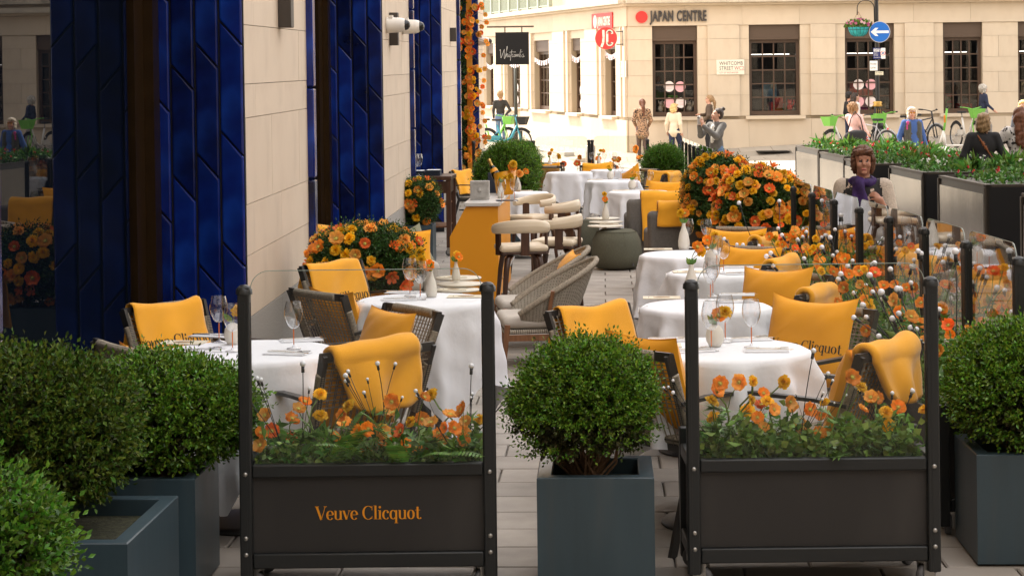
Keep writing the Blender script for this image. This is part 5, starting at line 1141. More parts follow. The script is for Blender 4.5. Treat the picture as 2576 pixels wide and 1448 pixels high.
LF = [(668, 1045, 1), (683, 1085, 6), (655, 1090, 0), (766, 1012, 0), (805, 992, 4), (806, 1045, 3), (733, 1055, 0), (750, 1030, 1), (877, 1020, 3), (862, 1045, 0), (866, 1065, 1), (986, 1010, 0), (989, 1040, 1), (1085, 993, 3), (1066, 1000, 0), (1033, 1060, 4), (1060, 1055, 0), (1083, 1065, 1), (1165, 1030, 0), (1132, 1045, 1), (1140, 1078, 0), (1160, 1085, 1), (1165, 1105, 0), (1105, 1090, 0), (1115, 1110, 1), (1205, 1055, 4), (1217, 1060, 1), (900, 1085, 1), (925, 1080, 0), (905, 1105, 0), (880, 1120, 0), (950, 1110, 0), (970, 1105, 0), (990, 1090, 0), (930, 1130, 1), (960, 1085, 1), (1010, 1085, 6), (1020, 1120, 0), (1045, 1125, 0), (842, 1100, 1), (825, 1135, 1), (905, 1140, 0), (735, 1105, 6), (1120, 1075, 0), (1090, 1120, 6), (655, 1120, 1)]
plant_front(LEFT_CART, LF, ' among greenery in the left lettered trolley', 'flowers in the left trolley')
RF = [(1810, 965, 0), (1890, 955, 4), (1860, 960, 1), (1972, 960, 3), (1915, 985, 0), (1888, 1005, 3), (1880, 1030, 4), (1905, 1050, 0), (1930, 1010, 4), (1915, 1020, 6), (1945, 1030, 1), (1985, 1010, 1), (1998, 1025, 1), (1780, 1050, 4), (1790, 1010, 4), (1920, 1075, 1), (2035, 1030, 0), (2015, 1075, 1), (2065, 1045, 0), (2078, 1015, 3), (2142, 950, 0), (2165, 975, 3), (2190, 1000, 1), (2205, 1000, 0), (2170, 1030, 1), (2228, 1037, 4), (2258, 1025, 0), (2235, 1070, 3), (2325, 1030, 3), (2060, 1090, 0), (1800, 985, 1)]
plant_front(RIGHT_CART, RF, ' above ivy in the right unlettered trolley', 'flowers in the right trolley')
def stalks_front(loc, groups, label, group):
    for (bx, by, tops) in groups:
        y = rng.uniform(.1, .28); b = W(bx, by, loc.y + y); b.z = max(b.z, .43)
        for (tx, ty) in tops:
            e = W(tx, ty, loc.y + y + rng.uniform(-.06, .06)); d = e - b; k = rng.randrange(len(STALKS)); L = (.34, .42, .28, .5, .38)[k] + .031; light_stalk(b, k, d, label, group, d.length/L)
stalks_front(LEFT_CART, [(708, 1120, ((645, 948), (655, 952), (632, 1010), (625, 1000))), (760, 1110, ((768, 915), (780, 975))), (955, 1100, ((972, 913), (866, 960), (866, 945), (924, 960), (915, 985))), (965, 1110, ((860, 948), (978, 905), (1018, 1000))), (1130, 1120, ((1058, 988), (1055, 1000), (1050, 983))), (1182, 1110, ((1180, 920), (1177, 992), (1184, 990), (1190, 1000), (1300, 965), (1285, 990)))], 'ball-tipped light stalk among poppies of the left trolley', 'light stalks in the left trolley')
stalks_front(RIGHT_CART, [(1785, 1100, ((1672, 965), (1690, 975), (1692, 982), (1668, 975))), (2015, 1100, ((2032, 880), (2072, 935), (2110, 968), (2075, 990))), (2045, 1105, ((2100, 1010), (2075, 1005), (2112, 985), (1985, 1000))), (2240, 1130, ((2225, 985), (2238, 988), (2290, 980), (2300, 985), (2150, 975), (2168, 973)))], 'ball-tipped light stalk above ivy of the right trolley', 'light stalks in the right trolley')

# the row of trolleys along the right edge and across the far end
ORD = ['nearest', 'second nearest', 'third nearest', 'fourth nearest', 'fifth nearest', 'sixth nearest', 'farthest']
ROW = [(2.10, 7.76 + .89*k) for k in range(7)]
for k, (x, y) in enumerate(ROW):
    o = dup(TR_C, (x, y + .445, 0), pi/2, None); tag(o, ORD[k] + ' flower-filled glass trolley of right-hand row, counted from camera', 'planter trolley', 'glass-fronted planter trolleys round the terrace')
    fill(o, .88, .36, 100+k*7, [(650, 0, (.02, .04), .26, .8), (800, 1, (.03, .08), .42, .35)])
    for j in range(30):
        lx, ly = rng.uniform(-.4, .4), rng.uniform(.04, .34); p = in_cart(Vector((x, y+.445, 0)), pi/2, lx, ly); hd = rng.choice((0, 0, 0, 1, 1, 3, 4, 6)); sc = rng.uniform(.9, 1.65)
        t = flower(p, rng.randrange(len(STEMS)), hd, rng.uniform(0, 6.28), sc, FLN[hd] + ' in the %s right-hand glass trolley' % ORD[k], 'flowers in the right-hand trolley row', face=(rng.uniform(-.9, .5), -.8, rng.uniform(.1, .9)))
        h_ = [c for c in KIDS(t) if c.name.startswith('flower_head')][0]; h_.scale = tuple(v/sc*.76 for v in h_.scale)
    for c in range(2):
        b = in_cart(Vector((x, y+.445, 0)), pi/2, rng.uniform(-.35, .35), rng.uniform(.1, .26), .44)
        lean = Vector((-.75 if c else .15, rng.uniform(-.2, .5), 1.0))
        for j in range(6): light_stalk(b, rng.randrange(5), lean + Vector((rng.uniform(-.4, .3), rng.uniform(-.4, .4), rng.uniform(-.2, .2))), 'ball-tipped light stalk in the %s right-hand glass trolley' % ORD[k], 'light stalks in the right-hand trolley row', rng.uniform(.95, 1.35))
FARROW = [(2.39 + .033*k, 22.6 + .93*k) for k in range(7)]
for k, (x, y) in enumerate(FARROW): o = dup(TR_C, (x, y, 0), pi/2 - .035, None); tag(o, 'far trolley of right edge beyond the flowering shrubs, number %s from camera' % ['one', 'two', 'three', 'four', 'five', 'six', 'seven'][k], 'planter trolley', 'glass-fronted planter trolleys round the terrace'); fill(o, .88, .36, 200+k, [(250, 0, (.02, .04), .2, .8), (150, 1, (.03, .08), .3, .4)])
ENDROW = [(-.18, 30.3), (.78, 30.3), (1.72, 30.3)]
TR_B2 = None
for k, (x, y) in enumerate(ENDROW):
    o = dup(TR_C, (x, y, 0), pi, None); o.scale = (1.04, 1, 1); tag(o, 'glass trolley across the far end of terrace, %s of three' % ['left', 'middle', 'right'][k], 'planter trolley', 'glass-fronted planter trolleys round the terrace'); fill(o, .88, .36, 220+k, [(250, 0, (.02, .04), .16, .8), (250, 1, (.03, .08), .25, .4)])
    for j in range(11):
        p = in_cart(Vector((x, y, 0)), pi, rng.uniform(-.4, .4), rng.uniform(.1, .34)); flower(p, rng.randrange(len(STEMS)), rng.choice((0, 0, 1, 3, 6)), rng.uniform(0, 6), rng.uniform(1.1, 1.7), 'orange bloom in the %s glass trolley across the far end' % ['left', 'middle', 'right'][k], 'flowers in the far end trolleys')
bpy.data.objects.remove(TR_C.children[0]) if False else None
def drop(o):
    for c in list(o.children): drop(c)
    bpy.data.objects.remove(o)
drop(TR_C)

# ------------------------------------------------------------------ bar, stools, lounge chairs, sofas, poufs, side tables, trolley
bar = thing('bar_counter', 'long bar counter with yellow chamfered end panel and white top', 'bar', (0, 0, 0)); bp = G(1191, 510, .9); bar.location = (bp.x, bp.y, 0); bar.rotation_euler = (0, 0, -ANG*.9)
mb = MB(); mb.prism([(-.215, 0), (.215, 0), (.215, .865), (-.07, .865), (-.215, .60)], 'y', 0, .03); mb.obj('end_panel', m_yellow_panel, bar)
mb = MB(); mb.box((.20, 1.22, .4325), (.03, 2.37, .863)); mb.obj('side_panel', m_yellow_panel, bar)
mb = MB(); mb.prism([(-.21, 0.02), (-.19, .02), (-.05, .86), (-.07, .86)], 'y', .035, 2.4); mb.obj('back_panel', m_cartp, bar)
mb = MB(); mb.rbox((.075, 1.2, .885), (.32, 2.46, .034), .006, 2); mb.obj('worktop', m_whitetop, bar)
mb = MB(); mb.tube([(.25, .1, .22), (.25, 2.3, .22)], .012, 8); mb.obj('foot_rail', m_steel, bar)
BT = .9035
# lion-mask stone box
p = G(1206, 503, BT); t = thing('cutlery_box', 'grey stone box with carved lion mask on bar end', 'box', p, -.05)
mb = MB(); mb.box((0, .07, .085), (.17, .14, .17)); mb.obj('body', M('aged grey lead', (.42, .40, .37), .7, var=.15, vscale=25), t)
mb = MB(); mb.box((0, -.003, .150), (.12, .006, .003)); mb.box((0, -.003, .022), (.12, .006, .003)); mb.box((-.07, -.003, .086), (.003, .006, .10)); mb.box((.07, -.003, .086), (.003, .006, .10)); mb.obj('moulded_border', MATS['aged grey lead'], t)
mb = MB(); mb.sphere((0, -.002, .088), .018, 10, 6, (1, .6, 1)); 
for k in range(9): a = k*2*pi/9; mb.sphere((.017*cos(a), -.002, .088+.017*sin(a)), .007, 6, 4, (1, .6, 1))
mb.obj('lion_mask', MATS['aged grey lead'], t)
# ice bucket with bottle and flowers
p = G(1270, 489, BT); t = thing('ice_bucket', 'yellow ribbed ice bucket standing on the bar', 'ice bucket', p)
mb = MB(); n = 60; prof = [(.075, 0), (.082, .01), (.098, .12), (.112, .215), (.106, .215), (.09, .12), (.072, .02)]; vs = []; fs = []
for r_, z in prof:
    for k in range(n): a = 2*pi*k/n; q = r_*(1 + (.012 if (k//2) % 2 and 0 < z < .19 else 0)); vs.append((q*cos(a), q*sin(a), z + (.02*cos(a+.6) if z > .2 else 0)))
for i in range(len(prof)-1):
    for k in range(n): fs.append((i*n+k, i*n+(k+1) % n, (i+1)*n+(k+1) % n, (i+1)*n+k))
mb.smooth = True; mb.add(vs, fs); mb.smooth = False; mb.add([(.07*cos(2*pi*k/20), .07*sin(2*pi*k/20), .025) for k in range(20)], [tuple(range(20))]); mb.obj('bucket', M('yellow plastic bucket', (.82, .36, .012), .4), t)
t = thing('champagne_bottle', 'dark champagne bottle with gold foil leaning in bucket', 'bottle', p + Vector((-.03, 0, .06))); t.rotation_euler = (-.1, -.42, 0)
mb = MB(); mb.lathe([(0, 0), (.04, 0), (.042, .02), (.042, .15), (.03, .205), (.0155, .24)], 20); mb.obj('bottle', M('dark green bottle glass', (.006, .010, .004), .06), t)
mb = MB(); mb.lathe([(.0185, .222), (.0165, .25), (.015, .275), (.017, .282), (.017, .30), (.010, .307), (0, .307)], 18); mb.obj('foil', M('gold foil', (.55, .33, .09), .3, .9, bump=.3, bscale=120), t)
mb = MB(); mb.lathe([(.0395, .172), (.031, .207)], 20); mb.obj('neck_label', M('orange label', (.85, .36, .02), .6), t)
for k, (dx, dz, hd, lb) in enumerate(((.08, .29, 4, 'golden marigold at top of the yellow ice bucket'), (.07, .26, 0, 'orange poppy at top of the yellow ice bucket'), (.05, .17, 3, 'golden marigold hanging over rim of ice bucket'), (.14, .2, 7, 'pale bloom leaning right from ice bucket'))):
    t = thing('marigold' if hd in (3, 4, 7) else 'poppy', lb, 'flower', p + Vector((.03, -.05, .1))); mb = MB(); mb.tube([(0, 0, 0), (dx*.4, -.02, dz*.3), (dx-.03, -.05, dz-.1)], .0025, 4); mb.obj('stem', m_stem, t); o = mesh_obj('flower_head', HEADS[hd], None, t, (dx-.03, -.055, dz-.1)); o.rotation_euler = rot_to((.3, -1, .5)); o.scale = (1.3,)*3
wine_glass(1262, 510, 'wine glass at front of the bar beside ice bucket', BT); wine_glass(1294, 507, 'wine glass at right edge of the bar', BT)
vase('bottle', 1259, 498, 'white bottle vase with poppy on bar behind the glass', ((.04, .05, 3),), BT); vase('bottle', 1303, 482, 'white bottle vase with single poppy at back of bar', ((.075, .06, 0),), BT)
p = G(1275, 505, BT); mb = MB(); mb.box((0, 0, .004), (.19, .13, .007)); o = mb.obj('menu_folder', M('navy menu cover', (.012, .022, .045), .55), None, p, .1); tag(o, 'flat navy menu folder lying on the bar end', 'menu')
p = G(1243, 486, BT); mb = MB(); mb.box((0, 0, .1), (.12, .012, .2)); o = mb.obj('menu_stand', MATS['navy menu cover'], None, p, .1); tag(o, 'upright navy board behind the ice bucket', 'menu board')
# bar stools
def stool_proto():
    t = thing('bar_stool', None, None); mb = MB(); mb.rbox((0, 0, .585), (.40, .38, .055), .027, 4, crown=.012); mb.obj('seat_cushion', m_leather, t)
    mb = MB(); mb.rbox((0, 0, .548), (.37, .35, .022), .01, 2); mb.obj('seat_frame', m_walnut, t)
    for sx, sy in ((-1, -1), (1, -1), (1, 1), (-1, 1)):
        mb = MB(); mb.tube([(sx*.10, sy*.10, .535), (sx*.135, sy*.13, .50), (sx*.15, sy*.145, .40), (sx*.185, sy*.175, .0)], [.02, .022, .02, .015], 6, flat=1.3); mb.obj('leg', m_walnut, t)
    mb = MB(); mb.tube([(.165*cos(a), .16*sin(a), .2) for a in np.linspace(0, 2*pi, 17)], .008, 6); mb.obj('foot_ring', m_steel, t)
    def band(u, v):
        a = radians(-205 + 230*u) ; up = .5+.5*cos((u-.5)*2*pi*.9); th = 2*pi*v; hh = .035 + .022*up; rr = .225 + .022*cos(th); return (rr*cos(a)*1.0, rr*sin(a)*.92, .735 + .035*up + hh*sin(th))
    mb = MB(); mb.grid(band, 34, 13); n0 = len(mb.v)
    for u in (0, 1): c = [band(u, k/12) for k in range(12)]; mb.add(c, [tuple(range(12)) if u else tuple(range(11, -1, -1))])
    mb.obj('backrest', m_leather, t)
    for a in (-160, -90, -20):
        q = radians(a); mb = MB(); x, y = .215*cos(q), .2*sin(q); m = Matrix.Rotation(q + pi/2, 3, 'Z'); mb.box((x, y, .63), (.07, .016, .20), mat=m); mb.box((x*.8, y*.8, .54), (.07, .1, .016), mat=m); mb.obj('back_support', m_walnut, t)
    return t
st = stool_proto()
for k, (px, py, deg, lab) in enumerate(((1310, 617, 100, 'cream leather bar stool nearest camera, seen from behind'), (1400, 603, 165, 'cream leather bar stool right of the nearest one'), (1402, 560, 170, 'cream bar stool behind the right hand stool'), (1342, 543, -140, 'farthest cream bar stool beside small white table'))):
    c = G(px, py, .60); o = st if k == 0 else dup(st); o.location = (c.x, c.y, 0); o.rotation_euler = (0, 0, radians(deg) - pi/2); tag(o, lab, 'bar stool', 'cream leather bar stools along the bar')
# woven lounge chairs, facing +Y
def lounge_proto():
    t = thing('lounge_chair', None, None)
    def S(u, v):   # u -1..1 from left arm round the back to right arm, v 0 low .. 1 rim
        a = u*radians(118); b = abs(u)**1.7; rimz = .70 - .34*b; rx, ry = .31, .32; lean = .09*(1-b)
        z = .27 + (rimz - .27)*v; k = .74 + .26*v**.8; x = rx*sin(a)*k; y = -ry*cos(a)*k*(1.0 if abs(a) < pi/2 else 1.05) - lean*v; return Vector((x, y, z))
    nu, nv = 61, 15; V = []; uv = []
    for j in range(nv):
        for i in range(nu): u = -1 + 2*i/(nu-1); p = S(u, j/(nv-1)); V.append(p); uv.append((u*.9, j/(nv-1)*.42))
    V2 = [p + Vector((-p.x, -p.y, 0)).normalized()*.016 for p in V]; n = len(V); fs = []
    for j in range(nv-1):
        for i in range(nu-1): a = j*nu+i; fs.append((a, a+1, a+nu+1, a+nu)); fs.append((n+a, n+a+nu, n+a+nu+1, n+a+1))
    me = np_mesh('woven_shell', np.array([tuple(p) for p in V+V2]), np.array(fs), m_loungew, True); set_uv(me, uv+uv); mesh_obj('woven_shell', me, None, t)
    rim = [S(u, 1.0) + Vector((0, 0, .006)) for u in np.linspace(-1, 1, 61)]; pts = []; rs = []
    for k in range(len(rim)-1):
        for q in range(3): pts.append(rim[k].lerp(rim[k+1], q/3)); rs.append(.021 if (k*3+q) % 2 else .0185)
    mb = MB(); mb.tube(pts, rs, 7); mb.obj('rope_rim', m_rope, t)
    mb = MB(); mb.rbox((0, -.02, .245), (.52, .56, .03), .012, 2); me = mb.mesh('woven_base', m_loungew); set_uv(me, [(v.co.x, v.co.y) for v in me.vertices]); mesh_obj('woven_base', me, None, t)
    mb = MB(); mb.rbox((0, .0, .305), (.50, .54, .085), .04, 4, crown=.02); mb.obj('seat_cushion', m_greycush, t)
    for s in (-1, 1):
        mb = MB(); mb.tube([(s*.30, .24, .30), (s*.305, .27, 0)], [.026, .018], 4); mb.obj('leg', m_teak, t)
        mb = MB(); mb.tube([(s*.26, -.28, .34), (s*.285, -.40, 0)], [.026, .017], 4); mb.obj('leg', m_teak, t)
        mb = MB(); p0 = S(s*.72, 1.0); mb.tube([p0 + Vector((s*.014, 0, .02)), S(s*.72, .5) + Vector((s*.022, 0, 0)), Vector((s*.30, -.06, .22))], .022, 4, flat=.8); mb.obj('side_strap', m_teak, t)
        mb = MB(); mb.box((s*.29, -.02, .21), (.028, .56, .04)); mb.obj('side_rail', m_teak, t)
    return t
lo = lounge_proto(); LM = []
for k, (px, py, deg, lab) in enumerate(((1352, 795, 186, 'woven lounge chair with grey seat pad, nearer of two'), (1342, 757, 186, 'woven lounge chair holding an orange cushion, farther of two'))):
    c = G(px, py, .32); o = lo if k == 0 else dup(lo); o.location = (c.x, c.y, 0); rz = radians(deg) - pi/2; o.rotation_euler = (0, 0, rz); tag(o, lab, 'lounge chair', 'woven lounge chairs in the aisle'); LM.append(Matrix.Translation((c.x, c.y, 0)) @ Matrix.Rotation(rz, 4, 'Z'))
cushion(LM[1], 'orange cushion leaning in the farther woven lounge chair', .42, .36, loc=(0, -.17, .36), lean=26, seed=31, text=('Clicquot', .06, .03, 0))
# poufs
def pouf(px, py, r_, h, lab):
    c = G(px, py, 0); mb = MB(); mb.lathe([(0, .01), (r_*.72, .012), (r_*.86, .03), (r_*.97, .10), (r_, .17), (r_*.95, h*.72), (r_*.80, h*.93), (r_*.62, h), (0, h*1.015)], 40)
    t = thing('pouf', lab, 'pouf', c, .3, 'olive grey fabric poufs'); mb.obj('body', m_pouf, t); s = MB(); s.lathe([(r_*.80, h*.937), (r_*.808, h*.944), (r_*.80, h*.952)], 40); s.tube([(0, -r_*.99, .16), (0, -r_*.96, h*.70), (0, -r_*.80, h*.94)], .003, 4); s.obj('seam', m_pouf, t); l = MB(); l.box((r_*.35, -r_*.90, .06), (.012, .006, .03)); l.obj('tag', m_rubber, t)
pouf(1551, 676, .27, .42, 'olive pouf nearer camera in the aisle'); pouf(1510, 640, .27, .42, 'olive pouf behind the nearer one by side tables')
def side_table(px, py, r_, z, lab):
    c = G(px, py, z); t = thing('side_table', lab, 'side table', (c.x, c.y, 0), 0, 'white round side tables'); mb = MB(); mb.lathe([(0, z-.012), (r_-.004, z-.012), (r_, z-.006), (r_-.003, z), (0, z)], 36); mb.obj('top', m_whitet, t); mb = MB(); mb.lathe([(.017, .01), (.017, z-.012)], 12); mb.obj('stem', m_whitet, t); mb = MB(); mb.lathe([(0, 0), (.13, 0), (.13, .008), (0, .011)], 28); mb.obj('foot', m_whitet, t)
m_whitet = M('cream powder coat', (.66, .60, .50), .5)
side_table(1153, 697, .175, .47, 'white side table with vase, farthest of three left'); side_table(1157, 712, .175, .46, 'white side table in middle of left trio'); side_table(1150, 727, .165, .44, 'white side table nearest in left trio with menu')
side_table(1516, 548, .185, .50, 'white side table holding vase near poufs, farthest of three'); side_table(1524, 557, .185, .48, 'white side table in middle of trio near poufs'); side_table(1522, 567, .19, .46, 'white side table nearest of trio near poufs with menu')
vase('bottle', 1147, 706, 'white bottle vase with marigold on left side table', ((.01, .06, 3), (.02, .04, 0)), .471); menu(1140, 697, 5, 'dark menu on farthest left side table', .471); menu(1140, 728, -5, 'menu on nearest left side table', .441)
vase('bottle', 1523, 553, 'white bottle vase with two blooms on side table near poufs', ((-.01, .11, 3), (-.005, .05, 0)), .501, scale=1.25); menu(1532, 564, -8, 'large cream menu on side table near poufs', .462)
# upholstered lounge sofas
def sofa(lab, x, y, deg, w, h, mat, seatmat, cat='sofa'):
    t = thing('sofa', lab, cat, (x, y, 0), radians(deg) - pi/2, 'upholstered outdoor sofas'); mb = MB(); mb.rbox((0, -.36, h/2+.03), (w, .16, h-.06), .05, 4); mb.obj('back', mat, t)
    for s in (-1, 1): mb = MB(); mb.rbox((s*(w/2-.07), 0, .30), (.13, .62, .50), .045, 4); mb.obj('arm', mat, t)
    mb = MB(); mb.rbox((0, .02, .20), (w-.28, .66, .26), .03, 3); mb.obj('base', mat, t); mb = MB(); mb.rbox((0, .03, .38), (w-.28, .62, .12), .05, 4, crown=.02); mb.obj('seat_cushion', seatmat, t); mb = MB(); mb.rbox((0, -.22, .58), (w-.30, .16, .36), .06, 4); mb.obj('back_cushion', seatmat, t)
    return Matrix.Translation((x, y, 0)) @ Matrix.Rotation(radians(deg)-pi/2, 4, 'Z')
s1 = sofa('dark grey sofa seen from behind with folded blanket on top', 1.74, 18.2, 90, .95, .74, m_shell, m_greycush); blanket(s1, 'folded orange blanket on the nearer dark sofa', .52, .16, .15, .03, rail=(-.36, .745), slope=(.001, 1), depth=.085, seed=21, u0=-.12, fold=.5)
s2 = sofa('grey sofa farther away with blanket down its back', 1.62, 20.7, 90, .8, .72, m_shell, m_greycush); blanket(s2, 'orange blanket hanging down the farther grey sofa', .50, .2, .46, rail=(-.36, .725), slope=(.02, 1), depth=.085, seed=22, fold=.6)
s3 = sofa('pale grey sofa in window bay behind left flowering shrub', -1.15, 15.0, -78, 1.05, .72, m_greycush, m_greycush); blanket(s3, 'orange blanket on pale sofa behind left flowering shrub', .44, .3, .25, rail=(-.36, .725), slope=(.02, 1), depth=.085, seed=23, u0=.16, fold=.6)
cushion(s3, 'sage green cushion on pale sofa behind left shrub', .42, .36, loc=(-.36, -.06, .43), lean=14, roll=20, seed=41, mat=M('sage cushion', (.28, .28, .19), .95), group='loose cushions on the pale sofa'); cushion(s3, 'white cushion on pale sofa behind left shrub', .38, .34, loc=(-.18, -.06, .43), lean=14, roll=-12, seed=42, mat=m_greycush, group='loose cushions on the pale sofa'); cushion(s3, 'orange cushion on pale sofa behind left shrub', .4, .36, loc=(-.3, .08, .43), lean=14, seed=43)
# wooden service trolley by the wall
tp = G(1088, 440, .93); t = thing('service_trolley', 'dark wooden service trolley on castors against hotel wall', 'trolley', (tp.x, tp.y, 0), -ANG)
mb = MB(); mb.rbox((0, .0, .905), (.50, .80, .05), .006, 2); mb.obj('top', m_walnut, t); mb = MB(); mb.box((0, -.36, .80), (.40, .02, .14)); mb.box((.21, 0, .80), (.02, .68, .14)); mb.obj('apron', m_walnut, t)
for sx in (-1, 1):
    for sy in (-1, 1): mb = MB(); mb.box((sx*.215, sy*.36, .49), (.055, .055, .78)); mb.obj('leg', m_walnut, t); o = mesh_obj('castor', WHm, None, t, (sx*.215, sy*.36, 0)); mesh_obj('castor_fork', FKCm, None, o)
for z in (.60, .34):
    for k in range(6): mb = MB(); mb.box((0, -.3 + k*.12, z), (.40, .09, .018)); mb.obj('shelf_slat', m_teak, t)
TT = tp + Vector((0, 0, .001))
def menus(dx, dy, n, lab):
    t = thing('menu_stack', lab, 'menu stack', (tp.x+dx, tp.y+dy, .9305), -ANG, 'stacked menus on the service trolley'); b = MB(); b.box((0, 0, .0035), (.17, .24, .0062)); bm = b.mesh('menu', MATS['navy menu cover'])
    for k in range(n): mesh_obj('menu', bm, None, t, (rng.uniform(-.003, .003), rng.uniform(-.004, .004), k*.0072))
    b = MB(); b.box((0, 0, n*.0072+.001), (.15, .22, .0015)); b.obj('white_sheet', m_napkin, t)
menus(.02, -.16, 9, 'stack of navy menus with white sheet on wooden trolley'); menus(-.17, -.12, 8, 'second stack of navy menus partly hidden by glasses')
for k, (dx, dy, lab) in enumerate(((-.19, -.33, 'clear glass goblet on wooden trolley, nearest edge'), (-.15, -.30, 'clear glass goblet behind the nearest on trolley'))):
    o = thing('goblet', lab, 'glass', (tp.x+dx, tp.y+dy, .931), 0, 'clear goblets on the service trolley', 1.25); mesh_obj('bowl', GLm, None, o); mesh_obj('foot', GFm, None, o); mb = MB(); mb.lathe([(.003, .018), (.003, .09)], 8); mb.obj('stem', m_glassw, o)

# ------------------------------------------------------------------ black street planters on the right
m_blackp = M('black painted steel', (.006, .006, .007), .4, spec=.4); m_mirror = M('polished steel side', (.12, .105, .085), .22, 1.0, var=.2, vscale=2.5, bump=.25, bscale=3, stretch=(1, 1, .35)); m_rimp = M('dark planter rim', (.05, .04, .03), .5, .4)
m_redfl = M('red begonia', (.55, .02, .03), .5, trans=.3); m_whfl = M('white petal', (.75, .75, .68), .5, trans=.3)
SP = [(16.6, 14.4, 4.42), (20.4, 18.2, 4.55), (23.3, 21.2, 4.60), (26.2, 24.0, 4.55), (29.4, 26.9, 4.72), (33.2, 30.4, 4.92)]
for k, (yb, yf, x0) in enumerate(SP):
    H = .92; w = 1.9; x1 = x0 - .06; L_ = yb - yf; lab = ['nearest', 'second', 'third', 'fourth', 'fifth', 'farthest'][k] + ' tall black steel street planter on right, counted from camera'
    t = thing('street_planter', lab, 'planter', (x0, yf, 0), -.02, 'black steel street planters on the right'); mb = MB(); mb.box((w/2, L_/2, H/2), (w-.012, L_, H-.02)); mb.obj('box', m_blackp, t)
    mb = MB(); mb.box((.0, L_/2, H/2-.02), (.012, L_-.10, H-.12)); mb.obj('steel_side', m_mirror, t)
    mb = MB(); 
    for c, d in (((.03, L_/2, H), (.06, L_, .03)), ((w/2, .03, H), (w, .06, .0296)), ((w/2, L_-.03, H), (w, .06, .0296)), ((.012, .025, H/2), (.05, .05, H-.03)), ((.012, L_-.025, H/2), (.05, .05, H-.03))): mb.box(c, d)
    mb.obj('rim', m_rimp, t)
    mb = MB(); mb.add([(.06, .06, H-.012), (w-.06, .06, H-.012), (w-.06, L_-.06, H-.012), (.06, L_-.06, H-.012)], [(0, 1, 2, 3)]); mb.obj('soil', m_moss, t)
    r = np.random.default_rng(300+k); parts = []; n = 1500
    P = np.stack([r.uniform(.10, w-.1, n), r.uniform(.08, L_-.08, n), H - .01 + r.random(n)*.10], 1); P[:, 2] -= .06*(np.sin(P[:, 0]*4.1+k) * np.sin(P[:, 1]*3.3+2*k) > .15); D = unit(r.normal(size=(n, 3)) + np.array([0, -.2, .9])); Ls = r.uniform(.03, .075, n); Vv, Fq = leaf_cloud(P, D, Ls, Ls*.6, r, .12, .25); parts.append((Vv, Fq, 0))
    for c in range(3):   # tufts of long dark leaves
        cx, cy = r.uniform(.3, w*.8), L_*(.25+.25*c); m = int(r.integers(25, 70)); a = r.uniform(0, 2*pi, m); D = unit(np.stack([np.cos(a)*.8, np.sin(a)*.8, r.uniform(.35, 1.6, m)], 1)); Ls = r.uniform(.14, .27, m); P = np.tile([cx, cy, H-.02], (m, 1)) + r.normal(size=(m, 3))*.03; Vv, Fq = leaf_cloud(P, D, Ls, Ls*.2, r, .1, .35); parts.append((Vv, Fq, 1))
    V, Fq, mi = join_np(parts); tag(mesh_obj('bedding_plants', np_mesh('bedding_plants', V, Fq, [m_broad, m_fern], True, mi), None, t), kind='stuff')
    n = 24; P = np.stack([r.uniform(.12, w-.1, n), r.uniform(.08, L_-.08, n), H + .07 + r.random(n)*.07], 1); P = np.repeat(P, 5, 0); D = unit(r.normal(size=P.shape) + np.array([0, 0, .3])); V, Fq = leaf_cloud(P, D, .028, .024, r); tag(mesh_obj('small_blooms', np_mesh('small_blooms', V, Fq, m_whfl if k in (2,) else m_redfl, True), None, t), kind='stuff')
# ------------------------------------------------------------------ people: one continuous body each, grown from limbs by a smooth union
def surface_nets(D, org, res):
    s = D < 0; nx, ny, nz = D.shape; c = [s[i:nx-1+i, j:ny-1+j, k:nz-1+k] for i in (0, 1) for j in (0, 1) for k in (0, 1)]
    cnt = sum(x.astype(np.int8) for x in c); act = (cnt > 0) & (cnt < 8); idx = np.full(act.shape, -1, dtype=np.int64); idx[act] = np.arange(act.sum()); I = np.argwhere(act)
    acc = np.zeros((len(I), 3)); num = np.zeros(len(I)); g = lambda o: D[I[:, 0]+o[0], I[:, 1]+o[1], I[:, 2]+o[2]]
    cor = [(i, j, k) for i in (0, 1) for j in (0, 1) for k in (0, 1)]
    for a in cor:
        for ax in range(3):
            if a[ax]: continue
            b = list(a); b[ax] = 1; da, db = g(a), g(b); m = (da < 0) != (db < 0); t = np.where(m, da/np.where(m, da-db, 1), 0)
            p = np.tile(np.array(a, float), (len(I), 1)); p[:, ax] += t; acc[m] += p[m]; num[m] += 1
    V = (I + acc/num[:, None])*res + org; Fs = []
    for ax in range(3):
        u, v = (ax+1) % 3, (ax+2) % 3; lo = [slice(None)]*3; hi = [slice(None)]*3; lo[ax] = slice(0, -1); hi[ax] = slice(1, None); ch = s[tuple(lo)] != s[tuple(hi)]
        E = np.argwhere(ch); E = E[(E[:, u] > 0) & (E[:, v] > 0) & (E[:, u] < D.shape[u]-1) & (E[:, v] < D.shape[v]-1)]; du = np.zeros(3, int); du[u] = 1; dv = np.zeros(3, int); dv[v] = 1
        q = [idx[tuple((E - o).T)] for o in (0*du, du, du+dv, dv)]; q = np.stack(q, 1); flip = s[tuple(E.T)]; q[~flip] = q[~flip][:, ::-1]; Fs.append(q)
    Fq = np.concatenate(Fs); return V, Fq[(Fq >= 0).all(1)]
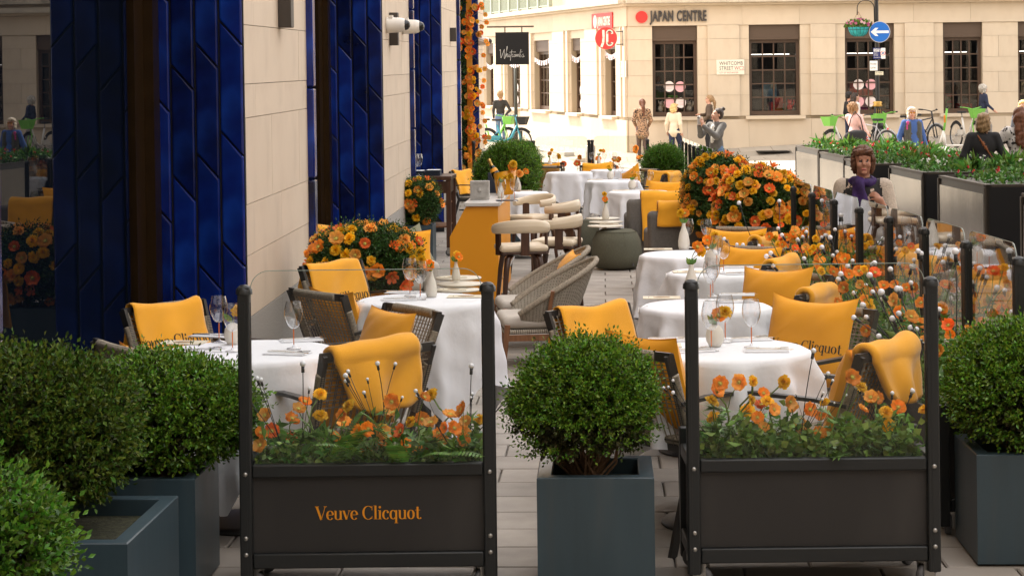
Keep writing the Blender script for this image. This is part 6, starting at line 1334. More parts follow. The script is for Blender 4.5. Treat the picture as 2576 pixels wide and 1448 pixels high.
def sdf_build(prims, res, k=.022, noise=None):
    P = []
    for p in prims:
        if p[0] == 'c': a, b = np.array(p[1], float), np.array(p[2], float); r = max(p[3], p[4]); P.append((np.minimum(a, b)-r, np.maximum(a, b)+r))
        else: c = np.array(p[1], float); r = np.array(p[2], float); P.append((c-r, c+r))
    lo = np.min([a for a, b in P], 0) - .05; hi = np.max([b for a, b in P], 0) + .05; n = np.ceil((hi-lo)/res).astype(int) + 1
    D = np.full(n, .25); Lb = np.zeros(n, dtype=np.int16); Lmin = np.full(n, 9.0)
    for p, (a, b) in zip(prims, P):
        i0 = np.maximum(0, ((a-.045-lo)/res).astype(int)); i1 = np.minimum(n, ((b+.045-lo)/res).astype(int)+2); sl = tuple(slice(x, y) for x, y in zip(i0, i1))
        X = np.stack(np.meshgrid(*[lo[q] + np.arange(i0[q], i1[q])*res for q in range(3)], indexing='ij'), -1)
        if p[0] == 'c':
            A, Bv = np.array(p[1], float), np.array(p[2], float); ba = Bv-A; h = np.clip(((X-A) @ ba)/max(1e-9, ba @ ba), 0, 1); d = np.linalg.norm(X - A - h[..., None]*ba, axis=-1) - (p[3] + (p[4]-p[3])*h)
        else:
            r = np.array(p[2], float); q = (X-np.array(p[1], float)); l = np.linalg.norm(q/r, axis=-1); d = (l-1)*np.minimum.reduce(r)*np.where(l > 1, 1.0, 1.0) if False else l*(l-1)/np.maximum(1e-6, np.linalg.norm(q/(r*r), axis=-1))
        kk = min(k, .5*(min(p[3], p[4]) if p[0] == 'c' else min(p[2]))); o = D[sl]; h = np.clip(.5 + .5*(o-d)/kk, 0, 1); D[sl] = o*(1-h) + d*h - kk*h*(1-h)
        m = d < Lmin[sl]; Lmin[sl] = np.where(m, d, Lmin[sl]); Lb[sl] = np.where(m, p[-1], Lb[sl])
    if noise:
        am, fr, sd = noise; r = np.random.default_rng(sd); X = np.stack(np.meshgrid(*[lo[q] + np.arange(n[q])*res for q in range(3)], indexing='ij'), -1)
        for _ in range(6): w = r.normal(size=3)*fr; D += am/3*np.sin(X @ w + r.uniform(0, 6))
    V, Fq = surface_nets(D, lo, res); ii = np.clip(np.round((V-lo)/res).astype(int), 0, n-1); return V, Fq, Lb[tuple(ii.T)]
SKIN, TOP, BOT_, SHOE, EYE, LIP, IN_, LEGS = range(8)
def hand(w, d, side, curl=.35, lab=SKIN):
    w, d, s = Vector(w), Vector(d).normalized(), Vector(side).normalized(); n = d.cross(s).normalized(); out = [('c', tuple(w), tuple(w + d*.07), .026, .034, lab)]
    for k, L in enumerate((.066, .075, .07, .055)):
        a = w + d*.085 + s*(k-1.5)*.0195; m = a + d*L*.5 + n*curl*.012; e = a + d*L*(1-.25*curl) + n*curl*L*.6; out += [('c', tuple(a), tuple(m), .0105, .0095, lab), ('c', tuple(m), tuple(e), .0095, .008, lab)]
    t0 = w + d*.03 - s*.03; t1 = t0 + d*.04 - s*.022; out += [('c', tuple(t0), tuple(t1), .013, .011, lab), ('c', tuple(t1), tuple(t1 + d*.03 + n*.008), .011, .009, lab)]; return out
def person(label, x, y, deg, H, mats, hair=('short', None), pose=None, z=None, extra=(), res=.016, wide=1.0, legs_lab=BOT_, sleeve=TOP, face=(0, 0), group='people in the street', long_top=0.0, skirt=None, k=.022, bare_feet=None, cut=None):
    pose = pose or {}; z = GZ(x, y) if z is None else z; t = thing('person', label, 'person', (x, y, z), radians(deg) - pi/2, group, scale=H/1.72); J = dict(shR=(.165, -.01, 1.40), elR=(.215, -.03, 1.13), wrR=(.215, .05, .90), shL=(-.165, -.01, 1.40), elL=(-.215, -.03, 1.13), wrL=(-.215, .05, .90), hpR=(.085, 0, .90), knR=(.09, .03, .49), anR=(.09, -.02, .08), hpL=(-.085, 0, .90), knL=(-.09, .03, .49), anL=(-.09, -.02, .08), lean=0.0); J.update(pose)
    W_ = wide; pr = []
    for s in 'RL':
        hp, kn, an = J['hp'+s], J['kn'+s], J['an'+s]; b = pose.get('baggy', 1.0)
        pr += [('c', hp, kn, .088*W_*b**.5, .062*b, legs_lab), ('c', kn, an, .058*b, .042*b, legs_lab), ('c', (an[0], an[1]-.01, an[2]-.02), (an[0]*1.15, an[1]+.15, max(.035, an[2]-.045)), .042, .034, SHOE)]
        if b > 1.05: pr += [('c', kn, (an[0], an[1], an[2]+.03), .075*b, .082*b, legs_lab)]
    pr += [('e', (0, -.005, .92), (.165*W_, .115*W_, .14), legs_lab), ('e', (0, .0, 1.10), (.138*W_, .10*W_, .17), TOP), ('e', (0, .0, 1.29), (.168*W_, .108*W_, .19), TOP), ('c', (-.12, -.01, 1.405), (.12, -.01, 1.405), .058, .058, TOP)]
    if long_top: pr += [('c', (0, 0, 1.05), (0, 0, 1.0-long_top), .13*W_, .15*W_, TOP), ('e', (0, 0, 1.0-long_top), (.185*W_, .135*W_, .10), TOP)]
    if skirt: pr += [('e', (0, 0, skirt[0]+.08), (skirt[1], skirt[1]*.75, .12), TOP if skirt[2] is None else skirt[2]), ('c', (0, 0, 1.0), (0, 0, skirt[0]+.12), .14, skirt[1]*.85, TOP if skirt[2] is None else skirt[2])]
    for s in 'RL':
        sh, el, wr = J['sh'+s], J['el'+s], J['wr'+s]; b = pose.get('loose', 1.0); pr += [('c', sh, el, .056*b, .046*b, TOP), ('c', el, tuple(Vector(el).lerp(Vector(wr), .92)), .046*b, .034*b, sleeve), ('c', tuple(Vector(el).lerp(Vector(wr), .8)), wr, .028, .025, SKIN)]
        d = pose.get('hd'+s, Vector(wr)-Vector(el)); pr += hand(wr, d, pose.get('hs'+s, (0, 1, 0) if abs(Vector(d).normalized().y) < .8 else (1, 0, 0)), pose.get('curl', .5))
    hm = Matrix.Translation((0, -.01, 1.47)) @ Matrix.Rotation(radians(face[0]), 4, 'Z') @ Matrix.Rotation(radians(-face[1]), 4, 'X') @ Matrix.Translation((0, .01, -1.47)); h = lambda p: tuple(hm @ Vector(p))
    pr += [('c', (0, -.015, 1.40), h((0, .0, 1.54)), .056, .05, SKIN), ('e', h((0, -.005, 1.63)), (.073, .090, .088), SKIN), ('e', h((0, .032, 1.565)), (.056, .062, .074), SKIN), ('c', h((0, .092, 1.605)), h((0, .108, 1.575)), .010, .0145, SKIN), ('e', h((.035, .078, 1.57)), (.022, .02, .026), SKIN), ('e', h((-.035, .078, 1.57)), (.022, .02, .026), SKIN), ('c', h((-.035, .080, 1.632)), h((.035, .080, 1.632)), .012, .012, SKIN), ('e', h((0, .078, 1.508)), (.024, .02, .018), SKIN),
           ('e', h((.075, -.005, 1.595)), (.012, .022, .032), SKIN), ('e', h((-.075, -.005, 1.595)), (.012, .022, .032), SKIN), ('e', h((.029, .0835, 1.610)), (.012, .0095, .0062), EYE), ('e', h((-.029, .0835, 1.610)), (.012, .0095, .0062), EYE), ('e', h((0, .091, 1.535)), (.025, .011, .0065), LIP)]
    pr += list(extra); V, Fq, lb = sdf_build(pr, res, k); order = [mats.get(i, mats[TOP]) for i in range(8)] + [mats[i] for i in sorted(mats) if i >= 8]
    keys = list(range(8)) + [i for i in sorted(mats) if i >= 8]; lut = np.zeros(64, int)
    for a, b in enumerate(keys): lut[b] = a
    me = np_mesh('body', V, Fq, order, True, lut[lb[Fq[:, 0]]]); mesh_obj('body', me, None, t)
    st, hc = hair[0], hair[1]
    if hc is not None:
        Q = [('e', h((0, -.022, 1.655)), (.088, .098, .083), 0), ('e', h((0, -.045, 1.61)), (.086, .075, .09), 0)]; no = (.006, 60, 3)
        if st == 'shag': Q += [('e', h((.068, -.01, 1.585)), (.028, .055, .085), 0), ('e', h((-.068, -.01, 1.585)), (.028, .055, .085), 0), ('e', h((0, -.07, 1.575)), (.082, .042, .10), 0)]
        if st in ('bob', 'bobf'): Q += [('e', h((.07, -.02, 1.57)), (.035, .065, .10), 0), ('e', h((-.07, -.02, 1.57)), (.035, .065, .10), 0), ('e', h((0, -.075, 1.56)), (.09, .045, .11), 0), ('e', h((0, .055, 1.69)), (.07, .045, .035), 0)]; no = (.008, 55, 4)
        if st == 'shag': Q += [('c', h((-.055, .08, 1.675)), h((.055, .08, 1.675)), .026, .026, 0), ('c', h((.078, .03, 1.62)), h((.08, .01, 1.54)), .022, .012, 0), ('c', h((-.078, .03, 1.62)), h((-.08, .01, 1.54)), .022, .012, 0)]; no = (.007, 120, 9)
        if st == 'bobf': Q += [('c', h((.06, -.05, 1.56)), h((.15, -.06, 1.50)), .05, .015, 0)]
        if st == 'curly': Q += [('e', h((0, -.03, 1.62)), (.125, .12, .13), 0), ('e', h((.06, -.02, 1.55)), (.06, .07, .08), 0), ('e', h((-.06, -.02, 1.55)), (.06, .07, .08), 0)]; no = (.020, 85, 5)
        if st == 'curlyshort': Q += [('e', h((0, -.025, 1.65)), (.10, .11, .10), 0)]; no = (.014, 90, 5)
        if st == 'long': Q += [('c', h((.05, -.07, 1.6)), (.07, -.13, 1.25), .06, .035, 0), ('c', h((-.05, -.07, 1.6)), (-.07, -.13, 1.25), .06, .035, 0), ('c', h((0, -.09, 1.6)), (0, -.14, 1.22), .07, .05, 0)]; no = (.008, 45, 6)
        if st == 'pony': Q += [('c', h((0, -.11, 1.64)), (.01, -.16, 1.5), .04, .045, 0), ('c', (.01, -.16, 1.5), (.03, -.15, 1.27), .045, .022, 0)]; no = (.007, 60, 7)
        if st == 'bun': Q += [('e', h((0, -.10, 1.735)), (.042, .042, .038), 0)]; no = (.003, 60, 8)
        V, Fq, lb = sdf_build(Q, min(res, .012), .02, no)
        # keep the face free
        inv = hm.inverted(); Rm = np.array(inv)[:3, :3]; Tm = np.array(inv)[:3, 3]; L = V @ Rm.T + Tm; bad = (L[:, 1] > .045) & (L[:, 2] < (1.640 if st == 'shag' else 1.655)) & (np.abs(L[:, 0]) < .062); fk = ~bad[Fq].any(1)
        me = np_mesh('hair', V, Fq[fk], hc, True); mesh_obj('hair', me, None, t)
    return t, hm
def hair_mat(n, c): return M('hair ' + n, c, .5, var=.5, vscale=30, stretch=(3, 3, .35), bump=.6, bscale=90, spec=.4)
sk = M('skin fair', (.55, .30, .21), .5, var=.08, vscale=10); sk2 = M('skin tanned', (.40, .185, .115), .5, var=.12, vscale=14); eye = M('dark eye', (.025, .016, .012), .25); lip = M('lips', (.42, .13, .11), .5); blk = M('black cloth', (.012, .012, .014), .85, var=.2, vscale=10); shoe = M('dark shoe', (.02, .017, .015), .5)
base = lambda **k: {SKIN: sk, EYE: eye, LIP: lip, SHOE: shoe, IN_: blk, LEGS: blk, **{int(a): b for a, b in k.items()}}
def mm(top, bot, skin=sk, legs=None): return {SKIN: skin, TOP: top, BOT_: bot, SHOE: shoe, EYE: eye, LIP: lip, IN_: top, LEGS: legs or bot}
jeans = M('blue denim', (.10, .17, .29), .85, var=.2, vscale=12); navy = M('navy cloth', (.018, .026, .060), .85, var=.2, vscale=8)
floral = M('leopard flower dress', (.40, .24, .14), .85, col2=(.035, .022, .018), c2scale=34, c2lo=.50, c2hi=.54)
cream_k = M('cream jumper', (.72, .61, .47), .95, bump=.3, bscale=120); brownj = M('brown leather jacket', (.085, .055, .035), .6, var=.2); greyb = M('grey blazer', (.115, .11, .105), .85, var=.12, vscale=20); pinkj = M('pale pink jacket', (.68, .44, .42), .8, var=.1, vscale=8); blues = M('blue jumper', (.045, .10, .30), .9, bump=.2, bscale=150); gilet = M('charcoal quilted gilet', (.055, .055, .045), .75, var=.2, vscale=20, bump=.4, bscale=28); charc = M('charcoal jumper', (.03, .029, .028), .9, var=.2); greyt = M('grey trousers', (.26, .24, .22), .85); darktights = M('patterned tights', (.10, .055, .045), .7, var=.6, vscale=40)
print_w = M('white blouse with black leaf print', (.58, .56, .54), .85, col2=(.02, .02, .022), c2scale=22, c2lo=.41, c2hi=.395, c2type='NOISE'); flowtop = M('black top with cream flower print', (.012, .010, .010), .85, col2=(.55, .42, .33), c2scale=26, c2lo=.60, c2hi=.63); cardi = M('cream crochet cardigan', (.50, .42, .345), .95, bump=.8, bscale=90, var=.15, vscale=60); redc = M('crimson skirt', (.42, .012, .04), .8); purple = M('purple scarf', (.024, .003, .075), .75, var=.35, vscale=14, bump=.4, bscale=40); magenta = M('magenta rucksack strap', (.45, .04, .20), .7)
h_brown = hair_mat('auburn', (.13, .045, .02)); h_blond = hair_mat('blonde', (.62, .43, .18)); h_dark = hair_mat('dark brown', (.035, .02, .013)); h_black = hair_mat('black', (.012, .010, .009)); h_lbrown = hair_mat('light brown curls', (.28, .15, .065)); h_white = hair_mat('white', (.70, .60, .46)); h_grey = hair_mat('grey curls', (.50, .47, .42)); h_dblond = hair_mat('dark blonde', (.24, .15, .07)); h_shag = hair_mat('brown fringe', (.115, .045, .02)); h_sand = hair_mat('sandy', (.32, .2, .1))
walkR = dict(knR=(.09, .22, .50), anR=(.09, .25, .09), knL=(-.08, -.02, .49), anL=(-.08, -.28, .14)); walkL = dict(knL=(-.09, .22, .50), anL=(-.09, .25, .09), knR=(.08, -.02, .49), anR=(.08, -.28, .14))
def at(px, d): return (px - CX)/F*d
person('man in dark jumper and jeans walking away, hand in back pocket', at(1258, 60), 60, 88, 1.74, mm(charc, jeans), ('curlyshort', h_sand), {**walkR, 'elR': (.31, -.10, 1.14), 'wrR': (.15, -.13, .97)}, z=.30)
person('woman with auburn ponytail in patterned dress facing shop window', at(1614, 51.5), 51.5, 95, 1.72, mm(floral, darktights), ('pony', h_brown), dict(elR=(.24, -.0, 1.15), wrR=(.19, .12, .98), elL=(-.23, .0, 1.15), wrL=(-.16, .14, 1.0), knR=(.06, -.05, .48), anR=(.05, -.25, .2), loose=1.25), skirt=(.68, .19, None), long_top=.2, legs_lab=BOT_)
person('woman with blonde bob in cream jumper striding past window', at(1695, 51.8), 51.8, 55, 1.62, mm(cream_k, navy), ('bobf', h_blond), {**walkR, 'baggy': 1.25, 'loose': 1.3, 'elL': (-.23, -.06, 1.13), 'wrL': (-.24, .0, .92)}, face=(-20, 0), long_top=.1, z=.0)
person('woman in brown jacket with windblown ponytail by cream pier', at(1783, 52), 52, 165, 1.64, mm(brownj, blk), ('pony', h_sand), dict(elR=(.2, .12, 1.15), wrR=(.08, .28, 1.16), elL=(-.22, -.02, 1.14), wrL=(-.18, .12, .98), loose=1.2, baggy=1.15), z=.2)
t, hm = person('woman in grey blazer holding up a phone to take picture', at(1800, 33), 33, -140, 1.60, {**mm(greyb, jeans), 8: M('white shirt', (.72, .70, .66), .8)}, ('bun', h_dark), dict(elR=(.25, .16, 1.22), wrR=(.10, .35, 1.42), elL=(-.20, .20, 1.20), wrL=(.0, .36, 1.40), hdR=(-.2, .2, 1), hdL=(.2, .2, 1), loose=1.3, curl=.8), face=(-18, -12), long_top=.28, res=.012, extra=[('e', (0, .085, 1.33), (.045, .04, .10), 8), ('e', (0, .10, 1.15), (.04, .03, .12), 8)])
ph = thing('phone', 'pale smartphone held up by woman in grey blazer', 'phone', t.matrix_basis @ Vector((.05, .405, 1.505)), t.rotation_euler.z); mb = MB(); mb.rbox((0, 0, 0), (.075, .010, .15), .005, 2); mb.obj('case', M('silver phone', (.55, .55, .56), .3, .4), ph); mb = MB(); mb.prism([(.02 + .012*cos(a), .045 + .012*sin(a)) for a in np.linspace(0, 2*pi, 13)[:-1]], 'y', .005, .008); mb.obj('lens', eye, ph)
person('man in black shirt with short black hair beside lamp post', at(2136, 50.6), 50.6, 20, 1.66, mm(blk, navy), ('short', h_black), walkR)
person('woman with long dark hair walking with man in black', at(2152, 50.0), 50.0, 15, 1.62, mm(M('white top', (.70, .66, .62), .8), blk), ('long', h_dark), walkL)
t, hm = person('woman with light brown curls in pink jacket carrying black bag', at(2147, 41), 41, 40, 1.60, mm(pinkj, blk), ('curly', h_lbrown), dict(elR=(.23, .08, 1.12), wrR=(.20, .24, 1.02), elL=(-.2, .15, 1.2), wrL=(-.08, .28, 1.35), loose=1.35), long_top=.12, face=(-30, 0))
bg_ = thing('shoulder_bag', 'big soft black bag hanging at pink jacketed woman', 'bag', (at(2147, 41)-.02, 40.72, 1.0), .0); V, Fq, lb = sdf_build([('e', (0, 0, -.12), (.25, .09, .17), 0), ('e', (-.05, 0, -.2), (.2, .10, .12), 0), ('e', (.1, 0, -.05), (.16, .07, .1), 0)], .015, .03, (.008, 18, 2)); mesh_obj('bag_body', np_mesh('bag_body', V, Fq, blk, True), None, bg_); mb = MB(); mb.tube([(-.17, 0, .0), (-.10, -.01, .3), (.0, .05, .45), (.12, .05, .3), (.17, 0, .0)], .012, 5); mb.obj('strap', blk, bg_)
gl_extra = []
t, hm = person('white-haired woman in amber sunglasses, blue jumper and dark gilet', at(2293, 35.7), 35.7, -78, 1.56, {**mm(blues, navy), 8: gilet, 9: magenta}, ('bob', h_white), {**walkR, 'elR': (.25, -.08, 1.12), 'wrR': (.27, .0, .90), 'elL': (-.25, -.03, 1.12), 'wrL': (-.28, .06, .90), 'loose': 1.25}, res=.013, face=(-15, 0), extra=[('c', (.11, .03, 1.36), (.13, .05, .92), .075, .075, 8), ('c', (-.11, .03, 1.36), (-.13, .05, .92), .075, .075, 8), ('e', (0, -.06, 1.15), (.18, .09, .28), 8), ('c', (.135, .085, 1.42), (.17, .06, 1.10), .022, .02, 9), ('e', (0, -.19, 1.2), (.15, .08, .2), 9)], long_top=.1, sleeve=TOP)
def shades(t, hm, frame, lens, zc=1.61):
    o = MB()
    for s in (-1, 1): o.prism([(s*.032 + .023*cos(a), zc + .016*sin(a)) for a in np.linspace(0, 2*pi, 15)[:-1]], 'y', .098, .103)
    o.xf(hm); o.obj('sunglasses', lens, t); o = MB(); o.tube([(.058, .10, zc+.008), (.085, .0, zc)], .004, 4); o.tube([(-.058, .10, zc+.008), (-.085, .0, zc)], .004, 4); o.tube([(-.058, .102, zc+.015), (.058, .102, zc+.015)], .0045, 4); o.xf(hm); o.obj('spectacle_frame', frame, t)
shades(t, hm, M('tortoise frame', (.12, .05, .01), .3), M('amber lens', (.50, .20, .01), .15))
person('woman with grey curls in navy jumper walking right', at(2474, 51.5), 51.5, 8, 1.58, mm(navy, greyt), ('curly', h_grey), {**walkL, 'elR': (.22, .02, 1.13), 'wrR': (.22, .2, .98)}, extra=())
t, hm = person('woman in black cardigan with tan strap, blonde bob, seen from behind', at(2471, 23.6), 23.6, 85, 1.56, {**mm(blk, blk), 8: M('tan strap', (.24, .075, .02), .5)}, ('bob', h_dblond), dict(elR=(.27, -.02, 1.13), wrR=(.14, .14, 1.08), elL=(-.27, -.02, 1.13), wrL=(-.14, .16, 1.08), loose=1.2), res=.013, long_top=.15, wide=1.08, extra=[('c', (-.09, -.115, 1.42), (.16, -.125, 1.02), .012, .012, 8)])
person('woman with wavy auburn hair in white blouse of black leaf print', at(2562, 23.8), 23.8, 100, 1.62, mm(print_w, blk), ('long', h_brown), dict(elR=(.28, .02, 1.16), wrR=(.22, .16, 1.0), elL=(-.30, .10, 1.22), wrL=(-.38, .16, 1.36), loose=1.5), res=.013, long_top=.28, wide=1.08)
t, hm = person('blonde person in white sunglasses and grey jacket at right edge', at(2573, 36), 36, -100, 1.66, mm(M('slate jacket', (.10, .11, .14), .8), navy), ('bob', h_blond), walkL); shades(t, hm, M('white frame', (.75, .75, .75), .4), MATS['amber lens'])
# the woman behind the right-hand trolleys
t, hm = person('woman with brown fringe and purple scarf in cream cardigan behind trolleys', 2.40, 12.95, -104, 1.46, {**mm(flowtop, redc, sk2), 8: cardi}, ('shag', h_shag), dict(elR=(.215, .0, 1.13), wrR=(.17, .12, .92), elL=(-.225, .04, 1.12), wrL=(-.17, .19, 1.24), hdL=(.45, .35, .85), hsL=(0, -.3, 1), loose=1.1, curl=1.3, baggy=1.2), res=.0085, wide=1.12, long_top=.12, face=(8, -3), k=.018, group='people near the terrace',
               extra=[('c', (.15, -.02, 1.385), (.185, .03, .80), .066, .075, 8), ('c', (-.15, -.02, 1.385), (-.185, .03, .80), .066, .075, 8), ('e', (0, -.075, 1.12), (.175, .08, .25), 8), ('c', (.165, -.015, 1.395), (.215, .0, 1.13), .070, .066, 8), ('c', (.215, .0, 1.13), (.175, .11, .95), .066, .052, 8), ('c', (-.165, -.015, 1.395), (-.225, .04, 1.12), .070, .066, 8), ('c', (-.225, .04, 1.12), (-.175, .17, 1.20), .066, .052, 8)])
sc_ = [('c', (.078*cos(a), .01 + .078*sin(a), 1.44 + .012*sin(2*a)), (.078*cos(a+.5), .01 + .078*sin(a+.5), 1.44 + .012*sin(2*a+1)), .032, .032, 0) for a in np.linspace(0, 2*pi, 13)]
sc_ += [('c', (.02, .115, 1.43), (-.01, .145, 1.28), .034, .036, 0), ('c', (-.01, .145, 1.28), (-.03, .15, 1.12), .036, .044, 0), ('c', (.05, .10, 1.42), (.05, .14, 1.24), .032, .036, 0)]
V, Fq, lb = sdf_build(sc_, .0085, .02, (.006, 60, 12)); mesh_obj('scarf', np_mesh('scarf', V, Fq, purple, True), None, t)

# ------------------------------------------------------------------ cycles and a scooter
m_lime = M('lime green plastic', (.17, .47, .07), .45); m_tyre = M('black tyre', (.015, .015, .016), .8); m_spoke = M('grey spokes', (.3, .3, .3), .4, .6); m_bikew = M('white bike frame', (.62, .60, .56), .4); m_teal = M('teal bike frame', (.03, .24, .31), .45); m_bikes = M('silver bike frame', (.45, .44, .46), .35, .5); m_bblack = M('black bike frame', (.02, .02, .022), .4)
def wheel_mesh(r):
    a = MB(); n = 28; a.tube([(r*cos(2*pi*k/n), 0, r*sin(2*pi*k/n)) for k in range(n+1)], .021, 6, caps=False); b = MB(); b.tube([((r-.025)*cos(2*pi*k/n), 0, (r-.025)*sin(2*pi*k/n)) for k in range(n+1)], .009, 4, caps=False); b.tube([(0, -.04, 0), (0, .04, 0)], .02, 8)
    for k in range(20): q = 2*pi*k/20; b.tube([(.015*cos(q+.5), .015*(-1)**k, .015*sin(q+.5)), ((r-.03)*cos(q), 0, (r-.03)*sin(q))], .0022, 3, caps=False)
    return a.mesh('tyre', m_tyre), b.mesh('rim', m_spoke)
WHE = wheel_mesh(.32)
def bicycle(label, x, y, deg, frame, kind, z=None, cat='bicycle'):
    z = GZ(x, y) if z is None else z; t = thing('bicycle', label, cat, (x, y, z), radians(deg), 'parked cycles')
    for wx in (-.52, .52): w = thing('wheel', None, None, (wx, 0, .34)); w.parent = t; mesh_obj('tyre', WHE[0], None, w); mesh_obj('rim', WHE[1], None, w)
    th = .034 if kind == 'hire' else .018; mb = MB(); bb = (-.05, 0, .30)
    if kind == 'hire': mb.tube([(.40, 0, .78), (.22, 0, .42), bb], [th, th*1.3, th], 8); mb.tube([bb, (-.20, 0, .80)], .026, 8); mb.tube([bb, (-.52, 0, .34)], .02, 6); mb.tube([(-.16, 0, .62), (-.52, 0, .34)], .016, 6); mb.box((-.25, 0, .42), (.3, .07, .14))
    else: mb.tube([(.38, 0, .82), bb], th, 7); mb.tube([(.38, 0, .86), (-.17, 0, .78)], th, 7); mb.tube([bb, (-.20, 0, .86)], th, 7); mb.tube([bb, (-.52, .03, .34)], .011, 5); mb.tube([(-.17, 0, .78), (-.52, .03, .34)], .010, 5); mb.tube([bb, (-.52, -.03, .34)], .011, 5)
    mb.obj('frame', frame, t); fk = m_lime if kind == 'hire' and frame is not m_teal else frame
    mb = MB(); mb.tube([(.52, .05, .34), (.44, .05, .68)], .016, 6); mb.tube([(.52, -.05, .34), (.44, -.05, .68)], .016, 6); mb.tube([(.44, 0, .66), (.36, 0, 1.02)], .022, 7); mb.obj('fork', fk, t)
    mb = MB(); mb.tube([(.26, .30, 1.08), (.34, .2, 1.07), (.37, 0, 1.03), (.34, -.2, 1.07), (.26, -.30, 1.08)], .013, 6); mb.obj('handlebar', fk if kind == 'hire' else m_bblack, t)
    for s in (-1, 1): mb = MB(); mb.tube([(.30, s*.25, 1.08), (.20, s*.31, 1.085)], .019, 6); mb.obj('grip', m_tyre, t)
    mb = MB(); mb.rbox((-.22, 0, .95), (.27, .16, .06), .028, 3); mb.obj('saddle', m_tyre, t); mb = MB(); mb.tube([(-.19, 0, .78), (-.22, 0, .93)], .013, 6); mb.obj('seat_post', m_spoke, t)
    for wx in (-.52, .52): mb = MB(); mb.tube([(wx + .365*cos(a), 0, .34 + .365*sin(a)) for a in np.linspace(.3 if wx < 0 else .7, 2.6 if wx < 0 else 2.9, 12)], .026, 5, flat=.3); mb.obj('mudguard', m_tyre if kind == 'hire' else m_spoke, t)
    if kind == 'hire':
        mb = MB(); b0, b1 = [(-.09, -.12), (.09, -.12), (.09, .12), (-.09, .12)], [(-.14, -.18), (.16, -.18), (.16, .18), (-.14, .18)]; cx = .58
        vs = [(cx+a, b, .80) for a, b in b0] + [(cx+a, b, 1.04) for a, b in b1]; vi = [(cx+a*.93, b*.93, .815) for a, b in b0] + [(cx+a*.93, b*.93, 1.04) for a, b in b1]
        mb.add(vs + vi, [(3, 2, 1, 0)] + [(k, (k+1) % 4, 4+(k+1) % 4, 4+k) for k in range(4)] + [(8, 9, 10, 11)] + [(8+(k+1) % 4, 8+k, 12+k, 12+(k+1) % 4) for k in range(4)] + [(4+k, 4+(k+1) % 4, 12+(k+1) % 4, 12+k) for k in range(4)]); mb.obj('basket', m_lime if frame is not m_teal else m_tyre, t)
    else: mb = MB(); mb.rbox((-.55, 0, .72), (.03, .05, .05), .01, 2); mb.obj('rear_light', m_red, t); mb = MB(); mb.tube([(bb[0], .07, bb[2]), (bb[0]+.14, .09, bb[2]-.08)], .012, 5); mb.obj('pedal', m_tyre, t)
    return t
bicycle('lime green hire bike half hidden behind pink jacketed woman', at(2128, 49), 49, -148, m_bikew, 'hire'); bicycle('silver city bicycle with red rear light beside lamp post', at(2190, 48), 48, 128, m_bikes, 'city'); bicycle('lime green hire bike right of lamp post, basket to left', at(2258, 49), 49, -160, m_bikew, 'hire'); bicycle('black bicycle with drop handlebars behind white-haired woman', at(2318, 49.6), 49.6, 35, m_bblack, 'city'); bicycle('lime green hire bike facing camera near grey-haired woman', at(2428, 49.5), 49.5, -75, m_bikew, 'hire')
bicycle('teal hire bike near hotel corner below walking man', at(1266, 55), 55, -18, m_teal, 'hire', z=.25); bicycle('lime green hire bike at hotel corner, mostly hidden', at(1236, 56.5), 56.5, -25, m_lime, 'hire', z=.25)
sx, sy = at(2362, 48.4), 48.4; t = thing('electric_scooter', 'green and white electric scooter parked beside black bicycle', 'scooter', (sx, sy, GZ(sx, sy)), radians(172), 'parked cycles')
for wx in (.0, -.95): w = thing('wheel', None, None, (wx, 0, .12)); w.parent = t; o = mesh_obj('tyre', WHE[0], None, w); o.scale = (.34, 1, .34); o = mesh_obj('rim', WHE[1], None, w); o.scale = (.34, 1, .34)
mb = MB(); mb.rbox((-.50, 0, .17), (.72, .16, .05), .02, 2); mb.obj('deck', m_bikew, t); mb = MB(); mb.tube([(.02, 0, .14), (-.10, 0, .55)], .035, 7); mb.tube([(-.12, 0, .18), (-.09, 0, .48)], .05, 6); mb.obj('lower_stem', m_bikew, t); mb = MB(); mb.tube([(-.10, 0, .52), (-.19, 0, 1.12)], .030, 8); mb.obj('upper_stem', m_lime, t); mb = MB(); mb.tube([(-.2, -.24, 1.16), (-.19, 0, 1.13), (-.2, .24, 1.16)], .016, 6); mb.obj('handlebar', m_tyre, t); mb = MB(); mb.rbox((-.13, 0, .85), (.05, .07, .2), .02, 2); mb.obj('orange_label', m_orange, t)

# ------------------------------------------------------------------ lamp post with signs, hanging basket, bollards, hanging restaurant sign
lx, ly = at(2206.5, 49.4), 49.4; gz = GZ(lx, ly); ls = 4750/49.4
t = thing('lamp_post', 'black lamp post with gilded bands beside parked bicycles', 'lamp post', (lx, ly, gz)); m_post = M('black cast iron', (.008, .008, .009), .35); m_gold = M('gilded band', (.50, .30, .08), .35, .7)
mb = MB(); mb.lathe([(.055, 1.30), (.052, 5.2)], 16); mb.obj('shaft', m_post, t); mb = MB(); mb.lathe([(0, 0), (.19, 0), (.19, .12), (.145, .2), (.14, .78), (.12, .84)], 20); mb.obj('base', m_post, t); mb = MB(); mb.lathe([(.095, .98), (.095, 1.24)], 18); mb.obj('collar', m_post, t)
for z0 in (.84, 1.23): mb = MB(); mb.lathe([(.10, z0), (.135, z0+.03), (.10, z0+.07), (.125, z0+.11), (.10, z0+.14)], 20); mb.obj('gilded_band', m_gold, t)
mb = MB(); 
for dx, dz in ((-.05, 0), (0, 0), (.05, 0)): mb.tube([(dx, -.098, 1.06), (dx+.01, -.099, 1.12), (dx, -.098, 1.18)], .006, 4)
mb.tube([(-.02, -.098, 1.12), (.06, -.098, 1.12)], .005, 4); mb.obj('gilded_emblem', m_gold, t)
zz = lambda py: 1.82 - (py - 236.8)/ls - gz
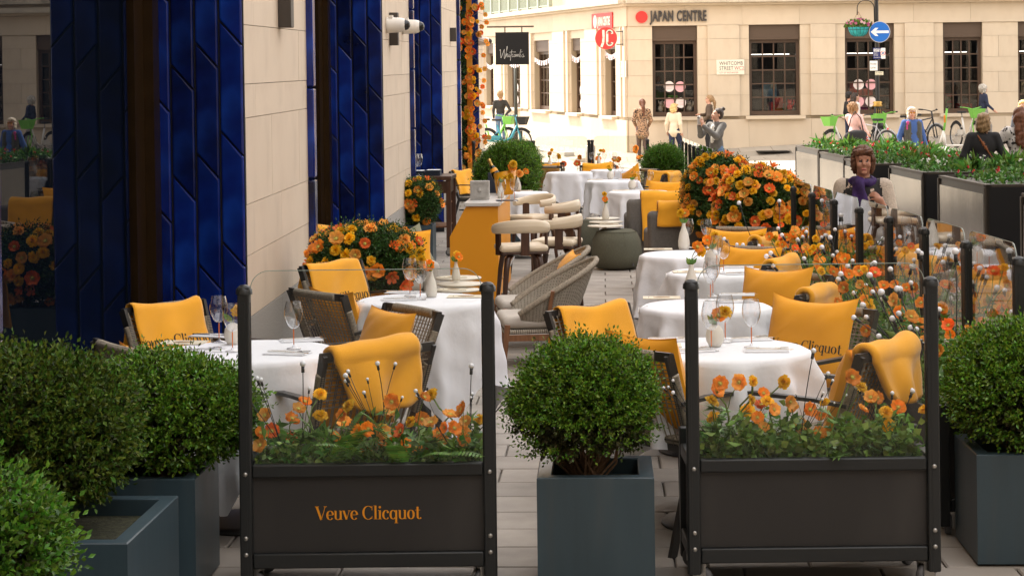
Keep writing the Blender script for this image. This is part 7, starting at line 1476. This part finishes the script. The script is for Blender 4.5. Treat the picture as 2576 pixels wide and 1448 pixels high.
mb = MB(); zt = zz(-6); mb.tube([(-.06, -.02, zz(66)), (-.065, -.02, zz(20))] + [(-.285 + .22*cos(a), -.02, zz(20) + .2*sin(a)) for a in np.linspace(.0, pi, 9)] + [(-.505, -.02, zz(38))], .012, 6); mb.obj('basket_bracket', m_post, t)
def plate(px, py, w, h, col, label, cat, yaw=0, r=.01):
    s = thing('road_sign', label, cat, W(px, py, ly-.10), yaw, 'signs on the lamp post'); 
    if h: mb = MB(); mb.rbox((0, 0, 0), (w, .008, h), min(.004, r), 2); mb.obj('plate', col, s)
    return s
s = plate(2212, 81, 0, 0, None, 'round blue road sign with white arrow pointing left', 'road sign'); mb = MB(); mb.prism([(.278*cos(a), .278*sin(a)) for a in np.linspace(0, 2*pi, 49)[:-1]], 'y', .0, .012); mb.obj('rim', M('sign grey rim', (.5, .5, .5), .4), s); mb = MB(); mb.prism([(.262*cos(a), .262*sin(a)) for a in np.linspace(0, 2*pi, 49)[:-1]], 'y', -.004, -.0005); mb.obj('disc', M('traffic blue', (.005, .13, .52), .35), s)
mb = MB(); q = .062; mb.prism([(.235, -.033), (.235, .033), (-.10, .033), (-.035, .105), (-.115, .105), (-.235, 0), (-.115, -.105), (-.035, -.105), (-.10, -.033)], 'y', -.008, -.0045); mb.obj('arrow', M('sign white', (.82, .82, .80), .4), s)
WHT = MATS['sign white']; nvy = M('sign navy', (.012, .02, .13), .4)
s = plate(2211, 135, .325, .29, nvy, 'navy plate SWITCH YOUR ENGINE OFF with crossed symbol', 'road sign'); font_obj('SWITCH YOUR', WHT, s, (-.145, -.0055, .085), size=.052, sx=.78, bold=.002); font_obj('ENGINE OFF', WHT, s, (-.145, -.0055, .045), size=.052, sx=.78, bold=.002); font_obj('Vehicle', WHT, s, (-.145, -.0055, -.0), size=.036, sx=.9); font_obj('exhausts', WHT, s, (-.145, -.0055, -.032), size=.036, sx=.9); font_obj('are toxic', WHT, s, (-.145, -.0055, -.064), size=.036, sx=.9); font_obj('You could be fined', WHT, s, (-.145, -.0055, -.115), size=.032, sx=.8)
mb = MB(); mb.prism([(.055, -.14), (.158, -.14), (.158, .14), (.055, .14), (.03, .0)], 'y', -.0058, -.0042); mb.obj('white_field', WHT, s); mb = MB(); pts = [(.095 + .056*cos(a), -.0075, .005 + .056*sin(a)) for a in np.linspace(0, 2*pi, 25)]; mb.tube(pts, .006, 4); mb.tube([(.055, -.0075, .045), (.135, -.0075, -.035)], .006, 4); mb.obj('prohibition_ring', m_red, s); mb = MB(); mb.box((.095, -.0066, .005), (.05, .001, .06)); mb.obj('symbol', M('cyan print', (.02, .35, .6), .5), s)
s = plate(2197, 166, .20, .255, WHT, 'white plate reading Except cycles on lamp post', 'road sign', -.12); font_obj('Except', m_black, s, (-.085, -.0055, .03), size=.074, sx=.78); font_obj('cycles', m_black, s, (-.085, -.0055, -.07), size=.074, sx=.78)
s = plate(2211, 185, .215, .095, M('pale yellow plate', (.72, .68, .52), .5), 'small pale plate reading No loading at any time', 'road sign'); font_obj('No loading', m_black, s, (-.098, -.0055, .008), size=.046, sx=.84); font_obj('at any time', m_black, s, (-.098, -.0055, -.036), size=.046, sx=.82)
hb = W(2159, 80, ly-.02); t = thing('hanging_basket', 'turquoise hanging basket of pink and white flowers by lamp post', 'hanging basket', hb); mb = MB(); mb.lathe([(.0, -.13), (.12, -.125), (.2, -.08), (.25, .02), (.27, .11), (.25, .11)], 26); mb.obj('bowl', M('turquoise liner', (.02, .33, .36), .7, var=.25, vscale=10), t)
mb = MB()
for k in range(16): a = k*pi/8; mb.tube([(.12*cos(a), .12*sin(a), -.13), (.205*cos(a), .205*sin(a), -.08), (.258*cos(a), .258*sin(a), .02), (.276*cos(a), .276*sin(a), .11)], .004, 3, caps=False)
mb.tube([(.268*cos(a), .268*sin(a), .05) for a in np.linspace(0, 2*pi, 25)], .006, 4); mb.obj('wire_cage', m_post, t)
mb = MB(); hook = Vector((0, 0, (236.8-80)*0 + .52))
for k in range(3): a = k*2.1+.5; mb.tube([(.26*cos(a), .26*sin(a), .11), hook], .005, 4)
mb.obj('chains', M('rusty chain', (.25, .12, .06), .6), t)
r = np.random.default_rng(77); U = sphere_pts(420, r); U[:, 2] = np.abs(U[:, 2]); P = U*np.array([.36, .33, .2])*r.uniform(.6, 1, (420, 1)) + np.array([0, 0, .12]); V, Fq = leaf_cloud(P, unit(U + r.normal(size=U.shape)*.5), .07, .045, r); tag(mesh_obj('foliage', np_mesh('foliage', V, Fq, m_box2, True), None, t), kind='stuff')
m_pinkf = M('pink petunia', (.62, .12, .36), .5, trans=.3); m_whpf = M('blush petunia', (.75, .50, .58), .5, trans=.3); PT = {}
for nm_, mt in (('a', m_pinkf), ('b', m_whpf)): PT[nm_] = poppy_head(90 + len(PT), mt)
for k in range(22): u = Vector((rng.uniform(-1, 1), -abs(rng.gauss(.4, .4)), rng.uniform(.1, .9))).normalized(); o = mesh_obj('flower', PT[rng.choice('ab')], None, t, Vector((u.x*.36, u.y*.33, .13 + u.z*.19))); o.rotation_euler = rot_to(u + Vector((0, -.6, 0))); o.scale = (1.1,)*3
# restaurant sign hanging from the hotel's far corner
e = W(1288, 122.5, 34.6); t = thing('hanging_sign', 'square black hanging sign with white handwriting Whitcomb\'s', 'hanging sign', e)
sw = 84/F*34.6; mb = MB(); mb.box((0, 0, 0), (sw, .07, sw*.965)); mb.obj('panel', m_black, t)
mb = MB(); zb = (122.5-68)/F*34.6; mb.box((-.03, 0, zb), (.86, .03, .03)); 
for dx in (-.11, .20): mb.box((dx-.02, 0, (zb + sw*.48)/2), (.022, .022, zb - sw*.48))
mb.obj('bracket', M('bronze bracket', (.20, .15, .11), .45, .3), t)
scr = [[(0, .85), (.05, 1.0), (.08, .1), (.13, .0), (.42, 1.05)], [(.42, 1.05), (.40, .0), (.46, -.12), (.62, .75), (.70, 1.3), (.66, 1.35), (.58, .3), (.56, .0)], [(.57, .1), (.66, .42), (.72, .42), (.70, .08), (.74, .03), (.82, .2)], [(.86, .42), (.84, .08), (.88, .03), (.95, .2)], [(1.12, .95), (1.02, .2), (.96, -.45)], [(.88, .62), (1.1, .68), (1.48, .66)], [(1.24, .36), (1.16, .38), (1.12, .18), (1.18, .04), (1.28, .12)], [(1.38, .36), (1.31, .22), (1.35, .05), (1.44, .12), (1.45, .3), (1.38, .36)], [(1.5, .36), (1.5, .05), (1.56, .3), (1.62, .36), (1.62, .06), (1.68, .3), (1.75, .36), (1.75, .08), (1.82, .1)], [(1.96, 1.0), (1.86, .4), (1.84, .05), (1.94, .03), (1.98, .2), (1.9, .3)], [(2.05, .75), (2.03, .62)], [(2.2, .38), (2.12, .32), (2.18, .15), (2.12, .02), (2.04, .04)], [(2.14, .0), (2.3, .12)]]
mb = MB(); sc = sw*.74/2.3
for st_ in scr:
    pts = [Vector(p) for p in st_]; sm = []
    for i in range(len(pts)-1):
        p0, p1, p2, p3 = pts[max(0, i-1)], pts[i], pts[i+1], pts[min(len(pts)-1, i+2)]
        for q in np.linspace(0, 1, 5)[:-1 if i < len(pts)-2 else None]: sm.append(.5*((2*p1) + (p2-p0)*q + (2*p0-5*p1+4*p2-p3)*q*q + (3*p1-p0-3*p2+p3)*q**3))
    pen(mb, [((p.x - 1.15)*sc, (p.y - .45)*sc*.72 - sw*.16) for p in sm], .0075, -.0385, -.0355)
mb.obj('lettering', WHT, t)
# slim pole and square bollards by the hotel corner, steel bollards on the pavement
px_ = at(1297, 56); mb = MB(); mb.lathe([(0, 0), (.055, 0), (.05, 2.45), (.0, 2.47)], 12); o = mb.obj('slim_post', M('dark green post', (.03, .032, .022), .5), None, (px_, 56, .25)); tag(o, 'slim dark post on pavement below the black hanging sign', 'post')
for k, (px, d_, w, lab) in enumerate(((1289, 57, .14, 'left dark square bollard behind slim post'), (1309, 57.2, .1, 'right dark square bollard behind slim post'))): mb = MB(); mb.rbox((0, 0, .30), (w, w, .62), .01, 2); o = mb.obj('bollard', MATS['dark green post'], None, (at(px, d_), d_, .26)); tag(o, lab, 'bollard', 'dark square bollards')
m_bol = M('brushed steel bollard', (.45, .42, .37), .3, 1.0, var=.15, vscale=6, stretch=(6, 6, .3))
for px, d_, lab in ((1483, 47.5, 'steel bollard behind two black posts at terrace end'), (1853, 36.5, 'steel bollard right of the woman taking picture'), (1650, 47, 'steel bollard hidden behind far right box ball')):
    mb = MB(); mb.lathe([(0, 0), (.125, 0), (.125, .59), (.118, .61), (0, .615)], 24); o = mb.obj('steel_bollard', m_bol, None, (at(px, d_), d_, GZ(at(px, d_), d_))); tag(o, lab, 'bollard', 'brushed steel bollards')
p = G(1944, 406, 0); t = thing('drain_cover', 'dark iron drain cover flush in sunlit paving', 'drain cover', (p.x, p.y, GZ(p.x, p.y) + .004)); mb = MB(); mb.box((0, 0, .004), (.9, .9, .008)); mb.obj('frame', M('cast iron', (.10, .09, .08), .6, .3), t)
for k in range(7): mb = MB(); mb.box((0, -.36 + k*.12, .011), (.8, .05, .006)); mb.obj('bar', m_cart, t)
